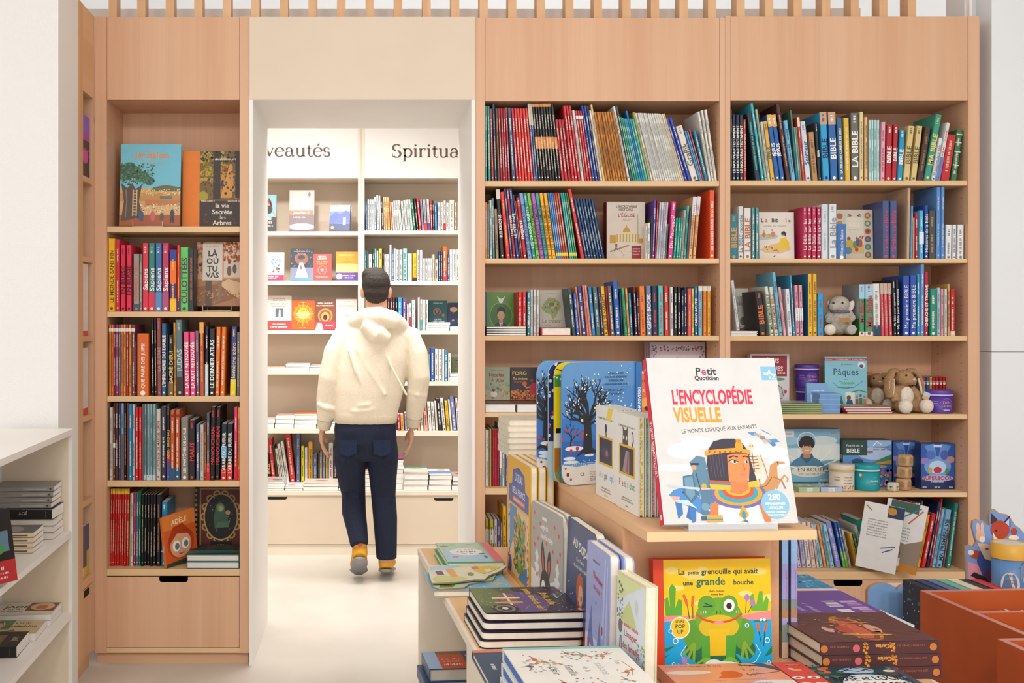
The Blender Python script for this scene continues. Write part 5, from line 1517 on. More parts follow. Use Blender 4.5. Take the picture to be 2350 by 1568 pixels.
def fused(name, build, voxel, m, parent=None, M=None, smooth=3, fuzz=0):
    b = MB(); build(b); o = b.build(name, parent, M)
    o.data.materials.clear(); o.data.materials.append(m)
    for p in o.data.polygons: p.material_index = 0
    remesh(o, voxel, smooth)
    if fuzz:
        tx = bpy.data.textures.new('plush_nap', 'CLOUDS'); tx.noise_scale = .006; tx.noise_depth = 3
        d = o.modifiers.new('nap', 'DISPLACE'); d.texture = tx; d.strength = fuzz; d.mid_level = .5; d.texture_coords = 'LOCAL'
    return o
FURB, FURW, FURG = mat('a8845f', .95, .22, 220), mat('dcd2c2', .95, .12, 220), mat('b0a99d', .95, .16, 220)
def rabbit(px, pz_bot, Y, s, rz, label, tagged):
    M = MT((Xp(px, Y), Y, pz_bot), rz) @ Matrix.Scale(s, 4)
    def body(b):
        b.ball((0, .01, .062), (.046, .042, .06), FURB); b.ball((0, -.004, .142), (.04, .04, .036), FURB); b.ball((.012, -.03, .132), (.026, .022, .02), FURB)
        for q in (-1, 1):
            b.tube([(q * .034, -.002, .1), (q * .056, -.018, .066), (q * .058, -.03, .042)], [.017, .018, .019], FURB)
            b.tube([(q * .025, .0, .028), (q * .042, -.04, .022), (q * .048, -.06, .022)], [.026, .025, .022], FURB)
    r = fused('plush_rabbit', body, .0032, FURB, None, M, 3, .004)
    for q in (-1, 1):
        def ear(b):
            b.tube([(q * .022, .006, .17), (q * .05, .004, .172), (q * .072, -.004, .14), (q * .08, -.012, .095), (q * .078, -.016, .06)], [(.012, .012), (.018, .012), (.024, .011), (.026, .011), (.016, .009)], FURB, 12)
        e = fused('ear', ear, .003, FURB, r, None, 2, .003)
        def inner(b):
            b.tube([(q * .066, -.017, .142), (q * .074, -.025, .1), (q * .073, -.026, .068)], [(.012, .004), (.015, .004), (.008, .003)], FURW, 10)
        fused('ear_lining', inner, .0022, FURW, e, None, 2)
        f = fused('foot', lambda b: b.ball((q * .05, -.078, .027), (.029, .026, .03), FURW), .003, FURW, r, None, 2, .003)
        b = MB(); b.ball((q * .02 + .004, -.040, .155), .0042, mat('120d0a', .15)); b.build('eye', r)
    fused('belly_patch', lambda b: b.ball((0, -.022, .066), (.032, .014, .042), FURW), .003, FURW, r, None, 2, .003)
    b = MB(); b.ball((.012, -.052, .138), (.008, .004, .005), mat('e4c0b0', .8)); b.build('nose', r)
    if tagged:
        b = MB(); b.box(.022, .054, -.058, -.0565, .07, .1, mat('d8b070', .6)); b.box(.022, .054, -.0595, -.058, .084, .102, mat('b8ccd4', .6)); t_ = b.build('paper_tag', r); t_.rotation_euler = (0, .35, 0)
    return tag(r, label, 'plush toy')
rabbit(2073, z + .0045, 4.335, .92, math.radians(12), 'brown plush rabbit with a cream belly and a paper tag', True)
rabbit(2014, z + .0045, 4.463, .8, math.radians(-25), 'second brown plush rabbit, half hidden behind the tagged one', False)
z = zr[2]
def lamb():
    Y = 4.30; M = MT((Xp(1927, Y), Y, z + .003), math.radians(-20))
    def body(b):
        b.ball((0, .005, .056), (.046, .042, .056), FURG); b.ball((-.002, -.006, .118), (.038, .036, .034), FURG); b.ball((-.022, -.024, .11), (.022, .022, .018), FURG)
        b.tube([(-.03, 0, .09), (-.045, -.022, .066), (-.04, -.04, .055)], [.014, .014, .013], FURG); b.tube([(.03, 0, .09), (.043, -.022, .066), (.03, -.044, .056)], [.014, .014, .013], FURG)
        b.tube([(-.024, 0, .026), (-.03, -.035, .022), (-.036, -.056, .022)], [.022, .021, .02], FURG); b.tube([(.024, 0, .026), (.036, -.035, .022), (.042, -.05, .022)], [.022, .021, .02], FURG)
    r = fused('plush_lamb', body, .0032, FURG, None, M, 3, .005)
    for q in (-1, 1):
        fused('ear', lambda b: b.ball((q * .036 + .004, .002, .112), (.012, .008, .024), FURW, rot=Matrix.Rotation(q * .35, 3, 'Y')), .0025, FURW, r, None, 2, .002)
        b = MB(); b.ball((q * .016 - .008, -.038, .124), .0042, mat('120d0a', .15)); b.build('eye', r)
    fused('foot', lambda b: b.ball((-.038, -.07, .022), (.021, .018, .022), FURW), .003, FURW, r, None, 2, .002)
    b = MB(); b.tube([(.034 * math.cos(a), -.004 + .034 * math.sin(a), .09) for a in [2 * math.pi * i / 20 for i in range(21)]], .005, mat('6a6470', .9, .4, 300), 8, False); b.build('neck_scarf', r)
    b = MB(); b.box(-.004, .034, -.062, -.0605, .05, .066, mat('a87a4a', .7)); b.build('paper_tag', r)
    return tag(r, 'grey plush lamb with a patterned neck scarf, sitting between the bibles', 'plush toy')
lamb()
z = zr[4]
CLOUD = [R(0, 0, 1, 1, '7aaecb'), E(.2, .55, .3, .12, 'c8d8dc'), E(.8, .6, .35, .16, 'd4dcd8'), E(.7, .8, .25, .08, 'c8d4d8'), E(.1, .8, .2, .08, '9cc4d8'), E(.9, .35, .3, .12, '6a9cb8')]
box_thing('board_game', 1796, 1927, 985, 4.40, z, .05, '5c90b0', CLOUD + [Ln([(.5, .28), (.5 + .5 * math.cos(k * .42), .28 + .45 * math.sin(k * .42))], .02, 'e8e2d0') for k in range(8)] +
   [E(.42, .78, .17, .17, 'd8e4e8', 28), E(.42, .78, .155, .155, '86b4cc', 28), P([(.12, .36), (.2, .46), (.34, .53), (.5, .53), (.64, .46), (.74, .36)], '4a7a94'), P([(.3, .52), (.34, .58), (.42, .47), (.5, .58), (.54, .52), (.42, .4)], '2f5a74'), R(.36, .5, .48, .6, 'b8805c'), E(.42, .69, .1, .13, 'cf9a78'), E(.42, .79, .12, .09, '241c1a'), E(.32, .74, .04, .07, '241c1a'), E(.52, .74, .04, .07, '241c1a'), E(.38, .7, .012, .008, '2a1a14'), E(.46, .7, .012, .008, '2a1a14'), Ln([(.38, .635), (.42, .625), (.46, .635)], .012, 'e8e0d8'),
    R(.02, .86, .2, .97, 'd4d8da'), Dash(.11, .9, .12, .03, '8a8a90', 4), T(.9, .92, .04, 'c84a3a', 'KATO', 'c', True), E(.45, .26, .3, .1, 'd8d4c4'), T(.53, .26, .1, '3a3a3a', 'EN ROUTE !', mw=.72), T(.5, .2, .036, '4a5a60', 'AVEC CARLO VERS LE CIEL', mw=.56), R(0, 0, 1, .08, '1f5a68'), T(.8, .1, .04, 'e8ecec', 'JEU DE PLATEAU', mw=.4), Dash(.8, .05, .36, .025, 'd8e4e4', 5)], 'board game box reading EN ROUTE ! with a young man against the sky', 'board game', side=[R(0, 0, 1, 1, '4a7a98')])
for i, (a, b, c, d) in enumerate(((1834, 1881, '9fc49a', 'green'), (1884, 1932, 'a9bcd8', 'pale blue'))):
    M = MT((Xp((a + b) / 2, 4.26), 4.26 + .05, z + E1)); w2 = (Xp(b, 4.26) - Xp(a, 4.26)) / 2; m_ = MB(); m_.prism(rrect(-w2, -.05, w2, .05, .001, n=2), 0, .014, mat(c), 'xy'); o = m_.build('card_box', None, M)
    m_ = MB(); m_.box(-w2 - .0004, w2 + .0004, -.0504, .0504, .009, .0172, mat(c)); l_ = m_.build('box_lid', o); art('lid_print', [E(.5, .5, .3, .3, 'd8d4d0'), R(.1, .1, .9, .2, 'c84a50' if i == 0 else '5a6a8a'), E(.5, .5, .14, .12, '7a8a80')], 2 * w2, .1, lambda x, y, q: (-w2 + x, -.05 + y, .0173 + q), l_)
    art('front_print', [R(.35, .1, .66, .9, 'd8dce0'), Dash(.5, .3, .2, .3, '8a9aa0', 3)], 2 * w2, .0172, lambda x, y, q: (-w2 + x, -.0505 - q, y), o)
    tag(o, 'flat %s card box in front of the EN ROUTE game' % d, 'box')
box_thing('puzzle_box', 1934, 2046, 1011, 4.38, z, .07, '24504e', [R(0, 0, 1, 1, '5a8fc4'), R(0, 0, 1, .5, '1f62a8'), E(.7, .95, .3, .1, '8fb0d8'), E(.65, .72, .35, .13, 'a9bcdc'), P([(.55, .5), (.8, .62), (1, .7), (1, .48)], '3a7a5a'), P([(.6, .5), (1, .58), (1, .5)], 'b88a4a'), E(.55, .75, .07, .03, '8a6a7a'), Ln([(.62, .88), (.7, .97), (.8, .9)], .02, 'e8e8e8'), E(.3, .55, .12, .06, '2a4a6a'), E(.4, .47, .1, .03, 'c88a3a'), E(.12, .47, .08, .05, 'c05a5a'), E(.8, .44, .1, .03, 'c0843a'), Dots(40, 0, .02, 1, .42, .04, '3a7ac0', 4), Dots(14, .5, .05, 1, .4, .04, 'a05a8a', 5), Dots(10, .6, .02, 1, .3, .04, 'd08a3a', 6), Dots(12, 0, .02, .9, .45, .03, '2a9a8a', 7), R(0, .68, .5, 1, '24423f'), T(.24, .86, .075, 'dce0dc', 'Puzzle de la', mw=.34), T(.21, .74, .12, 'e4e8e4', 'BIBLE', b=True, mw=.3), Dash(.8, .84, .36, .03, '4a5a7a', 4), Dash(.8, .79, .36, .03, '4a5a7a', 5)], 'puzzle box reading Puzzle de la BIBLE with a sea picture', side=[R(0, 0, 1, 1, '20403f'), Dash(.5, .6, .8, .1, 'c8d0cc', 3)])
tin(1915, 1972, 1069, 1127, 4.275, z, 'd2c6b4', 'd6cab8', 'c8a04a', 'cream tin with a yellow stripe in front of the puzzle box', [T(.55, .5, .09, '6a6058', 'Trésors avec', mw=.3), T(.55, .39, .09, '6a6058', 'les saints', mw=.3), T(.55, .28, .09, '6a6058', 'en famille', mw=.3), Dots(24, .35, .08, .8, .22, .014, '5a4a40', 4), Dots(8, .35, .08, .8, .22, .02, 'a84a3a', 5), Dash(.2, .5, .18, .05, '9a8a78', 3), Dash(.2, .4, .18, .05, '9a8a78', 6), Dots(6, .2, .8, .9, .95, .012, '5a5048', 7)])
tin(1973, 2030, 1069, 1127, 4.275, z, '14919c', '1a99a4', 'dce4e0', 'teal tin with a white stripe in front of the puzzle box', [T(.6, .36, .09, 'd8ecec', 'Bénédicité', b=True, mw=.3), Dash(.62, .5, .12, .05, '8ad0d4', 3), Dash(.6, .24, .14, .04, '8ad0d4', 4), E(.14, .6, .05, .05, 'd8d0c0'), E(.2, .56, .03, .04, 'c05a4a'), E(.92, .3, .05, .06, 'd8a8b0')])
SB = [R(0, 0, 1, 1, '2a55a4'), R(0, 0, 1, .2, '1c2c5c'), P([(.5, .45), (.1, .95), (.4, 1), (.5, .6), (.6, 1), (.9, .95)], '5a8ad0'), E(.5, .5, .4, .3, '6a9ad8'), E(.5, .48, .26, .2, 'b4d0ec'), E(.3, .75, .14, .13, '4a6ab8'), E(.7, .75, .12, .15, '4a5aa8'), E(.12, .62, .14, .1, '8a7ac0'), E(.88, .65, .12, .1, 'b08a8a'), R(.38, .92, .62, .97, 'c8d4ec'), E(.5, .42, .12, .1, 'b82a34'), E(.28, .42, .06, .09, 'c0a03a'), E(.78, .4, .06, .09, '4a8a5a'), E(.5, .24, .46, .1, '9ab8e4'), T(.5, .2, .13, 'b8202c', 'SUPERBOOK', b=True, mw=.88), Dash(.5, .15, .4, .025, 'c8d0e8', 3), Dash(.12, .03, .14, .03, 'c8d0e8', 4), Dash(.5, .03, .18, .03, 'c8d0e8', 5), Dash(.9, .03, .12, .03, 'c8d0e8', 6)]
box_thing('media_box', 2049, 2110, 1014, 4.42, z, .04, '1c2c5c', SB, 'blue Superbook box behind the stacked wooden dice', side=[R(0, 0, 1, 1, '22386c')])
box_thing('media_box', 2113, 2190, 1019, 4.33, z, .045, '1c2c5c', SB, 'front Superbook box with red lettering beside the wooden dice', side=[R(0, 0, 1, 1, '22386c')])
BEECH = mat('c09a72', .6, .08, 60)
def die(px, Y, zz, s, label, white=False):
    m = mat('d4c8b4', .5) if white else BEECH; b = MB(); r = s * .5
    bm = bmesh.new(); bmesh.ops.create_cube(bm, size=s); bmesh.ops.bevel(bm, geom=bm.edges[:], offset=s * .2, segments=4, profile=.5, affect='EDGES')
    me = bpy.data.meshes.new('wooden_die'); bm.to_mesh(me); bm.free(); me.materials.append(m)
    for p in me.polygons: p.use_smooth = True
    o = bpy.data.objects.new('wooden_die', me); COL.objects.link(o); o.matrix_local = MT((Xp(px, Y), Y + r, zz + r + E1), math.radians(38))
    dk = '6a4e34'
    ops = [E(.5, .5, .3, .3, '7a5c40', 24), E(.5, .5, .285, .285, 'b89268', 24)] + [Dash(.5, .32 + k * .09, .42, .045, dk, k + 3) for k in range(5)] if not white else [P([(.25, .5), (.4, .62), (.6, .62), (.75, .5), (.55, .46), (.53, .3), (.47, .3), (.45, .46)], '3a7a6a'), Dash(.5, .2, .5, .05, 'b84a4a', 3)]
    art('engraved_print', ops, s, s, lambda x, y, d: (x - r, -r - d, y - r), o); art('engraved_print', ops, s, s, lambda x, y, d: (-r - d, r - x, y - r), o)
    return tag(o, label, 'dice')
sd = .0455
for i in range(3): die(2080 + i * 2, 4.285, z + i * (sd + .0008), sd, ['bottom', 'middle', 'top'][i] + ' engraved wooden die in the stack of three')
die(2054, 4.262, z, .034, 'small cream die with a green tree beside the wooden dice', True)
z = zr[5]
def angled(px, Y, wd, h, t, rz, roll, col, spinec, back, label, spine=None, dz=.0145):
    M = Matrix.Translation((Xp(px, Y), Y, z + dz)) @ Matrix.Rotation(math.radians(roll), 4, 'Y') @ Matrix.Rotation(math.radians(rz), 4, 'Z')
    o = book('picture_book', wd, h, t, col, M, True, None, spine, spinec)
    art('back_print', back, wd, h, lambda x, y, d: (wd / 2 - x, t / 2 + d, y), o); return tag(o, label, 'book')
PENC = [R(0, 0, 1, 1, 'd8d7d6'), R(.6, .82, 1, 1, '2a3a5a'), E(.7, .92, .12, .1, 'b8862c'), Ln([(.05, .95), (.2, .88)], .03, '9a7a3a'), Ln([(.55, .34), (.9, .4)], .03, '2f6a80'), Ln([(.6, .28), (.85, .36)], .03, '3a4a8a')] + [Dash(.4, .74 - k * .04, .5, .018, '6a6a6a', k) for k in range(7)]
angled(2008, 4.212, .14, .25, .013, 150, 9, 'd8d7d6', '8a8a90', PENC, 'white activity book with pencils on its back, leaning towards the red bible')
angled(2055, 4.205, .14, .262, .016, 148, 11, 'd8d7d6', 'b8302c', [R(0, 0, 1, 1, 'd8d7d6'), R(.1, .86, .8, 1, '3a5a50'), Ln([(.45, .78), (.85, .95)], .035, '2f7a80'), Ln([(.6, .7), (.9, .92)], .035, 'c8523a'), P([(0, .1), (.1, .35), (.3, .45), (.6, .4), (1, .5), (1, .1)], '8a7a6a'), R(0, 0, 1, .12, 'b87a30'), E(.4, .25, .14, .1, '6a4a34'), R(.05, .07, .55, .19, 'e0e0de'), Dash(.3, .1, .36, .05, '3a3a3a', 3)] + [Dash(.45, .62 - k * .045, .45, .018, '6a6a6a', k) for k in range(5)], 'white picture book with a rocky drawing and a price sticker, jutting from the lowest shelf')
fo('sign_frame', 2200, 2222, 1184, 4.31, z, .012, '2f8a44', [R(.2, .18, .9, .92, 'dfe3e0')], 'green framed white card against the side of the pillar bookcase', 'frame', tilt=0)

# ---- back room
RB_ = 'back room covers'
z1 = zbl[0]; Yb = YU + .07
fo('paperback', 590, 633.7, 447, Yb, z1, .02, '3a3a3a', [R(0, 0, 1, 1, '8ab8c8'), R(0, 0, 1, .4, '3a3632'), E(.6, .6, .2, .24, '2a2624'), E(.62, .76, .1, .12, 'c89070'), P([(.5, .8), (.6, .92), (.75, .8), (.72, .6), (.78, .7)], '7a3a24'), Ln([(.8, .55), (.95, .42)], .08, 'c89070'), T(.6, .32, .09, 'e8e4dc', 'MES', b=True), T(.55, .22, .1, 'e8e4dc', 'NTES', b=True), Dash(.6, .14, .5, .03, 'e0dcd4', 3)], 'book with a dark-haired woman on its cover beside the door frame, back room', tilt=8)
fo('paperback', 663.7, 721, 437, Yb, z1 + .004, .025, '8a6a6a', [R(0, 0, 1, 1, 'c8b4b0'), E(.5, .9, .35, .14, 'd8b8b0'), E(.5, .72, .3, .2, 'ece4e0'), R(0, .4, .95, .5, 'd8784a'), T(.48, .42, .085, 'f0e8e0', 'Jean-Paul II', b=True, mw=.86), R(0, 0, 1, .4, '7a6a70'), E(.5, .1, .5, .14, 'd8d4d4'), E(.8, .9, .05, .1, '8a4a50'), Dash(.4, .32, .5, .03, 'f0ece8', 3)], 'book titled Jean-Paul II on an acrylic lip, back room', tilt=8)
fo('paperback', 756, 803, 472, Yb, z1 + .004, .03, '3a4a78', [R(0, 0, 1, 1, '7a8ad0'), R(0, .75, 1, 1, 'a8b4d8'), P([(0, .55), (.3, .72), (.5, .62), (.8, .78), (1, .66), (1, .3), (0, .25)], '5a6ac0'), R(0, 0, 1, .26, '3a4a7a'), T(.6, .84, .12, 'e8ecf4', 'NOÉ', b=True), E(.15, .12, .08, .08, 'd89a70'), R(.66, .2, .8, .5, 'c0c8e8')], 'blue mountain book tilted in a clear stand, back room', tilt=12, rz=math.radians(-8))
b = MB(); b.box(-.05, .05, -.002, .002, 0, .155, ACRYLIC); b.box(-.05, .05, -.06, .0, 0, .003, ACRYLIC); tag(b.build('acrylic_stand', None, MT((Xp(788, Yb + .09), Yb + .11, z1 + E1), math.radians(-8), math.radians(-6))), 'clear acrylic stand behind the blue mountain book, back room', 'book stand')
z1 = zbl[1]
fo('paperback', 608.7, 651.6, 580, Yb, z1, .02, 'd8d4d4', [R(0, 0, 1, 1, 'e0dcdc'), Dots(24, .3, .35, .8, .75, .05, '6aa0c0', 3), Dots(10, .35, .3, .75, .45, .06, '8a6a50', 4), R(0, 0, 1, .2, 'b83058'), Dash(.4, .12, .6, .04, 'f0e0e8', 3), Dash(.35, .05, .5, .04, 'f0e0e8', 5)], 'white book with small blue figures and a crimson band, back room', tilt=8)
fo('paperback', 666, 719, 571.5, Yb, z1, .025, '2a3444', [R(0, 0, 1, 1, '2c3648'), R(0, 0, 1, .4, '7a8098'), E(.48, .68, .3, .26, '8a5a48'), E(.48, .72, .16, .1, '3a3440'), P([(.2, .05), (.4, .55), (.55, .55), (.8, .05)], 'd8d8e0'), R(.42, .35, .52, .48, '7a6a68'), Dots(30, 0, .4, 1, .98, .02, 'd8a070', 4), Dash(.5, .9, .7, .03, 'e0dce0', 3), R(0, 0, 1, .1, '5a90a8')], 'dark cosmic cover with a bright path, back room', tilt=8)
fo('paperback', 717.5, 761, 584, Yb, z1, .02, 'b83a38', [R(0, 0, 1, 1, 'c84a44'), T(.5, .88, .07, 'f0e8e0', 'FRÉDÉRIC', b=True, mw=.6), T(.5, .79, .1, 'f0e8e0', 'LENOIR', b=True, mw=.8), Dash(.5, .68, .6, .07, 'e0b03a', 7), Dash(.5, .6, .5, .07, 'e0b03a', 8), E(.5, .4, .24, .24, 'e08a80', 24), E(.5, .4, .2, .2, 'c84a44', 24), E(.5, .4, .1, .1, 'e08a80', 16), Dash(.5, .15, .7, .03, 'f0d8d0', 4), Dash(.5, .1, .6, .03, 'f0d8d0', 5)], 'red book by LENOIR with a round emblem, back room', tilt=8)
fo('paperback', 771, 821, 579, Yb, z1, .025, 'c8801c', [R(0, 0, 1, 1, 'e0901c'), R(0, .28, 1, .58, 'ecc07a'), T(.5, .86, .07, 'f0dca8', 'FRÉDÉRIC LENOIR', mw=.8), T(.5, .72, .1, '7a4a18', 'Les', mw=.3), T(.5, .61, .09, '7a4a18', '5 PILIERS', mw=.7), T(.5, .42, .1, 'c8a060', 'SAGESSE', mw=.7), R(.0, 0, 1, .28, '5a3f8a'), E(.15, .14, .14, .14, 'd8c0a8'), Dash(.6, .15, .6, .04, 'ece4f0', 3), Dash(.6, .08, .4, .04, 'ece4f0', 5)], 'orange book titled 5 PILIERS with a purple band, back room', tilt=8)
z1 = zbl[2]
fo('paperback', 590, 610.5, 699, Yb, z1, .02, '2a4a64', [R(0, 0, 1, 1, '2a4a68'), R(.6, .3, 1, .5, 'b87a3a')], 'dark blue book cut off by the door frame, back room', tilt=8)
fo('paperback', 611, 668.5, 680, Yb, z1, .025, 'cfc2b4', [R(0, 0, 1, 1, 'd8ccc0'), Dash(.5, .9, .5, .03, '8a7a70', 2), Dash(.5, .84, .6, .03, '8a7a70', 3), Dash(.5, .74, .7, .035, 'b0504a', 4), Dash(.5, .67, .6, .035, 'b0504a', 5), R(.36, .36, .66, .62, '5a6468'), P([(.48, .38), (.5, .6), (.56, .58), (.58, .38)], 'd8d0c8'), R(0, 0, 1, .26, 'c0403c'), T(.5, .14, .07, 'f4e8e4', 'Une invitation', b=True, mw=.7), T(.5, .06, .07, 'f4e8e4', 'à la vie spirituelle', b=True, mw=.8)], 'beige book with a red band reading Une invitation, back room', tilt=8)
fo('paperback', 669, 722, 691.5, Yb, z1, .025, 'c8501c', [R(0, 0, 1, 1, 'dc5a1c'), E(.5, .55, .42, .4, 'e4821c', 28), E(.5, .55, .26, .26, 'eeb83a', 24)] + [Ln([(.5, .55), (.5 + .46 * math.cos(k * .52), .55 + .42 * math.sin(k * .52))], .02, 'f0c040') for k in range(12)] + [T(.5, .62, .12, 'a83a1c', 'JOYEUX', mw=.55), T(.5, .48, .15, 'f8f0e0', 'miracles', b=True, mw=.8), Dash(.5, .4, .6, .03, 'f8f0e0', 3), Dash(.5, .93, .3, .025, 'f0d0a0', 4), Dash(.5, .05, .3, .025, 'f0d0a0', 5)], 'orange sunburst book titled miracles, back room', tilt=8)
fo('paperback', 722.5, 770, 691.5, Yb, z1, .025, '6a3a2c', [R(0, 0, 1, 1, '7a4430'), T(.5, .88, .07, 'f0e4d4', 'FRÈRE LAURENT', b=True, mw=.8), T(.5, .8, .06, 'f0e4d4', 'DE LA RÉSURRECTION', b=True, mw=.9), E(.5, .48, .36, .36, 'c8844a', 24), E(.5, .46, .28, .3, '8a4f2c', 24), E(.5, .44, .2, .24, 'd89a5a', 24), E(.5, .42, .1, .14, '3a2420', 16), R(0, 0, 1, .28, 'a83a48'), E(.22, .14, .14, .14, 'ece6e0'), P([(0, 0), (.1, .14), (.36, .12), (.42, 0)], 'ece6e0'), T(.68, .12, .07, 'f0e0e4', 'LÉON XIV', b=True, mw=.4)], 'brown book with glowing arches on its cover, back room', tilt=8)
fo('paperback', 771, 819, 687.5, Yb, z1, .02, 'd0c4bc', [R(0, 0, 1, 1, 'd8ccc4'), Dash(.5, .9, .4, .025, '9a8a80', 3), T(.5, .74, .085, 'b05a4c', 'ECOUTEZ-LE', mw=.8), Dash(.5, .68, .6, .025, '9a8a80', 4), E(.55, .45, .12, .1, 'b8a8a0')], 'off-white book titled ECOUTEZ-LE behind the walking person, back room', tilt=8)
def pile(x0, x1, Y, dep, z, hs, cols, what, grp, top=None, name='paperback', rz=0):
    zz = z; n = len(hs)
    for i, (h, c) in enumerate(zip(hs, cols)):
        j = (i * 37 % 5 - 2) * .6
        pos = 'single book' if n == 1 else ('topmost' if i == n - 1 else 'lowest' if i == 0 else ORD[i] + ' lowest')
        lb = ('%s lying %s' % (pos, what)) if n == 1 else ('%s flat book %s' % (pos, what))
        flat(name, x0 + j, x1 + j, Y, dep, zz, h, c, lb, top if i == n - 1 else None, rz=rz + j * .008, group=grp if n > 1 else None, hard=h > .03, edge=mat('e9e5de', .8, .04)); zz += h + .0009
Yp = YU + .03
zz = zbl[3]
pile(596, 655, Yp, .16, zz, [.022], ['d8a878'], 'by the door frame, back room fourth shelf', 'x')
pile(656, 711, Yp, .16, zz, [.021, .02], ['dcd4cc', 'd8ccc8'], 'second from the door frame, back room fourth shelf', 'flat pile on the fourth back-room shelf')
pile(712, 760, Yp, .16, zz, [.018, .014], ['e0d8d0', 'd0c4b8'], 'beside the cream sleeve, back room fourth shelf', 'flat pair on the fourth back-room shelf')
zz = zbl[4]
pile(592, 631, Yp, .16, zz, [.032, .022], ['dcd4cc', 'd8ccc8'], 'by the door frame, back room fifth shelf', 'pile by the door frame, fifth back-room shelf')
pile(632, 675, Yp, .16, zz, [.028, .026, .022], ['dcd4cc', 'd8ccc8', 'c8a898'], 'in the second pile, back room fifth shelf', 'second pile, fifth back-room shelf')
pile(676, 727, Yp, .16, zz, [.026, .024, .026, .008], ['dcd4cc', 'd8ccc8', 'e0d8d0', 'd8762a'], 'in the orange-topped pile, back room fifth shelf', 'orange-topped pile, fifth back-room shelf')
pile(728, 775, Yp, .16, zz, [.014, .014, .012], ['3a8a94', 'd87a6a', '5a9aa4'], 'in the bright pile, back room fifth shelf', 'bright pile, fifth back-room shelf')
Yc = YL + .02; zz = BASEZ
pile(592, 653, Yc, .2, zz, [.012, .012, .012, .012], ['c8c8c4', 'd0ccc8', 'c4c0c0', 'a8b8c0'], 'by the door frame on the counter', 'pile by the door frame on the counter', [R(0, 0, 1, 1, 'a8b8b8'), E(.4, .5, .25, .3, 'd09a80'), E(.7, .4, .2, .2, 'b0705a')])
pile(655, 696, Yc, .16, zz, [.012, .012], ['d0d4d8', 'dcdcdc'], 'in the small second pile on the counter', 'small pile on the counter', [R(0, 0, 1, 1, 'd8dce0'), E(.5, .5, .3, .1, '8a6a7a'), R(.1, .2, .5, .3, 'b84a5a')])
pile(697, 777, Yc, .18, zz, [.022, .02], ['d4c4b0', 'd8cab8'], 'in the wide beige pile on the counter', 'wide beige pile on the counter', [R(0, 0, 1, 1, 'd8cab8'), E(.5, .5, .2, .12, 'b07a7a')])
pile(778, 817, Yc, .18, zz, [.018, .018, .018, .018], ['2a5494', '2a3a5c', '2f60a4', '28406a'], 'in the blue pile between the legs on the counter', 'blue pile on the counter')
pile(818, 861, Yc, .15, zz, [.022, .022, .022, .022, .01], ['dcd8d4', 'd8d4d0', 'dcd8d4', 'd8d4d0', 'c8523a'], 'in the white pile between the legs on the counter', 'white pile on the counter', [R(0, 0, 1, 1, 'c8ccb8'), R(0, .6, 1, 1, 'c85a3a')])
pile(864, 888, Yc, .18, zz, [.03, .03], ['dcd8d4', 'd8d4d0'], 'behind the dark trouser leg on the counter', 'pair behind the trouser leg')
pile(889, 926, Yc + .05, .18, zz, [.03, .028, .03, .02, .022, .02, .012], ['d4ccc4', 'dcd8d0', '8a8a90', 'd8d4d0', 'c8c8cc', 'b8b8bc', 'c02a90'], 'in the tall pink-topped pile on the counter', 'tall pink-topped pile on the counter', [R(0, 0, 1, 1, 'c02a90'), R(0, 0, 1, .3, '2a2a30')])
pile(927, 983, Yc, .18, zz, [.032, .032, .034, .01], ['dcd4d0', 'd8d4d0', 'e0dcd8', 'd8504a'], 'in the red-topped pile on the counter', 'red-topped pile on the counter', [R(0, 0, 1, 1, 'd8d4c8'), E(.5, .5, .3, .1, 'd86a4a'), R(0, .75, 1, 1, '4a9a8a')])
pile(985, 1036, Yc, .18, zz, [.03, .03, .024, .012], ['dcd8d4', 'dcd8d4', 'e0dcd8', '5a88c4'], 'in the blue-topped pile on the counter', 'blue-topped pile on the counter', [R(0, 0, 1, 1, 'e0e0e0'), R(0, 0, 1, .5, '6a94cc'), E(.6, .7, .2, .1, 'c08a5a')])
pile(1038, 1075, Yc, .18, zz, [.03, .02, .03], ['dcd8d4', '3a3a40', 'dcd8d4'], 'against the right door lining on the counter'.replace('right ', 'far '), 'pile against the far door lining', [R(0, 0, 1, 1, 'b8a898'), E(.5, .5, .3, .2, '7a4a3a')])
z1 = zbr[2]
pile(981, 1032, Yp - .01, .15, z1, [.016, .015, .016], ['dcd8d4', 'd8d4d0', 'dcd8d4'], 'in front of the teal cover, second back-room bookcase', 'flat pile before the teal cover')
fo('paperback', 984, 1027, 691, Yp + .17, z1, .02, '1f5a64', [R(0, 0, 1, 1, '1f5a66'), Dash(.5, .9, .5, .03, 'd8e0e0', 3), E(.45, .62, .2, .2, 'b8783a'), E(.45, .62, .14, .15, '2a4a54'), E(.45, .64, .08, .1, '9a7a60'), P([(.28, .4), (.36, .54), (.56, .54), (.66, .4)], '3a5a64'), E(.78, .5, .07, .09, 'a87a3a'), T(.5, .33, .08, 'e4e8e4', 'LA FOI', b=True, mw=.4), T(.5, .25, .08, 'e4e8e4', 'CHRÉTIENNE', b=True, mw=.7)], 'teal book titled LA FOI CHRÉTIENNE, second back-room bookcase', tilt=6)
pile(1034, 1070, Yp - .01, .15, z1, [.024], ['dcd8d4'], 'under the dark blue map cover, second back-room bookcase', 'x')
fo('paperback', 1028.5, 1072, 696, Yp + .17, z1, .02, '24345a', [R(0, 0, 1, 1, '283a60'), E(.3, .75, .2, .14, 'd0a878'), P([(.5, .3), (.6, .8), (.9, .9), (1, .4), (.8, .2)], 'd0a070'), Dots(10, .1, .3, .9, .9, .05, 'c89868', 4), R(0, 0, 1, .1, '3a8ac0')], 'dark blue book with a gold map, second back-room bookcase', tilt=6)
z1 = zbr[3]
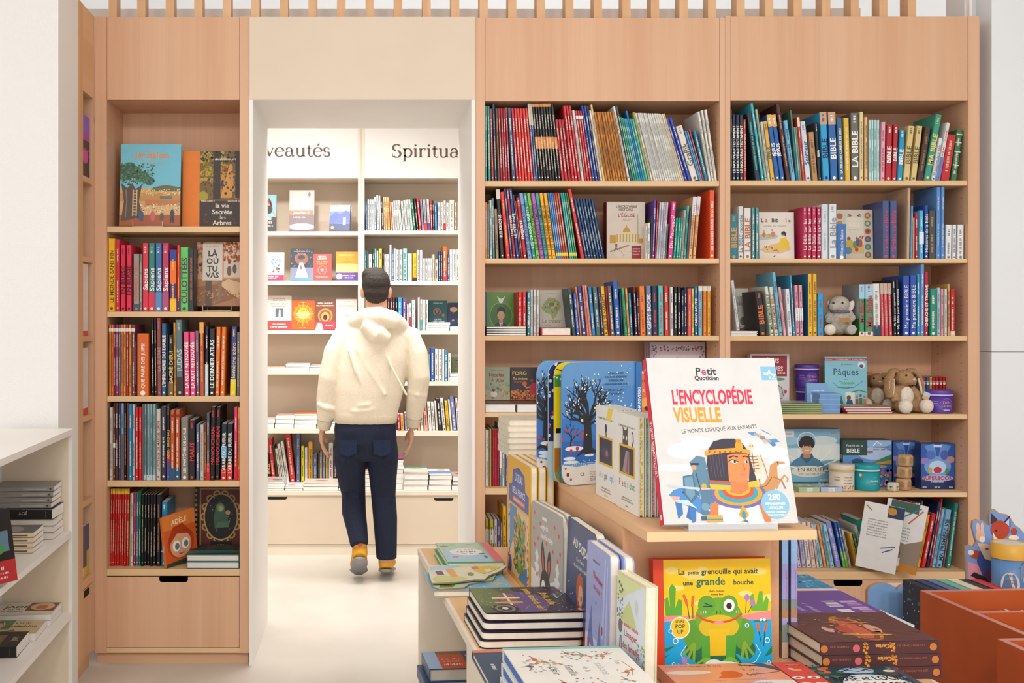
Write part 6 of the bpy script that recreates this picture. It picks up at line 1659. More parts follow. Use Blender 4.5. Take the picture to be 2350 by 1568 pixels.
pile(1033, 1070, Yp - .01, .15, z1, [.026, .018], ['dcd8d4', 'e0dcd8'], 'under the green cover, second back-room bookcase', 'flat pair under the green cover')
fo('paperback', 1036, 1074, 813, Yp + .17, z1 + .0, .02, '5f7a50', [R(0, 0, 1, 1, '8a9a7a'), R(0, .85, 1, 1, 'b8c0a8')] + [Dash(.5, .7 - k * .12, .5, .05, 'a83a3a', k) for k in range(4)], 'green book with red print, second back-room bookcase', tilt=6)
b = MB(); b.box(-.062, .062, -.0008, 0, 0, .0135, mat('f0eeec', .5)); o = b.build('shelf_label', None, MT((U(971), YU + .0022, UZ(537.6)))); art('label_print', [Dash(.5, .35, .4, .3, '8a8a8a', 3)], .124, .0135, lambda x, y, d: (x - .062, -.0009 - d, y), o); tag(o, 'white label strip on the top shelf edge, second back-room bookcase', 'label')
b = MB(); b.box(-.07, .07, -.0008, 0, 0, .0135, mat('f0eeec', .5)); o = b.build('shelf_label', None, MT((U(945), YU + .0022, UZ(885.4)))); art('label_print', [Dash(.5, .35, .4, .3, '8a8a8a', 5)], .14, .0135, lambda x, y, d: (x - .07, -.0009 - d, y), o); tag(o, 'white label strip on the fourth shelf edge, second back-room bookcase', 'label')
# ================================================================ display unit in the middle of the shop
TH4 = math.radians(4.0); OX, OY = .516, 2.05; ZT, ZL = .928, .64
CT, ST = math.cos(TH4), math.sin(TH4)
def G(a, b): return (OX + a * CT - b * ST, OY + a * ST + b * CT)
def AB(px, py, z):
    Y = Yz(py, z); dx, dy = Xp(px, Y) - OX, Y - OY; return (dx * CT + dy * ST, -dx * ST + dy * CT)
du = tag(empty('display_unit', (OX, OY, 0), TH4), 'maple and cream stepped display unit in mid-shop, covered with picture books', 'display unit')
def dp(name, a0, a1, b0, b1, z0, z1, m, par=None):
    b = MB(); b.box(a0, a1, b0, b1, z0, z1, m); return b.build(name, par or du)
WOODU = wood('maple_veneer_unit', 'd3a177', 'e0b489', 0); WOODS = wood('maple_veneer_unit_side', 'd09b70', 'deb188', 1); LEDGE = wood('maple_ledge', 'd8ab7c', 'e6c094', 1)
dp('top_board', 0, .322, 0, 1.36, ZT - .018, ZT, EDGED)
dp('edge_band', -.0006, .3226, -.0012, 0, ZT - .018, ZT, EDGE, bpy.data.objects['top_board.001'] if False else None)
dp('side_panel', .001, .018, .156, 1.34, ZL, ZT - .018, WOODS); dp('side_panel', .304, .321, .156, 1.34, ZL, ZT - .018, WOODS)
dp('front_panel', .018, .304, .156, .174, ZL, ZT - .018, WOODU); dp('rear_panel', .018, .304, 1.322, 1.34, ZL, ZT - .018, WOODU)
dp('ledge_board', -.28, .556, -.42, 1.28, ZL - .02, ZL - .0012, CREAM); dp('ledge_top', -.272, .548, -.412, 1.272, ZL - .0012, ZL, LEDGE)
dp('outer_panel', -.278, -.26, -.4, .37, 0, ZL - .02, CREAM); dp('divider', -.26, 0, .352, .37, 0, ZL - .02, CREAM); dp('end_panel', -.278, 0, 1.262, 1.28, 0, ZL - .02, CREAM)
dp('lower_shelf', -.276, 0, .37, 1.262, .322, .34, CREAM); dp('inner_panel', 0, .018, .174, 1.28, 0, ZL - .02, CREAM); dp('outer_panel', .536, .554, -.4, 1.28, 0, ZL - .02, CREAM); dp('end_panel', .018, .536, 1.262, 1.28, 0, ZL - .02, CREAM)
dp('kick_board', -.262, .53, .38, .4, 0, .06, CREAM)

CREAME = mat('e6ddca', .8, .04, 60)
def tflat(name, a, b, z, wd, dep, t, col, label, front=None, turn=0, yaw=0, group=None, cat='book', rnd=0, edge=None, spine=None, spinecol=None, hard=True, rough=.35):
    """lying on the unit: near corner nearest the axis at local a, b (lowest a, lowest b)"""
    rz = TH4 + yaw; ca, sa = math.cos(yaw), math.sin(yaw)
    ac, bc = a + wd / 2 * ca - dep / 2 * sa, b + wd / 2 * sa + dep / 2 * ca; x, y = G(ac, bc)
    w2, h2 = (wd, dep) if turn % 2 == 0 else (dep, wd)
    o = book(name, w2, h2, t, col, flatM(x, y, z + .0006, rz + turn * math.pi / 2, t, h2), hard, front, spine, spinecol, rough, rnd=rnd, edge=edge)
    return tag(o, label, cat, group)
def tstand(name, pxL, pxR, pyt, Yf, yaw, t, col, label, front, z=ZL, tilt=4, off=0, rnd=0, edge=None, spinecol=None, group=None, shift=0, hard=True, spine=None):
    th = math.radians(yaw); Pv = (Xp(pxL, Yf), Yf); k = (pxR - VX) / F
    L = (k * Pv[1] - Pv[0]) / (math.sin(th) + k * math.cos(th)); h = (Zp(pyt, Yf) - z) / math.cos(math.radians(tilt))
    cx, cy = Pv[0] + math.sin(th) * (L / 2 + shift), Pv[1] - math.cos(th) * (L / 2 + shift); a = math.radians(tilt)
    cx += math.cos(th) * (t / 2 + off); cy += math.sin(th) * (t / 2 + off)
    o = book(name, L, h, t, col, MT((cx, cy, z + .0007 + math.sin(a) * t / 2), th - math.pi / 2, -a), hard, front, spine, spinecol, .35, rnd=rnd, edge=edge)
    return tag(o, label, 'book', group)

# -- upright against the near side
ATL = [R(0, 0, 1, 1, 'e0a81a'), R(.1, .04, .94, .6, 'd8b890'), P([(.1, .6), (.1, .2), (.3, .35), (.35, .5), (.45, .6)], '2f80b8'), P([(.5, .04), (.94, .04), (.94, .2), (.7, .16)], '2f80b8'), P([(.3, .12), (.35, .4), (.5, .58), (.75, .5), (.82, .3), (.7, .12), (.5, .08)], '5a9a4a'), Dots(120, .3, .12, .82, .54, .03, '3f7a3a', 3), Dots(60, .3, .12, .82, .54, .025, 'd8a848', 4), Dots(30, .3, .12, .82, .54, .025, 'c8583a', 5), P([(.06, .62), (.06, .76), (.2, .78), (.24, .9), (.5, .94), (.76, .9), (.8, .78), (.95, .76), (.95, .62)], '2c509c'), T(.5, .82, .09, 'dce0f0', "L'ATLAS", b=True, mw=.5), T(.5, .71, .075, 'dce0f0', 'DE LA FRANCE', b=True, mw=.78), R(.25, .645, .78, .685, 'd8705a'), Dash(.5, .655, .45, .02, 'f0dcd0', 3), R(.04, .04, .1, .6, 'dcd0bc'), Dots(20, .04, .04, .1, .6, .02, '2c4a7a', 6), R(.9, .04, .96, .6, 'dcd0bc'), Dots(20, .9, .04, .96, .6, .02, 'b84a3a', 7), E(.13, .1, .08, .08, '2c509c')]
for i in range(3):
    tstand('picture_book', 1165, 1215, 1043, 3.0, 3.8, .0185, 'e0a81a', ['front yellow atlas with a map of France, standing on the ledge', 'second yellow atlas, its cream pages showing behind the front atlas', 'rear yellow atlas against the maple side of the display unit'][i], ATL if i == 0 else None, off=i * .0205, tilt=.4, rnd=.012, edge=CREAME, group='yellow atlases on the ledge')
NEI = [R(0, 0, 1, 1, 'a8a4a0'), P([(0, 0), (1, 0), (1, .3), (.8, .36), (.6, .3), (.3, .28), (0, .34)], 'd8d6d2'), T(.42, .78, .075, 'e4e2de', 'Regarde', b=True, mw=.6), T(.5, .69, .075, 'e4e2de', 'dans la neige', b=True, mw=.74), R(.36, .87, .5, .9, 'e4e2de'), P([(.18, .2), (.1, .3), (.17, .32), (.1, .4), (.18, .42), (.13, .5), (.2, .56), (.25, .48), (.22, .42), (.28, .38), (.22, .32), (.28, .28)], 'dcdad6'), P([(.8, .2), (.72, .28), (.8, .3), (.74, .38), (.81, .4), (.78, .48), (.84, .54), (.9, .46), (.86, .4), (.92, .36), (.86, .3), (.94, .26)], 'dcdad6'),
   P([(.3, 0), (.3, .25), (.36, .36), (.46, .4), (.56, .37), (.64, .26), (.64, 0)], '3a3634'), P([(.38, .36), (.33, .5), (.34, .62), (.37, .67), (.42, .6), (.45, .5), (.46, .38)], '3a3634'), P([(.53, .36), (.52, .48), (.56, .58), (.61, .61), (.65, .54), (.64, .45), (.6, .34)], '3a3634'), P([(.385, .4), (.365, .5), (.37, .57), (.395, .56), (.42, .46), (.43, .39)], 'd85448'), P([(.555, .38), (.555, .48), (.585, .53), (.615, .5), (.61, .42), (.58, .37)], 'd85448'), E(.41, .2, .07, .09, 'e8e6e2'), E(.56, .18, .06, .08, 'e8e6e2'), E(.41, .19, .03, .045, '1f1c1b'), E(.56, .17, .03, .04, '1f1c1b')] + \
   [x for k, (a, b) in enumerate(((.1, .9), (.3, .82), (.75, .86), (.88, .8), (.08, .74), (.22, .66), (.7, .62), (.92, .64), (.12, .58), (.5, .66), (.85, .56), (.2, .3), (.72, .2), (.9, .3))) for x in (Ln([(a - .03, b), (a + .03, b)], .014, 'd85a50'), Ln([(a - .015, b - .02), (a + .015, b + .02)], .014, 'd85a50'), Ln([(a - .015, b + .02), (a + .015, b - .02)], .014, 'd85a50'))]
for i in range(2):
    tstand('board_book', 1219, 1291, 1150, 2.70, 8.5, .0145, 'a8a4a0', ['grey board book with a black rabbit in the snow, standing on the ledge', 'second grey board book, only its cream pages showing behind the rabbit cover'][i], NEI if i == 0 else None, off=i * .0155, tilt=.4, rnd=.045, edge=CREAME, group='grey snow board books')
tstand('board_book', 1296, 1358, 1187, 2.455, 4.2, .022, '2e3f62', 'night-blue board book titled AU DODO with a red-haired child', [R(0, 0, 1, 1, '33456c'), R(0, .6, 1, 1, '46547a'), T(.52, .76, .11, 'e8e4dc', 'AU DODO', b=True, mw=.76, rot=-6), T(.5, .67, .05, 'e8e4dc', "C'est l'heure", mw=.6), T(.52, .61, .05, 'e8e4dc', 'du marchand de sable', mw=.8), E(.52, .43, .13, .17, 'b8562f'), E(.55, .4, .08, .1, 'd8a888'), E(.58, .38, .02, .03, '2a1a14'), P([(.44, .3), (.4, .2), (.5, .16), (.62, .28)], '4f80b8'), Ln([(.55, .24), (.62, .12)], .03, '4f80b8'), P([(0, 0), (0, .2), (.16, .3), (.3, .16), (.3, 0)], 'b85a2c'), P([(.3, 0), (.4, .14), (.6, .1), (.8, .2), (1, .1), (1, 0)], '7a3a24'), Dots(24, .05, .3, .95, .9, .012, 'd8c8a0', 4)], tilt=2, rnd=.016, edge=CREAME)
VIV = [R(0, 0, 1, 1, '9aa4d4'), R(0, 0, 1, .24, 'c4cce4'), P([(.1, .18), (.25, .5), (.3, .3), (.42, .14)], '5a70b4'), P([(.5, .12), (.62, .42), (.75, .12)], '5a70b4'), P([(.72, .3), (.8, .95), (.84, .95), (.82, .3)], 'b8c0e4'), P([(.86, .25), (.9, .9), (.93, .9), (.93, .25)], 'b8c0e4'), T(.5, .72, .075, 'b02a50', 'Vivement', b=True, mw=.7, rot=-8), T(.5, .63, .075, 'b02a50', 'ce soir !', b=True, mw=.55, rot=-8), Dash(.42, .86, .3, .022, '3a3a5a', 3), P([(.08, 0), (.12, .2), (.2, .2), (.18, 0)], 'b02a40'), E(.74, .36, .03, .06, 'b02a40'), E(.45, .54, .02, .02, '4a2a2a')]
for i in range(2):
    tstand('board_book', 1342, 1393 if i == 0 else 1402, 1241, 2.23, 4.0, .0185, '9aa4d4', ['lilac board book titled Vivement ce soir, standing beside the nursery imagier', 'second lilac board book, only its pages and red ribbon end showing'][i], VIV if i == 0 else None, off=i * .0225, tilt=1.5, rnd=.014, shift=-.008 * i, edge=CREAME, spinecol='9aa4d4', group='lilac board books')
tstand('picture_book', 1413, 1478, 1310, 2.055, 9.0, .022, 'd8d8b0', "pale book titled L'imagier des femelles with animal drawings", [R(0, 0, 1, 1, 'd4dce2'), P([(0, .75), (0, 1), (1, 1), (.6, .9)], 'd0d8a0'), P([(.1, .62), (.45, .8), (.7, .62), (.6, .58)], 'c4cc88'), Dots(40, .02, .6, .22, .92, .02, '6a6a4a', 4), Dots(40, .72, .25, .98, .5, .02, '8a9a4a', 5), E(.14, .55, .07, .1, '7a685c'), Ln([(.14, .47), (.12, .36)], .03, '7a685c'), Ln([(.17, .47), (.19, .36)], .03, '7a685c'), E(.7, .78, .05, .11, 'c8ccc8'), T(.5, .49, .075, 'c04a34', "L'imagier", b=True, mw=.56), T(.52, .385, .075, 'c04a34', 'des femelles', b=True, mw=.7), Dash(.5, .57, .6, .03, 'd8604a', 3), Dash(.5, .32, .4, .018, '7a8a5a', 4), P([(0, .0), (0, .3), (.12, .24), (.2, .0)], 'd0a038'), P([(.74, 0), (.8, .2), (.76, .3), (.8, .34), (.86, .2), (1, .06), (1, 0)], 'd8a858'), E(.35, .1, .1, .07, 'b87070'), R(0, .98, 1, 1, 'd8c8a0')], tilt=1, rnd=0, edge=CREAME, spinecol='d85a24')

# -- lying on the near ledge
a0, b0 = AB(1122, 1410, ZL + .0726)
BRI = [R(0, 0, 1, 1, '2e2438'), R(0, 0, 1, .42, '44563a'), E(.35, .1, .4, .2, '5a6e3c'), E(.6, .45, .4, .25, '5a4478'), R(.3, .22, .7, .4, '8a5a3c'), R(.42, .16, .47, .44, 'd8cfc0'), R(.25, .3, .75, .325, 'd8cfc0'), R(.6, .16, .64, .44, 'c8a078'), E(.85, .22, .17, .13, '23202c'), E(.85, .22, .13, .1, '7a7468'), E(.85, .22, .09, .07, '23202c'), E(.85, .22, .05, .03, 'd8c8b8'), Dots(130, 0, .4, 1, 1, .006, 'd8d0e0', 5), Dots(40, 0, .0, 1, .4, .008, 'a8b890', 6), T(.5, .68, .1, 'dcb83c', 'Brille, brille', b=True, mw=.5), T(.52, .54, .1, 'dcb83c', 'petite étoile du soir !', b=True, mw=.86), Dash(.4, .8, .2, .03, 'a8c8d0', 3), E(.93, .94, .05, .03, 'd8a0a0'), Ln([(.2, .98), (.5, .8)], .005, 'c8c0d0')]
for i in range(4):
    s = (.0, -.004, .003, .006)[i]
    o = tflat('board_book', a0 - .006 - (3 - i) * .004, b0 + s, ZL + i * .0184, .218, .215, .0175, '241c30', ['lowest', 'second lowest', 'third', 'topmost'][i] + ' starry board book in the stack of four on the ledge', BRI if i == 3 else None, -1, 0, 'starry board books on the ledge', rnd=.016, edge=CREAME)
    b = MB(); b.box(.1, .1062, -.0098, -.0088, .02, .13, mat('2a2058'))
NAVY_A, NAVY_B = AB(1083, 1495, ZL + .016)
tflat('picture_book', NAVY_A, NAVY_B - .27, ZL, .26, .27, .0165, '22405c', 'navy album with a coral spine lying under the white rabbit books', [R(.1, 0, 1, 1, '24425e'), R(0, 0, .06, 1, 'd8745a'), Dash(.4, .08, .14, .03, 'd8e0e4', 3), E(.12, .35, .03, .03, 'c87a8a')], -1, 0, spinecol='d8745a', edge=CREAME)
c0 = AB(1153, 1489, ZL + .017 + .072); c1 = AB(1418, 1483, ZL + .017 + .072); wS = c1[0] - c0[0]
SAI = [R(0, 0, 1, 1, 'e4e0d8'), R(0, 0, .045, 1, '86bcb4'), T(.32, .84, .07, '8a8478', 'Les', mw=.14), T(.43, .66, .1, 'a8b0a0', 'saisons', mw=.3), T(.43, .54, .07, '8a8478', 'de la', mw=.2), T(.45, .4, .1, '5a5648', 'famille', mw=.3), T(.45, .27, .1, '5a5648', 'Lapin', mw=.24)]
def _rab(x, y, c, s=1.0, fl=1):
    return [E(x, y, .018 * s, .012 * s, c), E(x + .022 * s * fl, y + .012 * s, .011 * s, .01 * s, 'c8906c'), Ln([(x + .026 * s * fl, y + .03 * s), (x + .05 * s * fl, y + .055 * s)], .007 * s, 'b87850'), Ln([(x + .02 * s * fl, y + .03 * s), (x + .038 * s * fl, y + .065 * s)], .007 * s, 'b87850'), Ln([(x - .02 * s * fl, y), (x - .05 * s * fl, y - .02 * s)], .006 * s, '8a6a50'), Ln([(x, y - .02 * s), (x + .01 * s, y - .05 * s)], .006 * s, '8a6a50')]
for x_, y_, c_, s_, f_ in ((.16, .62, '8a9a68', 1.2, 1), (.2, .78, 'c07850', 1.3, -1), (.13, .5, 'a86a4a', 1, 1), (.24, .2, 'b8603c', 1.5, 1), (.36, .13, '3f5f8a', 1.6, -1), (.3, .34, 'c0a060', 1, 1), (.5, .86, 'b8683c', 1.3, -1), (.62, .8, '6a8a9a', 1, 1), (.7, .62, 'c8a83c', 1.3, 1), (.72, .46, 'b86a4a', 1.2, -1), (.66, .3, '8a4a3a', 1.2, 1), (.8, .18, '7a8a6a', 1.3, -1), (.84, .74, 'c87850', 1.4, 1)): SAI += _rab(x_, y_, c_, s_, f_)
SAI += [Ln([(.1, .52), (.17, .58), (.2, .7), (.15, .8)], .004, '8a9a70'), Ln([(.22, .24), (.34, .3), (.42, .26)], .004, '9a8a78'), Ln([(.3, .9), (.44, .93), (.56, .88)], .004, 'b8683c'), Dots(60, .26, .08, .46, .34, .007, 'b0b0a4', 4), Dots(24, .1, .08, .95, .95, .008, 'a85a3a', 7), Dots(20, .1, .45, .26, .9, .008, '7a8a58', 8), Ln([(.08, .9), (.12, .84), (.1, .8)], .003, 'b8bcb4'), Ln([(.9, .4), (.94, .34), (.9, .28)], .003, 'b8bcb4')]
for i in range(3):
    tflat('picture_book', c0[0] - (2 - i) * .003, c0[1] - .3 - (2 - i) * .004, ZL + .0172 + i * .0242, wS, .3, .0236, 'dcdcd4', ['lowest', 'middle', 'topmost'][i] + ' white picture book of rabbit family drawings at the near corner of the unit', SAI if i == 2 else None, -1, 0, 'white rabbit family books', spinecol='86bcb4', edge=mat('4c6cae', .7))
g0 = AB(1028, 1292, ZL + .036)
GRN = [R(0, 0, 1, 1, 'a8c8ae'), R(0, .5, 1, 1, '9cc4d8'), R(0, 0, .16, 1, 'd86a78'), R(.16, 0, .2, 1, '8ab896'), E(.55, .5, .3, .3, 'e0e0e2', 28), Dash(.55, .58, .2, .05, 'b06a5a', 3), Dash(.55, .47, .36, .07, '8a5a5a', 4), Dash(.55, .38, .3, .05, 'b06a5a', 5), E(.26, .76, .03, .12, '4a5a9a'), E(.28, .6, .06, .04, '5a4a3a'), E(.8, .75, .06, .05, 'c8704a'), E(.88, .2, .08, .06, '6a7a6a'), E(.72, .12, .05, .04, '8a6a5a'), E(.4, .12, .06, .04, 'c06a6a'), Dots(30, .2, .05, .98, .95, .012, '6a5a5a', 5)]
for i in range(2):
    tflat('picture_book', g0[0] - .004 * (1 - i), g0[1] + .003 * (1 - i), ZL + i * .0186, .152, .255, .018, '4a9a50', ['lower', 'upper'][i] + ' green picture book with a pink spine at the far end of the ledge', GRN if i else None, 2, 0, 'green picture books on the far ledge', spinecol='d86a78', edge=CREAME)
h0 = AB(994, 1357, ZL + .016)
lp = tflat('board_book', h0[0], h0[1], ZL, .2, .2, .0165, 'a89a8c', 'open die-cut board book with animal shaped pages on the ledge, before the atlases', [R(0, 0, 1, 1, '7ab4cc'), E(.7, .4, .1, .05, 'd88a4a'), Dash(.75, .5, .3, .03, '3a5a6a', 3), E(.85, .3, .1, .05, 'd8a878'), Dots(20, .4, .1, .95, .8, .015, 'e0e4e4', 4)], 0, 0, edge=CREAME)
def die_cut(zz, pts, cols, ops, name='die_cut_page'):
    q = [AB(x, y, zz) for x, y in pts]; W = [Vector((*G(a, b), 0)) for a, b in q]; bpy.context.view_layer.update(); inv = lp.matrix_world.inverted()
    b = MB(); n = len(W)
    lo = [inv @ (p + Vector((0, 0, zz - .004))) for p in W]; hi = [inv @ (p + Vector((0, 0, zz))) for p in W]
    b.add(lo + hi, [(i, (i + 1) % n, n + (i + 1) % n, n + i) for i in range(n)], mat('8a8070')); b.add(lo, [tuple(range(n))], mat(cols)); b.add(hi, [tuple(range(n))[::-1]], mat(cols))
    o = b.build(name, lp)
    for k, (pp, c) in enumerate(ops):
        b2 = MB(); b2.add([inv @ Vector((*G(*AB(x, y, zz)), zz + .0003 + k * .00008)) for x, y in pp], [tuple(range(len(pp)))], mat(c)); b2.build('page_print', o)
die_cut(ZL + .0215, [(992, 1346), (1008, 1352), (1040, 1350), (1066, 1348), (1078, 1340), (1100, 1336), (1130, 1332), (1140, 1318), (1080, 1310), (990, 1320)], 'b8c4a0', [([(1008, 1349), (1040, 1348), (1046, 1341), (1010, 1342)], '6a8a2c'), ([(1018, 1346), (1034, 1346), (1034, 1343), (1018, 1344)], '7a4a24')])
die_cut(ZL + .029, [(991, 1338), (1030, 1337), (1060, 1334), (1090, 1330), (1112, 1330), (1120, 1322), (1128, 1318), (1145, 1312), (1160, 1302), (1163, 1299), (1150, 1298), (981, 1298), (983, 1312)], 'd8d4b8',
        [([(984, 1302), (1010, 1299), (1060, 1299), (1030, 1306), (990, 1312)], 'a8c4d8'), ([(992, 1330), (1000, 1336), (1050, 1334), (1075, 1328), (1050, 1322), (1000, 1324)], 'c4c478'), ([(1022, 1308), (1040, 1307), (1052, 1324), (1036, 1325)], 'd8a05a'), ([(992, 1310), (1018, 1309), (1026, 1322), (1000, 1323)], 'e0d4cc'), ([(998, 1312), (1014, 1311), (1020, 1320), (1004, 1321)], '6a4a44'), ([(1084, 1301), (1120, 1300), (1150, 1302), (1130, 1312), (1110, 1318), (1090, 1310)], 'd8bc48'), ([(1080, 1302), (1094, 1300), (1100, 1306), (1086, 1308)], 'd87a4a'), ([(1112, 1308), (1124, 1306), (1128, 1312), (1116, 1314)], 'dcdcd4'), ([(1072, 1316), (1080, 1314), (1088, 1318), (1084, 1322), (1074, 1321)], '8a8a40')])
b = MB(); b.tube([(*G(*AB(1042, 1232, .69)), .66), (*G(*AB(1042, 1232, .69)), .7)], .001, ACRYLIC)
s0 = AB(985, 1531, .415)
tflat('paperback', s0[0] - .012, s0[1], .34, .26, .15, .034, '24446a', 'lower night-blue paperback on the low shelf of the display unit', None, 0, .02, 'night-blue paperbacks on the low shelf', edge=mat('b8b0a4', .8))
tflat('paperback', s0[0], s0[1] - .004, .3755, .25, .15, .034, '24446a', 'upper night-blue paperback with an orange panel on the low shelf of the display unit', [R(0, 0, 1, 1, '264a78'), R(0, 0, .14, 1, '9ab8dc'), R(.14, 0, .42, .8, 'c84a24'), R(.14, .8, .42, 1, '7a5a4a'), Dash(.28, .5, .2, .06, 'ecd8d0', 2), Dash(.28, .38, .2, .06, 'ecd8d0', 3), Dash(.28, .2, .2, .08, 'ecd8d0', 4), Dash(.52, .7, .14, .08, 'd89a5a', 5), Dash(.8, .45, .3, .2, 'e8e4dc', 8)], 0, .02, 'night-blue paperbacks on the low shelf', edge=mat('b8b0a4', .8))

# -- frog book and front ledge
fb = G(*AB(1500, 1300, .85)); YF = 2.17
FROG = [R(0, 0, 1, 1, 'f0c400'), R(0, 0, 1, .44, '12a4dc'), P([(.08, .44), (.3, .46), (.5, .45), (.5, .5), (.3, .485), (.08, .49)], 'e88a90'), P([(.6, .44), (1, .44), (1, .52), (.85, .5), (.7, .47)], 'e88a90'),
   E(.35, .86, .1, .04, 'e8d070'), E(.42, .89, .05, .04, 'e8d070'), E(.9, .88, .07, .03, 'e8d070'), E(.19, .74, .07, .022, 'f0dc7a'), E(.78, .68, .06, .025, 'f0dc7a'), E(.4, .6, .06, .022, 'f0dc7a'), E(.98, .64, .05, .03, 'f0dc7a'), E(.16, .9, .06, .03, 'e8d070'),
   P([(.1, .49), (.09, .64), (.12, .66), (.14, .56), (.13, .74), (.16, .78), (.19, .74), (.18, .55), (.21, .64), (.24, .63), (.24, .49)], '5aa82c'), P([(.83, .52), (.82, .66), (.85, .68), (.87, .56), (.9, .7), (.93, .7), (.93, .58), (.96, .66), (.98, .62), (.97, .52)], '6ab02c'),
   Ln([(.28, .64), (.3, .46)], .008, '3a5a2c'), Ln([(.33, .62), (.33, .46)], .008, '3a5a2c'), Ln([(.255, .68), (.285, .58)], .022, 'e0602a'), Ln([(.335, .67), (.325, .57)], .022, 'e0602a'), Ln([(.79, .62), (.78, .5)], .006, '3a5a2c'), Ln([(.84, .58), (.8, .5)], .006, '3a5a2c'), E(.795, .645, .024, .026, 'b07ac8'), E(.84, .595, .024, .026, 'b07ac8'),
   E(.56, .17, .3, .14, '1f6a4c', 28), P([(.76, .02), (.68, .14), (.84, .06)], '12a4dc'),
   E(.34, .31, .09, .13, '5a9a2e', 24), E(.76, .31, .09, .13, '5a9a2e', 24), E(.55, .46, .2, .17, '6aa82c', 28), E(.45, .58, .075, .08, '5fa030', 20), E(.64, .58, .075, .08, '5fa030', 20), E(.55, .38, .17, .1, 'd8b81c', 24), P([(.47, .12), (.46, .36), (.64, .36), (.62, .12)], 'e8bc14'), P([(.4, .06), (.4, .3), (.47, .3), (.47, .06)], '52a034'), P([(.6, .06), (.61, .3), (.7, .3), (.68, .06)], '52a034')] + \
   [Ln([(.435, .1), (x, y)], .02, '7ab83c') for x, y in ((.36, .05), (.41, .01), (.47, .01), (.52, .05))] + [Ln([(.645, .1), (x, y)], .02, '7ab83c') for x, y in ((.56, .05), (.61, .01), (.67, .01), (.71, .05))] + [Ln([(.34, .24), (x, y)], .022, '82a832') for x, y in ((.24, .13), (.28, .09), (.33, .07))] + [Ln([(.76, .24), (x, y)], .022, '82a832') for x, y in ((.74, .08), (.79, .08), (.84, .12))] + \
   [Ln([(.36, .5), (.42, .45), (.5, .425), (.56, .42), (.63, .43), (.7, .455), (.75, .5)], .018, 'd84a1c'), E(.55, .42, .045, .012, 'e88ab0'), Ln([(.42, .57), (.5, .57)], .008, '124a3a'), Ln([(.43, .6), (.5, .57)], .008, '124a3a'), E(.64, .575, .048, .054, 'f0ece8', 20), E(.64, .57, .024, .027, '2a1c18', 16), R(.53, .5, .537, .53, '1f5a34'), R(.56, .5, .567, .53, '1f5a34')] + [E(.4 + .02 * (k % 3), .51 + .012 * (k // 3), .004, .004, 'f0f0e0', 6) for k in range(6)] + [E(.7 + .02 * (k % 3), .51 + .012 * (k // 3), .004, .004, 'f0f0e0', 6) for k in range(5)] + \
   [E(.22, .38, .085, .09, 'f4f0e8', 28), E(.22, .38, .077, .082, 'f0c41c', 28), T(.22, .425, .035, '2a5a4a', 'LIVRE', b=True), T(.22, .375, .05, '2a5a4a', 'POP', b=True), T(.22, .325, .05, '2a5a4a', 'UP', b=True), P([(.87, .42), (1, .42), (.99, .435), (.93, .44)], '1f7a4a') if False else R(.85, .42, .96, .432, '1f7a4a'), E(.91, .44, .012, .014, 'f0ece0', 10), E(.94, .44, .012, .014, 'f0ece0', 10), Ln([(.88, .41), (.89, .33)], .022, 'e0602a'), Ln([(.96, .41), (.94, .33)], .022, 'e0602a'), Ln([(.89, .33), (.91, .22)], .006, '1a3a3a'), Ln([(.94, .33), (.93, .2)], .006, '1a3a3a'),
    E(.14, .35, .02, .02, 'e8f4f8', 14), E(.14, .35, .014, .014, '12a4dc', 14), E(.18, .26, .024, .026, 'e8f4f8', 14), E(.18, .26, .017, .018, '12a4dc', 14), E(.79, .39, .018, .02, 'e8f4f8', 14), E(.79, .39, .012, .014, '12a4dc', 14), E(.96, .25, .022, .024, 'e8f4f8', 14), E(.96, .25, .015, .017, '12a4dc', 14), E(.97, .05, .015, .016, 'e8f4f8', 14), E(.97, .05, .01, .011, '12a4dc', 14), E(.16, .05, .015, .016, 'e8f4f8', 14), E(.16, .05, .01, .011, '12a4dc', 14),
    Ln([(.27, .22), (.22, .14), (.26, .06), (.38, .0)], .006, 'd0ecf4'), Ln([(.86, .22), (.9, .14), (.86, .06), (.78, .02)], .006, 'd0ecf4'), P([(.08, .19), (.18, .22), (.1, .16)], '1a7a4a'), P([(.08, .12), (.13, .14), (.08, .1)], '1a7a4a'), P([(1, .2), (.93, .1), (.98, .12), (1, .14)], '1a7a4a'), E(.25, .08, .025, .03, 'c080c8', 12), E(.2, .03, .022, .026, 'c080c8', 12)] + \
   [R(0, 0, .085, 1, 'd8401a'), R(.083, 0, .086, 1, 'b83414'), T(.21, .865, .07, '1f4a3c', 'La', 'l', True), T(.295, .865, .045, '1f4a3c', 'petite', 'l', True), T(.41, .865, .07, '1f4a3c', 'grenouille qui avait', 'l', True, mw=.5), T(.25, .765, .065, '1f4a3c', 'une', 'l', True), T(.365, .765, .1, '1f6a54', 'grande', 'l', True, mw=.3), T(.68, .765, .065, '1f4a3c', 'bouche', 'l', True, mw=.19), T(.54, .7, .024, '2a3a2a', 'Keith Faulkner', b=True), T(.54, .67, .024, '2a3a2a', 'Amelia Best', b=True), E(.58, .0, .19, .06, 'e8e8e8'), E(.5, .03, .08, .05, 'e8e8e8'), T(.57, .03, .025, '2a4a3a', 'Découvrez le bébé de la célèbre', b=True, mw=.34)]
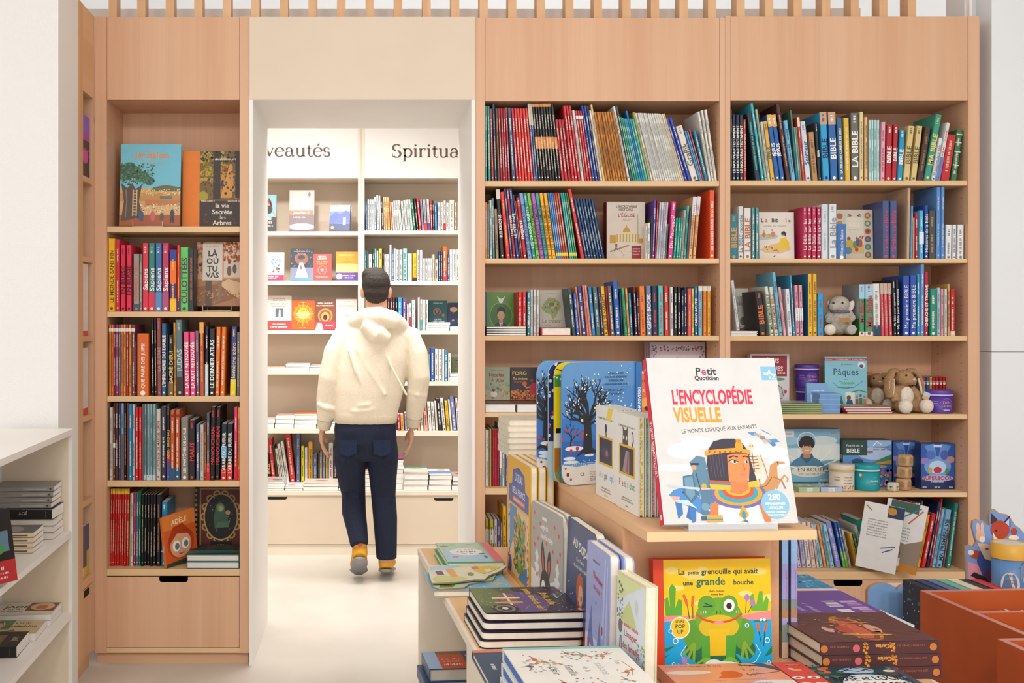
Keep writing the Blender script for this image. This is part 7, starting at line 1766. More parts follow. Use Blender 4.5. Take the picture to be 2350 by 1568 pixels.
# trim anything that would reach past the cover's edge
def clamp(ops):
    out = []
    for o in ops:
        if o[0] == 'p': o = ('p', [(min(max(x, 0), 1), min(max(y, 0), 1)) for x, y in o[1]], o[2])
        elif o[0] == 'e':
            n = o[5]; o = ('p', [(min(max(o[1] + o[3] * math.cos(2 * math.pi * i / n), 0), 1), min(max(o[2] + o[4] * math.sin(2 * math.pi * i / n), 0), 1)) for i in range(n)], o[4 + 1 - 1] if False else o[5 - 1] if False else None) if False else o
        out.append(o)
    return out
fo('picture_book', 1499, 1775, 1289, 2.156, ZL, .026, 'd8401a', clamp(FROG), 'pop-up frog book with a red spine, standing on the front ledge', tilt=3, rz=TH4, spinecol='c83414')
for i in range(2):
    a = .3265 + i * .0185; x, y = G(a + .0065, .155); h = Zp(1182, 2.33) - ZL
    M = Matrix.Translation((x - ST * .12, y + CT * .12, ZL + .0007)) @ Matrix.Rotation(TH4 + math.pi / 2, 4, 'Z')
    SPS = [R(0, .0, 1, .12, 'd8b8a0'), R(0, .12, 1, .25, '8a9a94'), R(0, .25, 1, .3, 'a8a0cc'), R(0, .3, 1, .36, 'b8805a'), R(0, .36, 1, .44, '7a9088'), R(0, .44, 1, .7, '9a98cc'), R(0, .7, 1, 1, '8ab0dc'), T(.8, .34, .0095, 'b84a5a', 'LA PLUS BELLE SURPRISE DU MONDE', 'l', True, 90, 0, 2.0), Dash(.5, .8, .5, .006, 'd8e4f0', 3)]
    o = book('picture_book', .24, h, .013, '5f78a4', M, True, None, SPS, '8aa8d4', .3)
    art('back_print', [R(0, 0, 1, .2, 'a8907a'), R(0, .2, 1, .34, '7a8078'), R(0, .34, 1, .42, '9a6a4a'), R(0, .42, 1, 1, '6a7aa8'), R(0, .75, 1, 1, '6a84b8'), E(.8, .72, .12, .1, '7a3a24'), E(.9, .5, .06, .1, 'a85a34'), E(.85, .14, .08, .08, 'b8402a')], .24, h, lambda x, y, d: (.12 - x, .0065 + d, y), o)
    tag(o, ['nearer the wood', 'farther from the wood'][i] + ': tall blue book titled LA PLUS BELLE SURPRISE DU MONDE', 'book', 'tall blue books beside the frog cabinet')

def near_corner(far_px, far_py, z, dep, right=False, wd=0):
    a, b = AB(far_px, far_py, z); return (a - (wd if right else 0), b - dep)
zc = ZL + .026
a, b = near_corner(1507, 1527, zc, .24)
a2, _ = AB(1766, 1521, zc)
COR = [R(0, 0, 1, 1, 'e89878'), E(.2, .8, .2, .05, 'e8d8cc'), E(.85, .5, .25, .1, 'dcdcdc'), E(.5, .45, .3, .08, 'e8d8c0'), Dash(.3, .93, .5, .03, '8a5a54', 9), E(.55, .74, .09, .09, 'd8522c'), P([(.46, .72), (.4, .66), (.56, .64)], 'd8522c'), Ln([(.35, .6), (.8, .62)], .012, '8a90a4'), T(.58, .5, .07, '7a3a30', 'Les premières', mw=.5), T(.58, .42, .06, '7a3a30', 'comptines', mw=.36), P([(.82, 1), (1, .78), (1, .9), (.92, 1)], '3f444c'), Ln([(.7, .95), (.86, .93), (1, .82)], .03, '3f444c'), Ln([(.68, .72), (.86, .75), (.98, .78)], .012, '3f444c'), Dots(40, .68, .68, .8, .98, .008, '5a4a44', 4), E(.85, .86, .06, .03, 'd8a89a'), Dots(20, .3, .1, .9, .4, .015, 'c86a4a', 6), E(.3, .3, .1, .05, 'd8b858')]
tflat('picture_book', a, b, ZL, a2 - a - .001, .24, .0252, 'e09070', 'coral picture book of first rhymes lying before the frog book', clamp(COR), 0, 0, edge=CREAME)
a, b = near_corner(1769, 1521, zc, .24); a2, _ = AB(1837, 1520, zc)
tflat('board_book', a, b, ZL, a2 - a, .24, .0252, 'c83f34', 'narrow red board book with white sound buttons beside the coral rhymes', [R(0, 0, 1, 1, 'd84a3e'), E(.6, .94, .3, .02, 'e89a88'), E(.5, .8, .16, .1, 'e0a848'), E(.35, .83, .1, .1, 'd8b8b8'), E(.8, .72, .15, .06, '6a6a5a'), Dots(5, .2, .88, .9, .93, .05, '5a4a54', 3), E(.2, .62, .2, .12, 'e8ecec'), E(.7, .62, .2, .12, 'e8ecec'), E(.2, .62, .08, .06, '5a5a5a'), E(.7, .62, .08, .06, 'b03a54'), E(.2, .48, .2, .12, 'e8ecec'), E(.7, .48, .2, .12, 'e8ecec'), E(.2, .48, .1, .06, 'c85a8a'), E(.7, .48, .1, .06, 'd8a85a')], 0, 0, edge=CREAME)
a, b = near_corner(1846, 1527, zc, .28); a2, _ = AB(2040, 1524, zc)
ROS = [R(0, 0, 1, 1, '24444c'), Dots(40, 0, .3, 1, 1, .05, '3a7a5a', 3), Dots(20, 0, .3, 1, 1, .04, '5a94a8', 4), E(.5, .5, .42, .5, '1a1a1a', 32), E(.5, .5, .405, .485, 'c8dcec', 32), E(.5, .86, .2, .1, 'a8c8e4'), Ln([(.3, .84), (.5, .92), (.7, .84)], .02, '1a1a1a'), Ln([(.3, .9), (.5, .84), (.7, .9)], .02, '1a1a1a'), E(.5, .58, .36, .2, 'ece8e0'), T(.5, .78, .05, '1a1a1a', 'Une aventure de', mw=.5), T(.5, .66, .12, '1a1a1a', 'ROSE et LOCKS', b=True, mw=.84), T(.52, .52, .14, '1a1a1a', 'HOLMES', b=True, mw=.7), E(.6, .36, .22, .1, '1a1a1a'), E(.6, .36, .21, .09, 'd8e4ec'), T(.6, .36, .07, '1a1a1a', 'LE MYSTÈRE', b=True, mw=.34), E(.12, .9, .05, .05, 'd8683a'), E(.18, .93, .04, .04, 'd8683a'), E(.14, .84, .04, .04, 'd8683a'), E(.66, .96, .07, .04, 'ece4d4'), E(.66, .96, .02, .015, 'd88a4a'), E(.86, .84, .07, .04, 'ece4d4'), E(.86, .84, .02, .015, 'd85a4a'), Dash(.12, .97, .2, .015, 'd8e0e0', 5), R(.93, 0, 1, 1, '4a4a5c')]
tflat('picture_book', a, b, ZL, a2 - a, .28, .0252, '24444c', 'green floral picture book titled ROSE et LOCKS HOLMES at the front of the unit', clamp(ROS), 0, 0, edge=CREAME)
# stack of three brown albums, spines to the room
zt3 = ZL + 3 * .0242
a, b = AB(2155, 1470, zt3)
CER = [R(0, 0, 1, 1, '5a2f2c'), E(.45, .5, .42, .17, 'b8642c'), E(.42, .5, .36, .13, '7a3a24'), E(.4, .52, .3, .1, 'c8583a'), E(.42, .36, .14, .06, 'd89a84'), E(.4, .62, .12, .07, 'b8402a'), E(.42, .75, .1, .05, 'd8a090'), Dots(60, 0, .0, 1, 1, .03, '6a3a30', 3), Dots(24, .1, .3, .8, .8, .02, 'e8b040', 4), Ln([(.2, .3), (.25, .7)], .02, 'e8c050'), Ln([(.62, .32), (.66, .7)], .02, 'd88a3a')]
CSP = [R(0, 0, 1, 1, '4a2628'), E(.5, .05, .3, .3, 'c0702c'), T(.72, .12, .022, 'a85a34', 'LES FANTÔMES EN COULEURS', 'l', False, 90, 0, 1.3), T(.8, .42, .05, 'e09a3c', 'Cerise', 'l', True, 90, 0, .9), E(.5, .7, .3, .3, 'c85a5a'), T(.72, .76, .022, 'a85a34', 'CHAMBLAIN', 'l', False, 90, 0, 1.3), E(.5, .97, .3, .3, 'c0702c'), Dots(12, .1, .38, .9, .42, .12, 'd88a30', 4), Dots(12, .1, .6, .9, .64, .12, 'd88a30', 5)]
for i in range(3):
    j = (.006, .004, 0)[i]
    tflat('comic_album', a - .232 + j, b, ZL + i * .0242, .232, .205, .0236, '4a2628', ['lowest', 'middle', 'topmost'][i] + ' brown Cerise album in the stack of three, gilt spine to the room', clamp(CER) if i == 2 else None, 1, 0, 'brown albums stacked at the pillar side of the unit', spine=CSP, edge=CREAME, rough=.3)
a, b = AB(2040, 1412, ZL + .05)
for i in range(2):
    tflat('comic_album', .37 + .003 * i, b + .012, ZL + i * .0252, a - .372, .2, .0246, '5a3a80', ['lower', 'upper'][i] + ' purple comic album with white lettering behind the brown stack', [R(0, 0, 1, 1, '6a4594'), Dash(.35, .25, .55, .14, 'e4dce8', 3), Dash(.35, .06, .55, .16, 'c8a0d4', 4), Dash(.3, .55, .4, .05, 'b8a0d0', 5), Dash(.3, .66, .3, .05, 'b8a0d0', 6)] if i else None, 1, 0, 'purple albums behind the brown stack', edge=CREAME)
a, b = AB(1958, 1371, ZL + .024)
tflat('comic_album', .37, b + .035, ZL, a - .37, .2, .0235, '2f80b0', 'blue sea-picture album at the back of the unit behind the purple albums', [R(0, 0, 1, 1, '2f84b4'), Dots(60, 0, .3, 1, 1, .03, '4fa4cc', 3), Dots(30, 0, .2, 1, 1, .02, '8ac4dc', 4), P([(0, 0), (1, 0), (1, .25), (0, .3)], 'd8d4d4'), P([(0, .16), (1, .1), (1, .14), (0, .2)], 'b83a4a'), E(.5, .22, .1, .05, 'c8a078')], 0, 0, edge=CREAME)
a, b = AB(2084, 1437, ZL + .02)
for i in range(3):
    tflat('booklet', a - .05 + i * .001, b - i * .004, ZL + i * .0075, .06, .13, .007, 'd8dce0', ['lowest', 'middle', 'topmost'][i] + ' white booklet of the small heap beside the purple albums', None, 0, .02 * i, 'white booklets beside the purple albums', hard=False, edge=mat('e4e4e2', .8))

# -- on the top board
fw = .257; bx_, by_ = Xp(1514, 2.083), 2.083; ti = math.radians(19)
cxm, cym = bx_ + fw / 2 * CT, by_ + fw / 2 * ST
st = MB(); st.box(-.085, .085, -.034, .1, 0, .003, ACRYLIC); st.box(-.085, .085, -.034, -.031, .003, .016, ACRYLIC)
st.add([(-.07, .04, .003), (.07, .04, .003), (.07, .105, .17), (-.07, .105, .17), (-.07, .043, .003), (.07, .043, .003), (.07, .108, .17), (-.07, .108, .17)], [(0, 1, 2, 3), (4, 7, 6, 5), (0, 4, 5, 1), (2, 6, 7, 3), (0, 3, 7, 4), (1, 5, 6, 2)], ACRYLIC)
tag(st.build('acrylic_stand', None, MT((cxm, cym, ZT + .0006), TH4)), 'clear acrylic easel under the white encyclopedia', 'book stand')
ENC = [R(0, 0, 1, 1, 'cbc9c6'), R(.03, 0, .034, 1, 'cac8c6'), R(.88, .86, 1, .945, '7fb2cc'), T(.9, .893, .022, 'f0f4f4', 'DE', 'l', True), T(.925, .89, .05, 'f0f4f4', 'A', 'l', True), T(.935, .868, .022, 'f0f4f4', 'À', 'l', True), T(.955, .865, .046, 'f0f4f4', 'Z', 'l', True),
  T(.37, .895, .065, '3a3a3a', 'P', 'l', True), T(.415, .895, .065, 'c03a6a', 'e', 'l', True), T(.458, .895, .065, '3a3a3a', 'tit', 'l', True), T(.452, .862, .04, '2c2a2a', 'Quotidien', b=True, mw=.19),
  T(.165, .715, .122, 'e0304c', "L'ENCYCLOPÉDIE", 'l', 2, 0, .62, .62), T(.165, .605, .122, 'ec942c', 'VISUELLE', 'l', 2, 0, .36, .62), T(.21, .535, .034, '2a2a2a', 'LE MONDE EXPLIQUÉ AUX ENFANTS', 'l', False, 3.5, .58),
  E(.2, .43, .12, .06, 'cdd4da'), E(.32, .48, .12, .05, 'cdd4da'), E(.14, .33, .16, .03, 'cdd4da'), E(.85, .42, .15, .05, 'cdd4da'), E(.92, .36, .08, .05, 'cdd4da'), E(.75, .48, .1, .03, 'cdd4da'), E(.9, .12, .06, .06, 'd4dade'),
  # skeleton
  E(.725, .455, .022, .024, 'ecc8a8'), R(.717, .41, .733, .44, 'ecc8a8'), P([(.66, .4), (.79, .4), (.77, .28), (.68, .28)], 'ecc4a4')] + [Ln([(.685, .395 - k * .018), (.725, .39 - k * .018), (.765, .395 - k * .018)], .006, '6a5a4a') for k in range(5)] + [R(.722, .3, .728, .41, '6a5a4a'), P([(.68, .29), (.77, .29), (.75, .25), (.7, .25)], 'f0d8bc'), Ln([(.665, .4), (.64, .32), (.62, .25)], .02, 'ecc4a4'), Ln([(.785, .4), (.81, .32), (.82, .25)], .02, 'ecc4a4'), Ln([(.665, .4), (.64, .32), (.62, .25)], .006, '8a7a64'), Ln([(.785, .4), (.81, .32), (.82, .25)], .006, '8a7a64'), Ln([(.7, .26), (.69, .16)], .026, 'ecc4a4'), Ln([(.75, .26), (.76, .16)], .026, 'ecc4a4'), Ln([(.7, .26), (.69, .16)], .007, '8a7a64'), Ln([(.75, .26), (.76, .16)], .007, '8a7a64'), E(.717, .456, .005, .006, '4a3a30', 8), E(.733, .456, .005, .006, '4a3a30', 8),
  # satellite
  P([(.71, .54), (.77, .54), (.8, .52), (.74, .52)], '5a8ab8'), P([(.81, .56), (.87, .535), (.89, .52), (.83, .545)], '5a8ab8'), P([(.84, .49), (.92, .5), (.95, .48), (.87, .47)], '5a8ab8'), P([(.87, .47), (.9, .48), (.92, .46), (.89, .45)], '4a7ab0'), Ln([(.76, .53), (.83, .5), (.88, .48)], .016, 'a8a098'), Ln([(.8, .53), (.84, .47)], .02, 'b8b0a8'), E(.82, .505, .022, .015, '8a8078'),
  # dinosaur
  P([(.68, .2), (.78, .23), (.83, .28), (.85, .34), (.9, .365), (.96, .36), (.965, .35), (.92, .345), (.9, .33), (.89, .24), (.86, .2), (.8, .17), (.7, .16)], 'c08a58'), Ln([(.87, .2), (.9, .24), (.95, .28), (.97, .26), (.96, .24)], .014, 'c08a58'), Ln([(.86, .27), (.92, .25), (.94, .2)], .012, 'a87444'), E(.91, .355, .006, .006, '3a2414', 8), Ln([(.72, .2), (.8, .22), (.85, .27)], .008, '8a6038'),
  # dolphin
  P([(.06, .17), (.1, .2), (.17, .215), (.24, .19), (.3, .14), (.34, .08), (.38, .05), (.28, .06), (.2, .1), (.15, .12), (.1, .14)], '4a84c0'), P([(.07, .165), (.14, .16), (.13, .13), (.1, .13)], 'e0a094'), P([(.1, .14), (.15, .12), (.22, .1), (.26, .09), (.2, .14)], 'b8d0e4'), P([(.2, .11), (.17, .04), (.21, .02), (.25, .09)], '3a6aa4'), P([(.24, .2), (.29, .19), (.29, .15)], '3a6aa4'), P([(.1, .13), (.11, .03), (.15, .06), (.15, .12)], '3f74b0'), P([(.2, .1), (.21, .0), (.24, .02), (.25, .08)], '3f74b0'), E(.17, .185, .007, .007, '16202c', 8),
  # knight
  P([(.24, .36), (.3, .4), (.36, .39), (.37, .33), (.33, .3), (.26, .31)], '5a7e94'), R(.25, .345, .31, .357, '24343e'), E(.27, .33, .02, .02, 'c8946c'), P([(.26, .31), (.38, .32), (.42, .26), (.4, .2), (.28, .2), (.24, .27)], '5a7e94'), P([(.18, .28), (.26, .29), (.27, .16), (.22, .12), (.17, .18)], '4a6c84'), P([(.19, .27), (.25, .28), (.255, .17), (.22, .14), (.185, .18)], '6a90a6'), Ln([(.06, .225), (.22, .21), (.42, .2)], .016, 'b8c4cc'), P([(.29, .2), (.39, .2), (.4, .1), (.36, .08), (.3, .12)], '54788e'), Ln([(.32, .14), (.31, .05)], .045, '54788e'), Ln([(.38, .12), (.38, .04)], .045, '54788e'), R(.28, .02, .34, .045, '3f6076'), R(.33, .0, .42, .03, '3f6076'), E(.32, .1, .03, .028, '6e94aa'), E(.38, .1, .03, .028, '6e94aa'), Ln([(.28, .3), (.3, .2)], .006, '2a4250'), Ln([(.4, .28), (.43, .21)], .03, '5a7e94'), E(.33, .22, .02, .02, 'd8a03a'),
  # queen
  P([(.33, 0), (.36, .1), (.44, .17), (.72, .18), (.78, .1), (.8, 0)], 'd87a48'), P([(.4, 0), (.42, .11), (.72, .11), (.75, 0)], 'e6e6e4'), R(.32, .01, .44, .05, 'd8a03a'), R(.32, .022, .44, .03, '4a90a8'),
  E(.58, .17, .21, .105, '6a68a8', 32), E(.58, .175, .18, .09, 'd89a2c', 32), E(.58, .18, .15, .075, '3a9ab0', 32), E(.58, .19, .12, .06, 'd8502c', 32), E(.58, .2, .095, .05, 'd8a83a', 28), P([(.37, .17), (.37, .3), (.8, .3), (.8, .17), (.74, .22), (.42, .22)], 'cbc9c6') if False else R(.58, .2, .581, .201, 'd87a48'),
  P([(.52, .18), (.52, .3), (.66, .3), (.66, .2), (.6, .17)], 'd87a48'), P([(.5, .24), (.49, .42), (.54, .45), (.66, .45), (.7, .42), (.69, .33), (.675, .27), (.64, .24), (.6, .235), (.55, .25)], 'e0864e'),
  P([(.38, .24), (.37, .35), (.39, .43), (.44, .485), (.52, .5), (.6, .5), (.66, .47), (.69, .43), (.71, .4), (.66, .41), (.58, .41), (.53, .4), (.52, .24)], '3a3440'), P([(.69, .43), (.73, .25), (.67, .24), (.69, .33)], '3a3440')] + [Ln([(.4 + k * .022, .27), (.4 + k * .022, .42)], .004, '5a5464') for k in range(5)] + [P([(.37, .4), (.5, .415), (.62, .42), (.71, .405), (.71, .43), (.6, .445), (.5, .44), (.37, .43)], 'd8982c')] + [E(.4 + k * .04, .421 + .0 * k, .008, .008, 'b8401c', 8) for k in range(7)] + [E(.63, .455, .03, .04, 'd8982c'), E(.63, .485, .022, .015, 'c8841c'), P([(.37, .24), (.37, .255), (.53, .245), (.53, .232)], 'c8502c'), P([(.37, .228), (.37, .243), (.53, .233), (.53, .22)], '3a8aa0'), P([(.375, .2), (.37, .23), (.53, .222), (.53, .195)], 'd8b03a'), P([(.66, .24), (.665, .21), (.745, .21), (.735, .25)], 'd8b03a'),
  P([(.545, .365), (.585, .372), (.61, .36), (.58, .35)], 'f0ece8'), P([(.65, .36), (.67, .37), (.69, .362), (.67, .352)], 'f0ece8'), E(.582, .361, .009, .011, '2a1c18', 10), E(.672, .361, .008, .01, '2a1c18', 10), Ln([(.54, .385), (.575, .397), (.61, .39)], .009, '2a1c20'), Ln([(.645, .39), (.67, .395), (.69, .388)], .009, '2a1c20'), Ln([(.535, .362), (.56, .375), (.61, .362)], .006, '2a1c20'), Ln([(.64, .35), (.655, .315), (.635, .305)], .006, 'b0602c'), P([(.6, .285), (.63, .292), (.665, .287), (.64, .275)], 'd0707c'),
  P([(.56, .05), (.6, .11), (.64, .05), (.6, .02)], 'd8982c'), E(.6, .05, .016, .03, '3a90a8'), Ln([(.6, .02), (.57, 0)], .02, 'd8a83a'), Ln([(.6, .02), (.63, 0)], .02, '3a7a98'),
  E(.845, .11, .105, .105, '86b6d0', 32), T(.845, .135, .05, 'f4f6f6', '280', b=True), T(.845, .105, .022, 'f4f6f6', 'INFOGRAPHIES', b=True, mw=.15), T(.845, .082, .022, 'f4f6f6', 'LUDIQUES', b=True, mw=.11), T(.845, .06, .013, 'f4f6f6', 'POUR TOUT COMPRENDRE', b=True, mw=.15), T(.845, .043, .013, 'f4f6f6', "EN UN COUP D'OEIL !", b=True, mw=.13)]
ESP = [R(0, 0, 1, 1, 'd42c48'), T(.78, .28, .05, 'f0e8e8', "L'ENCYCLOPÉDIE VISUELLE", 'l', True, 90, 0, .55), Dash(.5, .93, .5, .01, 'f0d8dc', 3), R(.3, .03, .7, .06, 'e8d8dc')]
M = MT((cxm, cym, ZT + .0125), TH4) @ Matrix.Translation((0, -.0255, 0)) @ Matrix.Rotation(-ti, 4, 'X') @ Matrix.Translation((0, .0115, .0))
o = book('picture_book', fw, .323, .02, 'cbc9c6', M, True, ENC, ESP, 'd42c48', .62)
tag(o, "large white book titled L'ENCYCLOPÉDIE VISUELLE on a clear easel", 'book')
CARD = [R(0, 0, 1, 1, 'dedbd4'), Dash(.5, .86, .74, .022, '5a5650', 3), R(.14, .36, .84, .68, 'dcae28'), R(.19, .385, .79, .655, '2a2c38')]
GAL = CARD + [P([(.52, .88), (.62, 1), (.84, 1), (.72, .84)], 'e0c83c'), E(.5, .77, .06, .07, '3a3c48'), Ln([(.5, .73), (.52, .68)], .05, '3a3c48'), E(.5, .5, .2, .08, '22405c'), E(.55, .5, .06, .05, 'c04a4a'), T(.16, .22, .1, '6ab0c8', 'A', 'l', True), T(.3, .22, .1, 'd8a83a', 'u', 'l', True), T(.42, .22, .1, '3f5a8a', 'gal', 'l', True), T(.68, .22, .1, '5aa8d8', 'op!', 'l', True, mw=.24), Dash(.5, .1, .4, .02, '5a5650', 4), Dash(.5, .07, .5, .02, '5a5650', 5), R(.42, .03, .58, .045, 'd8b03a')]
CHA = CARD + [P([(.3, .68), (.32, .8), (.3, .88), (.38, .83), (.46, .83), (.54, .88), (.53, .78), (.55, .68)], '4a4238'), E(.36, .75, .03, .03, 'e8e4dc'), E(.48, .75, .03, .03, 'e8e4dc'), Ln([(.72, .68), (.78, .74), (.76, .82), (.7, .82)], .04, '4a4238'), P([(.3, .39), (.45, .62), (.6, .62), (.6, .39)], '8a8a8e'), P([(.46, .4), (.54, .62), (.58, .62), (.56, .4)], 'b03a44'), T(.14, .24, .1, '3f8a5a', 'P', 'l', True), T(.27, .24, .1, 'c84a5a', 'e', 'l', True), T(.38, .24, .1, '4a9a8a', 'ti', 'l', True), T(.5, .24, .1, 'd87a8a', 't', 'l', True), T(.6, .24, .1, '5a9a7a', 'chat', 'l', True, mw=.32), Dash(.5, .12, .4, .018, '5a5650', 4), Dash(.5, .095, .5, .018, '5a5650', 5), Dash(.5, .04, .14, .018, '5a5650', 6)]
for i in range(3):
    tstand('board_book', 1368, 1415, 930, 2.494, 5.6, .0125, 'dedbd4', ['front', 'middle', 'rear'][i] + ' white cut-out board book reading Au galop on the top board', GAL if i == 0 else None, z=ZT, tilt=0, off=i * .0165, group='white galop board books', edge=mat(('d8c890', 'a8b890', 'd0c4b0')[i], .8, .3, 200))
for i in range(4):
    tstand('board_book', 1414, 1466, 945, 2.344, 5.0, .0105, 'dedbd4', ['front', 'second', 'third', 'rear'][i] + ' white cut-out board book reading Petit chat on the top board', CHA if i == 0 else None, z=ZT, tilt=0, off=i * .0125, group='white cat board books', edge=mat(('d8c47a', '8aa07a', 'c89aa0', '7a7a74')[i], .8, .45, 240))
# fanned winter board book
SX, SY = Xp(1460, 2.70), 2.70; HT = .29
bk = MB(); bk.box(-.004, .012, -.006, .02, 0, HT, mat('2a66a4', .35)); tb = bk.build('board_book', None, MT((SX, SY, ZT + .0006), math.radians(18)))
art('spine_print', [T(.75, .55, .035, 'e4ecf4', 'ANNA POVERSKI', 'l', True, 90, 0, .9)], .016, HT, lambda x, y, d: (-.004 + x, -.0062 - d, y), tb)
tag(tb, 'large blue board book fanned open on the top board, with a snowy tree', 'book')
def branch(ops, x, y, ang, ln, wd, dep, rg, col, snow):
    x2, y2 = x + math.sin(ang) * ln, y + math.cos(ang) * ln * .72
    ops.append(Ln([(x, y), ((x + x2) / 2 + rg.uniform(-.01, .01), (y + y2) / 2), (x2, y2)], wd, col))
    if dep <= 1 and rg.random() < .7: snow.append(Ln([(x + (x2 - x) * .4, y + (y2 - y) * .4 + .006), (x2, y2 + .006)], wd * .7 + .005, 'd4d8da'))
    if dep == 0: return
    for k in range(3 if dep > 2 else 2):
        f = (1, .62, .85)[k] if dep > 1 else (1, .5)[k]
        branch(ops, x + (x2 - x) * f, y + (y2 - y) * f, ang * .8 + (rg.uniform(-.2, .2), .6, -.6)[k] * rg.choice((1, 1, -1)), ln * rg.uniform(.55, .72), wd * .6, dep - 1, rg, col, snow)
def snow_scene(seed, tree_x):
    rg = random.Random(seed); o = [R(0, 0, 1, 1, '5a8cbc'), R(0, .55, 1, .8, '4a80b8'), R(0, .36, 1, .55, '2f6cb0'), R(0, .18, 1, .36, '1f5ca4'), R(0, 0, 1, .15, 'd4cec4')]
    o += [P([(0, .12), (0, .17), (.2, .15), (.5, .17), (.8, .2), (1, .19), (1, .12)], 'd4cec4')]
    if tree_x: o += [P([(.62, .34), (.72, .58), (.82, .34)], '2a7a44'), P([(.6, .27), (.72, .48), (.86, .27)], '2f8a4a'), Dots(16, .62, .28, .82, .5, .01, 'e0e4dc', 4)]
    tr = []; sn = []; tx = tree_x or .12
    for an, ln, wd, dp_, y0 in ((-.42, .2, .04, 4, .5), (.38, .22, .042, 4, .5), (-.05, .24, .042, 4, .5), (-1.05, .17, .028, 3, .48), (1.1, .19, .028, 3, .48), (-.75, .2, .03, 3, .5), (.75, .2, .03, 3, .5)):
        branch(tr, tx, y0, an, ln, wd, dp_, rg, '14161f', sn)
    x = tree_x or .12
    o += [P([(x - .16, .23), (x - .06, .3), (x - .045, .52), (x + .045, .52), (x + .06, .3), (x + .18, .24), (x + .05, .26), (x, .23), (x - .05, .26)], '14161f')] + tr + sn[::3]
    b2 = []; branch(b2, .12, .3, .05, .14, .02, 3, rg, '1c1e2c', []); o += b2 + [Dots(14, .0, .3, .28, .46, .018, 'b8344a', seed)]
    o += [E(.16, .3, .12, .028, 'd4d8da'), E(.12, .28, .02, .025, 'b82a34'), E(.2, .3, .02, .025, 'b82a34'), E(.1, .22, .08, .02, 'd4d8da'), E(.36, .24, .06, .014, 'd4d8da'), E(.12, .19, .1, .018, 'd4d8da'), Dots(150, 0, .155, 1, .2, .006, 'c8d8e8', seed + 1), Dots(50, .4, .5, 1, .97, .009, 'dce4ec', seed + 2), Dots(8, .2, .4, .7, .9, .016, 'd8d060', seed + 3), E(.08, .09, .02, .022, '7a2a24'), E(.12, .05, .014, .016, 'a8502c'), E(.05, .14, .014, .012, '8a3a2c')]
    return o
LV = [(1289, 2.605, snow_scene(5, .34) + [Dash(.72, .9, .2, .016, '2a4a74', 1), Dash(.72, .87, .3, .016, '2a4a74', 2), Dash(.72, .84, .2, .016, '2a4a74', 3), Dash(.72, .81, .32, .016, '2a4a74', 4), Dash(.72, .76, .22, .016, '2a4a74', 5), Dash(.72, .73, .14, .016, '2a4a74', 6), T(.24, .075, .035, '3a3430', 'CE', 'l', True)] + [Dash(.62, .1 - k * .014, .5, .009, '5a5048', 7 + k) for k in range(6)], '4a84b8'),
      (1272, 2.635, [R(0, 0, 1, 1, 'e0c41c'), R(0, 0, 1, .33, 'a8662c'), R(0, .8, 1, .9, '3f8a3a'), Dots(20, 0, .8, .5, .9, .012, 'd8e0d0', 3), Ln([(0, .95), (.1, .93), (.3, .94)], .012, '3a3a3a'), R(.02, .38, .3, .46, '241a18'), R(0, .3, .3, .42, 'd8d0c0'), Dots(16, 0, .0, .3, .14, .02, '6a8a6a', 5), E(.1, .06, .2, .06, '7a8a60')], 'd8bc1c'),
      (1258, 2.67, [R(0, 0, 1, 1, '1c2c5c'), R(0, 0, 1, .34, 'a8c0d0'), Dots(60, 0, .35, .4, 1, .02, 'ccd4e0', 3), Dots(10, 0, .35, .2, .6, .02, 'b83a4a', 5)], '9ab4c8'),
      (1231, 2.74, snow_scene(9, 0), 'a890b0')]
for k, (px, Y, ops, ec) in enumerate(LV):
    ex, ey = Xp(px, Y), Y; dx, dy = SX - ex, SY + k * .004 - ey; L = math.hypot(dx, dy); rz = math.atan2(dy, dx)
    b = MB(); b.prism(rrect(0, .0, L, HT, .03, (1, 0, 0, 1)), 0, .0032, mat(ec, .4))
    lf = b.build('page_leaf', None, MT((ex, ey, ZT + .0012), rz)); lf.parent = tb; bpy.context.view_layer.update(); lf.matrix_parent_inverse = tb.matrix_world.inverted()
    out = rrect(0, 0, L, HT, .03, (1, 0, 0, 1))
    inn = [(.0006 + x * (L - .0006) / L, .0006 + y * (HT - .0012) / HT) for x, y in out]
    art('leaf_print', ops, L, HT, lambda x, y, d: (x, -d, y), lf, .35, outline=inn)
for i in range(6):
    x, y = Xp(1166, 3.19), 3.19; a = AB(1166, Z0(0) and 1047, ZT)
    tflat('board_book', a[0] + .003 * (i % 2), a[1], ZT + i * .0172, .2, .16, .0166, 'd8d0bc', ['lowest', 'second', 'third', 'fourth', 'fifth', 'topmost'][i] + ' cream-paged board book in the stack behind the fanned tree book', None, 0, 0, 'cream-paged board books on the top board', rnd=.012, edge=CREAME)

# ================================================================ bins and the things behind them
RUST = mat('bc5423', .45, .06, 12); RUSTE = mat('bf7d70', .4, .05, 20)
def book_bin(label, a0, b0, b1, zt, divs, wd):
    x, y = G(a0, b0); o = tag(empty('book_bin', (x, y, 0), TH4), label, 'book bin'); L = b1 - b0
    def p(n, *r, m=RUST, par=o):
        b = MB(); b.box(*r, m); return b.build(n, par)
    def capped(n, *r):
        q = p(n, *r); b = MB(); b.box(r[0], r[1], r[2], r[3], r[5], r[5] + .0012, RUSTE); b.build('edge_band', q)
    capped('side_panel', 0, .014, 0, L, 0, zt); capped('side_panel', wd - .014, wd, 0, L, 0, zt)
    capped('end_panel', .014, wd - .014, L - .014, L, 0, zt); capped('end_panel', .014, wd - .014, 0, .014, 0, zt)
    for d in divs: capped('divider', .014, wd - .014, d - b0 - .006, d - b0 + .006, .2, zt)
    p('bin_floor', .014, wd - .014, .014, L - .014, .28, .295); return o
book_bin('rust-coloured book bin with a divider, behind the nearer rust bin', .969, .335, .757, .619, [.54], .62)
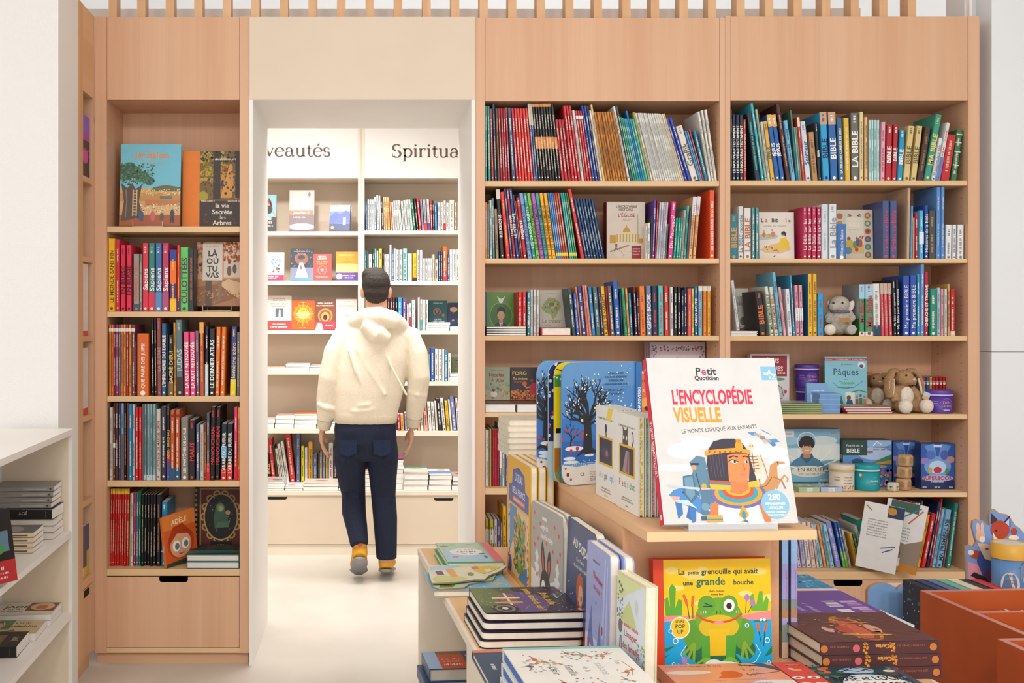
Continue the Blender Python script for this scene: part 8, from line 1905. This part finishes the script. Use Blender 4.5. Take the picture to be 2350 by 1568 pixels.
book_bin('nearer rust-coloured book bin at the picture corner', .89, -.35, .325, .619, [-.02], .7)
for i, c in enumerate(('d8d4c0', '3a8a5a', 'd8dcd4', '5a9a6a', '3a6a9a', 'd8d8cc', '2f7a4a', '4a8a70')):
    x, y = G(1.19 + i * .019, .64); h = .27 + (i % 3) * .006
    o = book('picture_book', .16, h, .016, c, Matrix.Translation((x, y, .2962)) @ Matrix.Rotation(math.radians(-12), 4, 'Y') @ Matrix.Rotation(TH4 + math.pi / 2, 4, 'Z') , True, edge=CREAME)
    o.location.z += .0035
    tag(o, '%s book standing in the far compartment of the rust bin, the %s along' % (cname(c), ORD[i]), 'book', 'books in the rust bin')
# low plinth carrying the albums, puzzle and tube
b = MB(); b.box(1.42, 1.84, 2.94, 3.13, 0, .24, CREAM); pl = b.build('display_plinth'); tag(pl, 'low cream plinth behind the rust bin, carrying the row of albums', 'plinth')
b = MB(); b.box(1.62, 2.3, 3.16, 3.46, 0, .5, CREAM); pl = b.build('display_plinth'); tag(pl, 'taller cream plinth carrying the fox puzzle and its tube', 'plinth')
xa = Xp(2092, 3.08)
for i, (c, nm) in enumerate((('16233c', 'night-blue'), ('22406a', 'dark blue'), ('5a7694', 'slate blue'), ('6ab49a', 'mint'), ('d8d0b8', 'cream'), ('1f1a1e', 'black'), ('c0202c', 'bright red'))):
    t = .03; x = xa + t / 2 + i * (t + .0015); h = .35
    M = MT((x, 3.035, .2407 ), math.radians(-86), math.radians(0))
    fr = None
    if i == 0: fr = [R(0, 0, 1, 1, '16263f'), Dots(60, 0, .3, 1, 1, .014, '8ac4dc', 3), Dots(20, 0, .85, 1, .98, .03, '2a7a6a', 4), E(.45, .58, .06, .05, 'c8b8b8'), E(.45, .52, .07, .05, 'c0b0b4'), T(.8, .64, .06, 'e8e4dc', 'LES', b=True), T(.78, .56, .06, 'e8e4dc', 'HISTOIRES', b=True, mw=.5), T(.66, .42, .07, 'e8e4dc', 'GRANDES', b=True, mw=.6), E(.6, .24, .3, .1, '8a7a6a'), E(.75, .2, .1, .1, 'b88a5a')]
    o = book('picture_book', .17, h, t, c, M, True, fr, None, None, .35); tag(o, nm + ' album in the row of thick albums behind the rust bin', 'book', 'row of thick albums behind the bin')
    b = MB(); b.box(-.085, .085, -t / 2, t / 2, 0, .001, mat(c)); b.v = [(x_, y_, z_ + h - .0022) for x_, y_, z_ in b.v]; b.build('top_edge', o)
def cloud(W, H):
    return [(-W * .5, 0), (W * .5, 0), (W * .5, H * .86)] + [(W * .25 + W * .25 * math.cos(math.radians(t)), H * .86 + W * .15 * math.sin(math.radians(t))) for t in range(10, 171, 16)] + [(0, H * .86 + .008)] + [(-W * .25 + W * .25 * math.cos(math.radians(t)), H * .86 + W * .15 * math.sin(math.radians(t))) for t in range(10, 171, 16)] + [(-W * .5, H * .86)]
Yq = 3.22; wq = Xp(2122, Yq) - Xp(1988, Yq); b = MB(); b.prism(cloud(wq, Zp(1358, Yq) / .86 * .86 / .86), -.006, .006, mat('b88a58', .6)); o = b.build('cloud_board', None, MT((Xp(2055, Yq), Yq, .0006)))
b = MB(); b.prism([(x * .985, z) for x, z in cloud(wq, Zp(1358, Yq) / .86)], -.0075, -.0061, mat('7ea6d6', .5)); b.build('painted_face', o)
tag(o, 'blue cloud-shaped wooden panel standing behind the unit, before the pillar bookcase', 'panel')
# fox puzzle
Yx = 3.32
PZ = [(2219, 1380), (2219, 1256), (2228, 1252), (2238, 1257), (2244, 1246), (2240, 1230), (2236, 1212), (2238, 1198), (2248, 1194), (2262, 1197), (2270, 1206), (2277, 1208), (2276, 1186), (2280, 1173), (2290, 1171), (2300, 1180), (2318, 1183), (2328, 1194), (2336, 1208), (2346, 1214), (2356, 1226), (2368, 1250), (2376, 1300), (2376, 1380)]
def pzp(x, y): return (Xp(x, Yx), Zp(y, Yx))
x0, z0 = pzp(2290, 1380); pts = [(pzp(x, max(y, 0))[0] - x0, max(pzp(x, y)[1] - .5, 0)) for x, y in PZ]; pts[0] = (pts[0][0], 0); pts[-1] = (pts[-1][0], 0)
b = MB(); b.prism(pts, 0, .008, mat('b08a60', .6)); fx = b.build('shaped_puzzle', None, MT((x0, Yx, .5007), 0, math.radians(-4)))
b = MB(); b.prism([(x * .985, max(z * .985, .001)) for x, z in pts], -.001, -.0002, mat('6f92cc', .5)); b.build('painted_face', fx)
def pq(L): return [((pzp(x, y)[0] - x0), max(pzp(x, y)[1] - .5, .002)) for x, y in L]
def pprint(layers):
    b = MB()
    for k, (L, c) in enumerate(layers): b.add([(x, -.0013 - k * .00012, z) for x, z in pq(L)], [tuple(range(len(L)))], mat(c, .5))
    b.build('animal_print', fx)
def el(cx, cy, rx, ry, n=18): return [(cx + rx * math.cos(2 * math.pi * i / n), cy + ry * math.sin(2 * math.pi * i / n)) for i in range(n)]
pprint([([(2224, 1350), (2224, 1290), (2250, 1300), (2275, 1350), (2270, 1362), (2224, 1362)], 'd88a94'), (el(2243, 1275, 14, 10), 'a8452c'), (el(2231, 1270, 7, 6), 'e0d4c4'), ([(2244, 1290), (2250, 1268), (2270, 1262), (2290, 1270), (2300, 1300), (2290, 1352), (2262, 1340)], '3a4a86'),
        (el(2254, 1232, 11, 14), 'd8a888'), (el(2249, 1214, 4, 13), 'd8b0a0'), (el(2259, 1214, 4, 13), 'd8b0a0'), (el(2258, 1240, 7, 7), 'e4dcd0'), ([(2246, 1248), (2278, 1252), (2280, 1290), (2262, 1284)], 'd4b8a0'), (el(2268, 1262, 4, 2), '6a4a34'),
        (el(2300, 1218, 22, 21), 'b0371c'), ([(2279, 1206), (2281, 1180), (2296, 1196)], '3a2420'), ([(2310, 1200), (2324, 1184), (2324, 1212)], '3a2420'), ([(2312, 1202), (2322, 1192), (2321, 1210)], 'b8c4dc'), ([(2282, 1222), (2290, 1236), (2296, 1240), (2284, 1242)], 'e0d8cc'), (el(2290, 1220, 2.5, 2.5, 10), '1f1614'), (el(2282, 1242, 3, 3, 10), '1f1614'), (el(2332, 1222, 7, 8), 'b0371c'), (el(2330, 1236, 12, 6), 'e0d8cc'), ([(2228, 1322), (2236, 1314), (2262, 1326), (2276, 1344), (2270, 1350), (2250, 1334)], '241c20'), ([(2262, 1316), (2268, 1304), (2274, 1330), (2282, 1352), (2276, 1358)], '7a2430')])
tag(fx, 'shaped puzzle panel with a fox and a rabbit on blue, behind the yellow tube', 'puzzle')
Yt = 3.2; rr = .049; cxt = Xp(2317, Yt + rr); ht = Zp(1245, Yt + rr) - .5; hb = Zp(1288, Yt) - .5
b = MB(); b.lathe([(0, 0), (rr - .002, 0), (rr - .002, hb), (0, hb)], mat('5a84b8', .4), n=40); o = b.build('puzzle_tube', None, MT((cxt, Yt + rr, .5007)))
b = MB(); b.lathe([(rr, hb - .001), (rr, ht - .001), (rr - .002, ht), (rr - .004, ht - .004), (0, ht - .004)], mat('dca83c', .4), n=40); lid = b.build('tube_lid', o)
b = MB(); b.lathe([(0, ht - .0035), (rr - .006, ht - .0035)], mat('c8d4e8', .4), n=40); b.build('lid_label', lid)
W = rr * 2.2
art('label_print', [R(.02, 0, .98, .98, '7aa8cc'), E(.75, .2, .2, .12, 'd8e4ee'), P([(.5, .8), (.6, .95), (.75, .95), (.85, .8)], '6a5a5a'), R(.55, .55, .8, .82, 'a08878'), R(.6, .02, .85, .25, 'c8b49a'), E(.8, .55, .2, .12, '8ab4d8'), E(.28, .42, .24, .34, 'dcd8d0', 28), Dash(.3, .62, .2, .05, '8a7a70', 5), T(.3, .46, .11, 'a0705a', 'PUZZLE', mw=.32), T(.3, .32, .1, 'a0705a', 'MÈRE', mw=.26), Dash(.3, .2, .16, .05, '8a7a70', 3)], W, hb, lambda x, y, d: ((rr - .0015 + d) * math.cos(-math.pi / 2 + (x - W / 2) / rr), (rr - .0015 + d) * math.sin(-math.pi / 2 + (x - W / 2) / rr), y), o)
tag(o, 'puzzle tube with a yellow lid before the fox puzzle', 'puzzle')
# ================================================================ white display shelf at the near wall
LT = math.radians(1.95); LX, LY = -.984, 3.70
lu = tag(empty('display_shelf', (LX, LY, 0), LT), 'white open display shelf in front of the textured wall, books lying inside', 'display shelf')
def lp_(name, *r, m=WHITE):
    b = MB(); b.box(*r, m); return b.build(name, lu)
INB = mat('e4d2ba', .55, .02, 4)  # warm shade on the inner end panel, painted as a thin beige sheet
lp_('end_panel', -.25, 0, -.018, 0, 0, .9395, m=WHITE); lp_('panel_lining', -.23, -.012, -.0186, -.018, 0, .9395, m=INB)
lp_('end_panel', -.25, 0, -1.9, -1.882, 0, .9395); lp_('back_panel', -.25, -.235, -1.882, -.018, 0, .9395)
lp_('top_board', -.252, .0015, -1.9, .0005, .9395, .9585)
for z in (.62, .35, .085): lp_('shelf', -.235, -.001, -1.882, -.0187, z - .019, z)
def ll(name, xr, yfar, z, lx, ly, t, col, label, front=None, turn=0, yaw=0, spine=None, spinecol=None, group=None, hard=False, edge=None):
    """lying on the white shelf: right edge xr, far edge yfar in the shelf's own frame"""
    cx, cy = xr - lx / 2, yfar - ly / 2; x = LX + cx * math.cos(LT) - cy * math.sin(LT); y = LY + cx * math.sin(LT) + cy * math.cos(LT)
    a, b = (lx, ly) if turn % 2 == 0 else (ly, lx)
    o = book(name, a, b, t, col, flatM(x, y, z + .0007, LT + yaw + turn * math.pi / 2, t, b), hard, front, spine, spinecol, .4, edge=edge); return tag(o, label, 'book', group)
PW = mat('e6e2dc', .8, .04)
zz = .62
SPJ = [T(.72, .42, .07, 'e8d8c0', 'JOY', 'l', False, 90, 0, 1.2), Dash(.5, .1, .6, .01, '8a8078', 3)]
for i in range(3):
    ll('paperback', -.026, -.03, zz, .19, .135, .02, 'd8d0c4', ['lowest', 'second', 'third'][i] + ' white-paged paperback at the foot of the back pile on the white shelf', None, 1, .02 * i, group='back pile on the white shelf', edge=PW); zz += .0212
ll('paperback', -.026, -.028, zz, .19, .14, .034, '1b1817', 'black paperback titled JOY in the back pile on the white shelf', None, 1, -.03, SPJ, group='back pile on the white shelf', edge=PW); zz += .0352
for i in range(4):
    ll('paperback', -.028 - .002 * (3 - i), -.03, zz, .19, .13, .0165, '8f8a86', ['lowest', 'second', 'third', 'topmost'][i] + ' of the four grey paperbacks on top of the back pile', None, 1, .015 * i, [Dash(.5, .5, .9, .004, 'd8d4d0', 3), R(.36, .12, .56, .5, 'b0aaa6'), E(.5, .06, .2, .2, '3a3634')], group='grey paperbacks on the white shelf', edge=PW); zz += .0177
zz = .62
for i in range(4):
    ll('paperback', -.035, -.245, zz, .16, .13, .0145, 'd8c4a4', ['lowest', 'second', 'third', 'topmost'][i] + ' beige paperback in the nearer pile on the white shelf', [R(0, 0, 1, 1, '7a7874'), E(.4, .5, .4, .3, 'a8a6a2')] if i == 3 else None, 1, .01 * i, [R(.3, .1, .6, .4, '6a5040'), R(.36, .5, .6, .8, 'b84a3a')], group='beige paperbacks on the white shelf', edge=PW); zz += .0157
fxx, fyy = Xp(8, 2.86), 2.86
o = book('paperback', .15, .19, .02, '1c1a19', MT((fxx - .03, fyy, .6345), math.radians(58), math.radians(-10)), False, [R(0, 0, 1, 1, '1f1c1b'), R(0, 0, 1, .3, 'b02c30'), Dash(.5, .18, .5, .05, 'f0e4e0', 2), Dash(.5, .12, .7, .03, 'f0e0e0', 3), Dash(.5, .06, .6, .03, 'f0e0e0', 4), R(.1, .42, .9, .7, '5a7a8a'), E(.6, .46, .2, .1, '4a8a4a'), R(.3, .42, .36, .6, 'c84a30')], edge=PW)
tag(o, 'black paperback with a red band leaning at the picture edge of the white shelf'.replace('at the picture edge of', 'upright on'), 'book')
zz = .35
JAD = [R(0, 0, 1, 1, 'd8d0c0'), R(.5, .3, .98, .98, '7a3420'), E(.74, .66, .2, .24, 'd8b07a', 24), E(.74, .6, .1, .14, 'b86a3a'), T(.12, .55, .24, '1f1a18', 'JADE', 'l', True, 0, .4), Dash(.3, .4, .36, .09, '6a6258', 2), Dash(.3, .24, .36, .09, '6a6258', 3), Dash(.12, .8, .2, .05, '8a8278', 4)]
ll('paperback', -.03, -.034, zz, .19, .155, .018, 'd4ccbc', 'lower cream paperback under the JADE cover on the low white shelf', None, 0, 0, group='cream JADE paperbacks', edge=PW)
ll('paperback', -.028, -.036, zz + .0192, .19, .155, .018, 'd4ccbc', 'upper cream paperback titled JADE with a golden round picture', JAD, 0, .01, group='cream JADE paperbacks', edge=PW)
JOS = [R(0, 0, 1, 1, 'd0b88c'), R(0, .3, .5, 1, '5a7a3a'), E(.22, .62, .16, .28, 'c8a488'), P([(.08, .5), (.1, .9), (.3, .94), (.36, .6), (.3, .8), (.14, .8)], '6a3a24'), T(.68, .5, .2, '3a2a1c', 'Joséphine', b=True, mw=.5), Dash(.68, .76, .3, .07, '4a3a2a', 2), P([(.3, .1), (.6, .3), (.62, .24), (.34, .0)], '2f5a48'), R(.1, .06, .2, .3, '1f1a18')]
ll('paperback', -.036, -.2, zz, .185, .15, .022, 'ccb488', 'ochre paperback titled Joséphine with a portrait, on the low white shelf', JOS, 0, .03, edge=PW)
JOC = [R(0, 0, 1, 1, '1f1c1b'), R(.05, .3, .75, .95, '5a6a70'), E(.4, .6, .2, .25, 'a8a4a0'), R(.05, .3, .75, .45, '7a5a3a'), T(.5, .08, .14, 'e0d0b0', 'JOY')]
ll('paperback', -.045, -.37, zz, .175, .15, .034, '1a1716', 'black paperback titled JOY lying on the low white shelf', JOC, 1, .03, SPJ, edge=PW)

# ================================================================ the person walking away through the doorway
PYC = 5.62
def Q(px, py, dy=0.0): return (Xp(px, PYC + dy) if False else Xp(px, PYC), PYC + dy, Zp(py, PYC))
SKIN = mat('c9987c', .55, .06, 20); HOOD = mat('e4d6c0', .95, .06, 160); JEAN = mat('121a30', .85, .25, 120); HAIR = mat('2b221d', .8, .3, 180); SHOE = mat('d89a22', .6, .12, 60); SOLE = mat('8f8c90', .7)
def body(b):
    b.ball(Q(863, 660), (.068, .084, .09), SKIN); b.ball(Q(863, 680, .03), (.054, .066, .062), SKIN)
    b.tube([Q(866, 740), Q(865, 712), Q(864, 690)], [.058, .053, .055], SKIN, 14)
    for s in (-1, 1):
        b.ball(Q(863 + s * 31, 672, .005), (.012, .02, .03), SKIN); b.ball(Q(863 + s * 33, 667, .0), (.008, .014, .017), SKIN)
    b.ball(Q(863, 672, .095), (.012, .02, .022), SKIN); b.ball(Q(863, 665, .088), (.014, .014, .02), SKIN); b.ball(Q(863, 684, .084), (.022, .014, .009), SKIN)
    b.tube([Q(838, 965), Q(846, 880), Q(860, 790), Q(866, 735)], [(.12, .08), (.14, .09), (.15, .09), (.06, .06)], SKIN, 16)
    for pts, r in (((Q(800, 772), Q(762, 872, -.02), Q(746, 966, .02), Q(741, 988, .03)), [.05, .042, .03, .026]), ((Q(930, 772), Q(957, 868, -.02), Q(949, 962, .03), Q(947, 985, .04)), [.05, .042, .03, .026])):
        b.tube(pts, r, SKIN, 12)
    b.tube([Q(808, 1030), Q(804, 1070), Q(812, 1140, .06), Q(827, 1255, -.05)], [.06, .055, .045, .034], SKIN, 12)
    b.tube([Q(874, 1030), Q(879, 1070), Q(880, 1140, .03), Q(886, 1290, .0)], [.06, .055, .046, .036], SKIN, 12)
    for cx, cy, dy, s in ((738, 1004, .045, -1), (944, 1001, .055, 1)):     # hands: palm, four fingers, thumb
        c = Vector(Q(cx, cy, dy)); b.ball(c, (.016, .04, .043), SKIN)
        for k, (o, l) in enumerate(((.03, .068), (.011, .078), (-.009, .073), (-.027, .056))):
            p0 = c + Vector((0, o * .9, -.03)); p1 = p0 + Vector((-s * .008, .004 + o * .1, -l * .45)); p2 = p1 + Vector((-s * .016, .004, -l * .4)); p3 = p2 + Vector((-s * .014, .0, -l * .2))
            b.tube([p0, p1, p2, p3], [.0098, .0092, .0084, .007], SKIN, 8)
        t0 = c + Vector((-s * .004, .03, .012)); b.tube([t0, t0 + Vector((-s * .014, .026, -.022)), t0 + Vector((-s * .02, .034, -.05))], [.013, .011, .0085], SKIN, 8)
person = fused('person', body, .0055, SKIN, None, None, 3)
tag(person, 'person in a cream hooded sweatshirt, dark jeans and mustard trainers walking away through the doorway', 'person')
def hoodie(b):
    b.tube([Q(838, 966), Q(839, 940), Q(843, 900), Q(848, 860), Q(856, 810), Q(863, 772), Q(866, 745), Q(867, 728)], [(.158, .112), (.166, .12), (.18, .128), (.185, .13), (.186, .125), (.176, .108), (.13, .09), (.078, .07)], HOOD, 24)
    for L, r in (((Q(812, 772), Q(792, 772), Q(772, 810, -.01), Q(758, 868, -.02), Q(750, 920, .0), Q(745, 968, .02)), [.06, .066, .066, .06, .055, .04]), ((Q(918, 772), Q(938, 774), Q(953, 812, -.01), Q(961, 866, -.02), Q(956, 918, .0), Q(949, 964, .03)), [.06, .064, .064, .058, .053, .04])):
        b.tube(L, r, HOOD, 14)
    # folded hood lying on the shoulders
    b.tube([Q(806, 756, .03), Q(815, 738, -.03), Q(842, 728, -.085), Q(870, 728, -.1), Q(900, 736, -.085), Q(922, 750, -.02), Q(926, 764, .04)], [.03, .042, .05, .054, .05, .04, .028], HOOD, 14)
    b.tube([Q(838, 742, -.1), Q(866, 768, -.118), Q(892, 778, -.105)], [.04, .052, .03], HOOD, 12)
    for y, w, d in ((938, .17, -.118), (925, .1, -.122)):     # soft creases above the hem
        b.tube([Q(838 - w * 300, y - 5, d * .55), Q(838 - w * 140, y + 3, d * .95), Q(845, y, d), Q(838 + w * 150, y - 6, d * .92), Q(838 + w * 290, y - 12, d * .55)], .010, HOOD, 8)
    for a, c in ((820, 884), (800, 842), (880, 932)): b.tube([Q(a, 800, -.11), Q((a + c) / 2 - 4, 850, -.127), Q(c, 905, -.118)], .008, HOOD, 8)
    for x, y in ((752, 900), (750, 935), (957, 905)): b.tube([Q(x - 20, y - 8, -.03), Q(x, y, -.056), Q(x + 20, y + 4, -.03)], .014, HOOD, 8)
hd = fused('hoodie', hoodie, .006, HOOD, person, None, 9)
b = MB(); b.tube([Q(838, 972), Q(838, 966), Q(838.5, 950), Q(839, 944)], [(.15, .106), (.161, .116), (.164, .118), (.16, .115)], mat('d8c8b0', .95, .08, 200), 32, False); b.build('waist_rib', hd)
for L in ((Q(745.5, 964, .018), Q(744, 976, .025), Q(742, 984, .03)), (Q(949.5, 960, .026), Q(948, 972, .034), Q(947, 980, .038))):
    b = MB(); b.tube(L, [.042, .036, .034], mat('d8c8b0', .95, .08, 200), 16, False); b.build('cuff', hd)
def jeans(b):
    b.tube([Q(838, 960), Q(838, 985), Q(840, 1015), Q(842, 1042), Q(842, 1056)], [(.15, .105), (.158, .118), (.155, .12), (.12, .105), (.06, .07)], JEAN, 20)
    b.tube([Q(812, 995), Q(802, 1050, .0), Q(806, 1100, .04), Q(811, 1140, .07), Q(812, 1178, .03), Q(820, 1215, -.02), Q(825, 1246, -.06)], [.094, .084, .072, .062, .062, .053, .046], JEAN, 14)
    b.tube([Q(866, 995), Q(878, 1050), Q(879, 1100, .02), Q(880, 1140, .03), Q(884, 1190, .01), Q(886, 1245, .0), Q(887, 1282, .0)], [.094, .082, .07, .063, .062, .056, .052], JEAN, 14)
    for x0, x1, y, d in ((790, 832, 1035, -.1), (856, 896, 1032, -.1), (790, 826, 1140, .01), (868, 902, 1150, -.03), (868, 904, 1275, -.05)): b.tube([Q(x0, y - 3, d * .6), Q((x0 + x1) / 2, y + 3, d), Q(x1, y - 2, d * .6)], .009, JEAN, 8)
jn = fused('jeans', jeans, .0055, JEAN, person, None, 3)
b = MB()
for s in (-1, 1):
    c = 838 + s * 38
    b.add([Q(c - 20, 1004, -.128), Q(c + 20, 1004, -.128), Q(c + 19, 1034, -.124), Q(c, 1042, -.122), Q(c - 19, 1034, -.124)], [(0, 1, 2, 3, 4)], mat('182340', .85, .2, 120))
b.build('back_pocket', jn)
def hair(b):
    b.ball(Q(863, 652, -.006), (.073, .088, .086), HAIR); b.ball(Q(863, 672, -.035), (.064, .056, .06), HAIR); b.ball(Q(850, 634, -.0), (.045, .06, .045), HAIR)
fused('hair', hair, .005, HAIR, person, None, 2, .006)
for s in (-1, 1):
    b = MB(); b.ball(Q(863 + s * 12, 664, .079), (.012, .008, .009), mat('e6e0da', .3)); b.ball(Q(863 + s * 12, 664, .086), .0048, mat('1f1712', .2)); b.build('eye', person)
def shoe(name, H, T_, label_tab):
    """heel and toe points on the sole line, foot pointing away from the room"""
    H, T_ = Vector(H), Vector(T_); d = T_ - H; d.normalize(); side = Vector((1, 0, 0)); up = side.cross(d).normalized()
    def up_(b):
        b.tube([H + up * .012 + d * .004, H + up * .04 + d * .012, H + up * .075 + d * .022, H + up * .1 + d * .03], [(.036, .036), (.04, .044), (.038, .044), (.037, .04)], SHOE, 16)
        b.tube([H + d * .02 + up * .045, H + d * .09 + up * .05, H + d * .16 + up * .036, T_ - d * .03 + up * .026, T_ + up * .018], [(.038, .04), (.04, .042), (.046, .032), (.042, .022), (.02, .012)], SHOE, 16)
    o = fused(name, up_, .0045, SHOE, person, None, 2)
    def so(b):
        b.tube([H - d * .016 + up * .002, H + d * .02 + up * .0, H + d * .1, T_ - d * .05, T_ + d * .012 + up * .006], [(.026, .008), (.042, .011), (.04, .011), (.049, .011), (.024, .009)], SOLE, 16)
    fused('sole', so, .004, SOLE, o, None, 2)
    b = MB(); b.ball(H - d * .026 + up * .07, (.014, .012, .026), mat('d8561c', .6)); b.build('heel_tab', o)
    return o
xr = Q(886, 1322)[0]; shoe('shoe', (xr, PYC + .0, .05), (xr + .012, PYC + .215, .014), 1)
xl = Q(826, 1300)[0]; shoe('shoe', (xl, PYC - .085, .125), (xl - .008, PYC + .085, .014), 1)
label_rows()
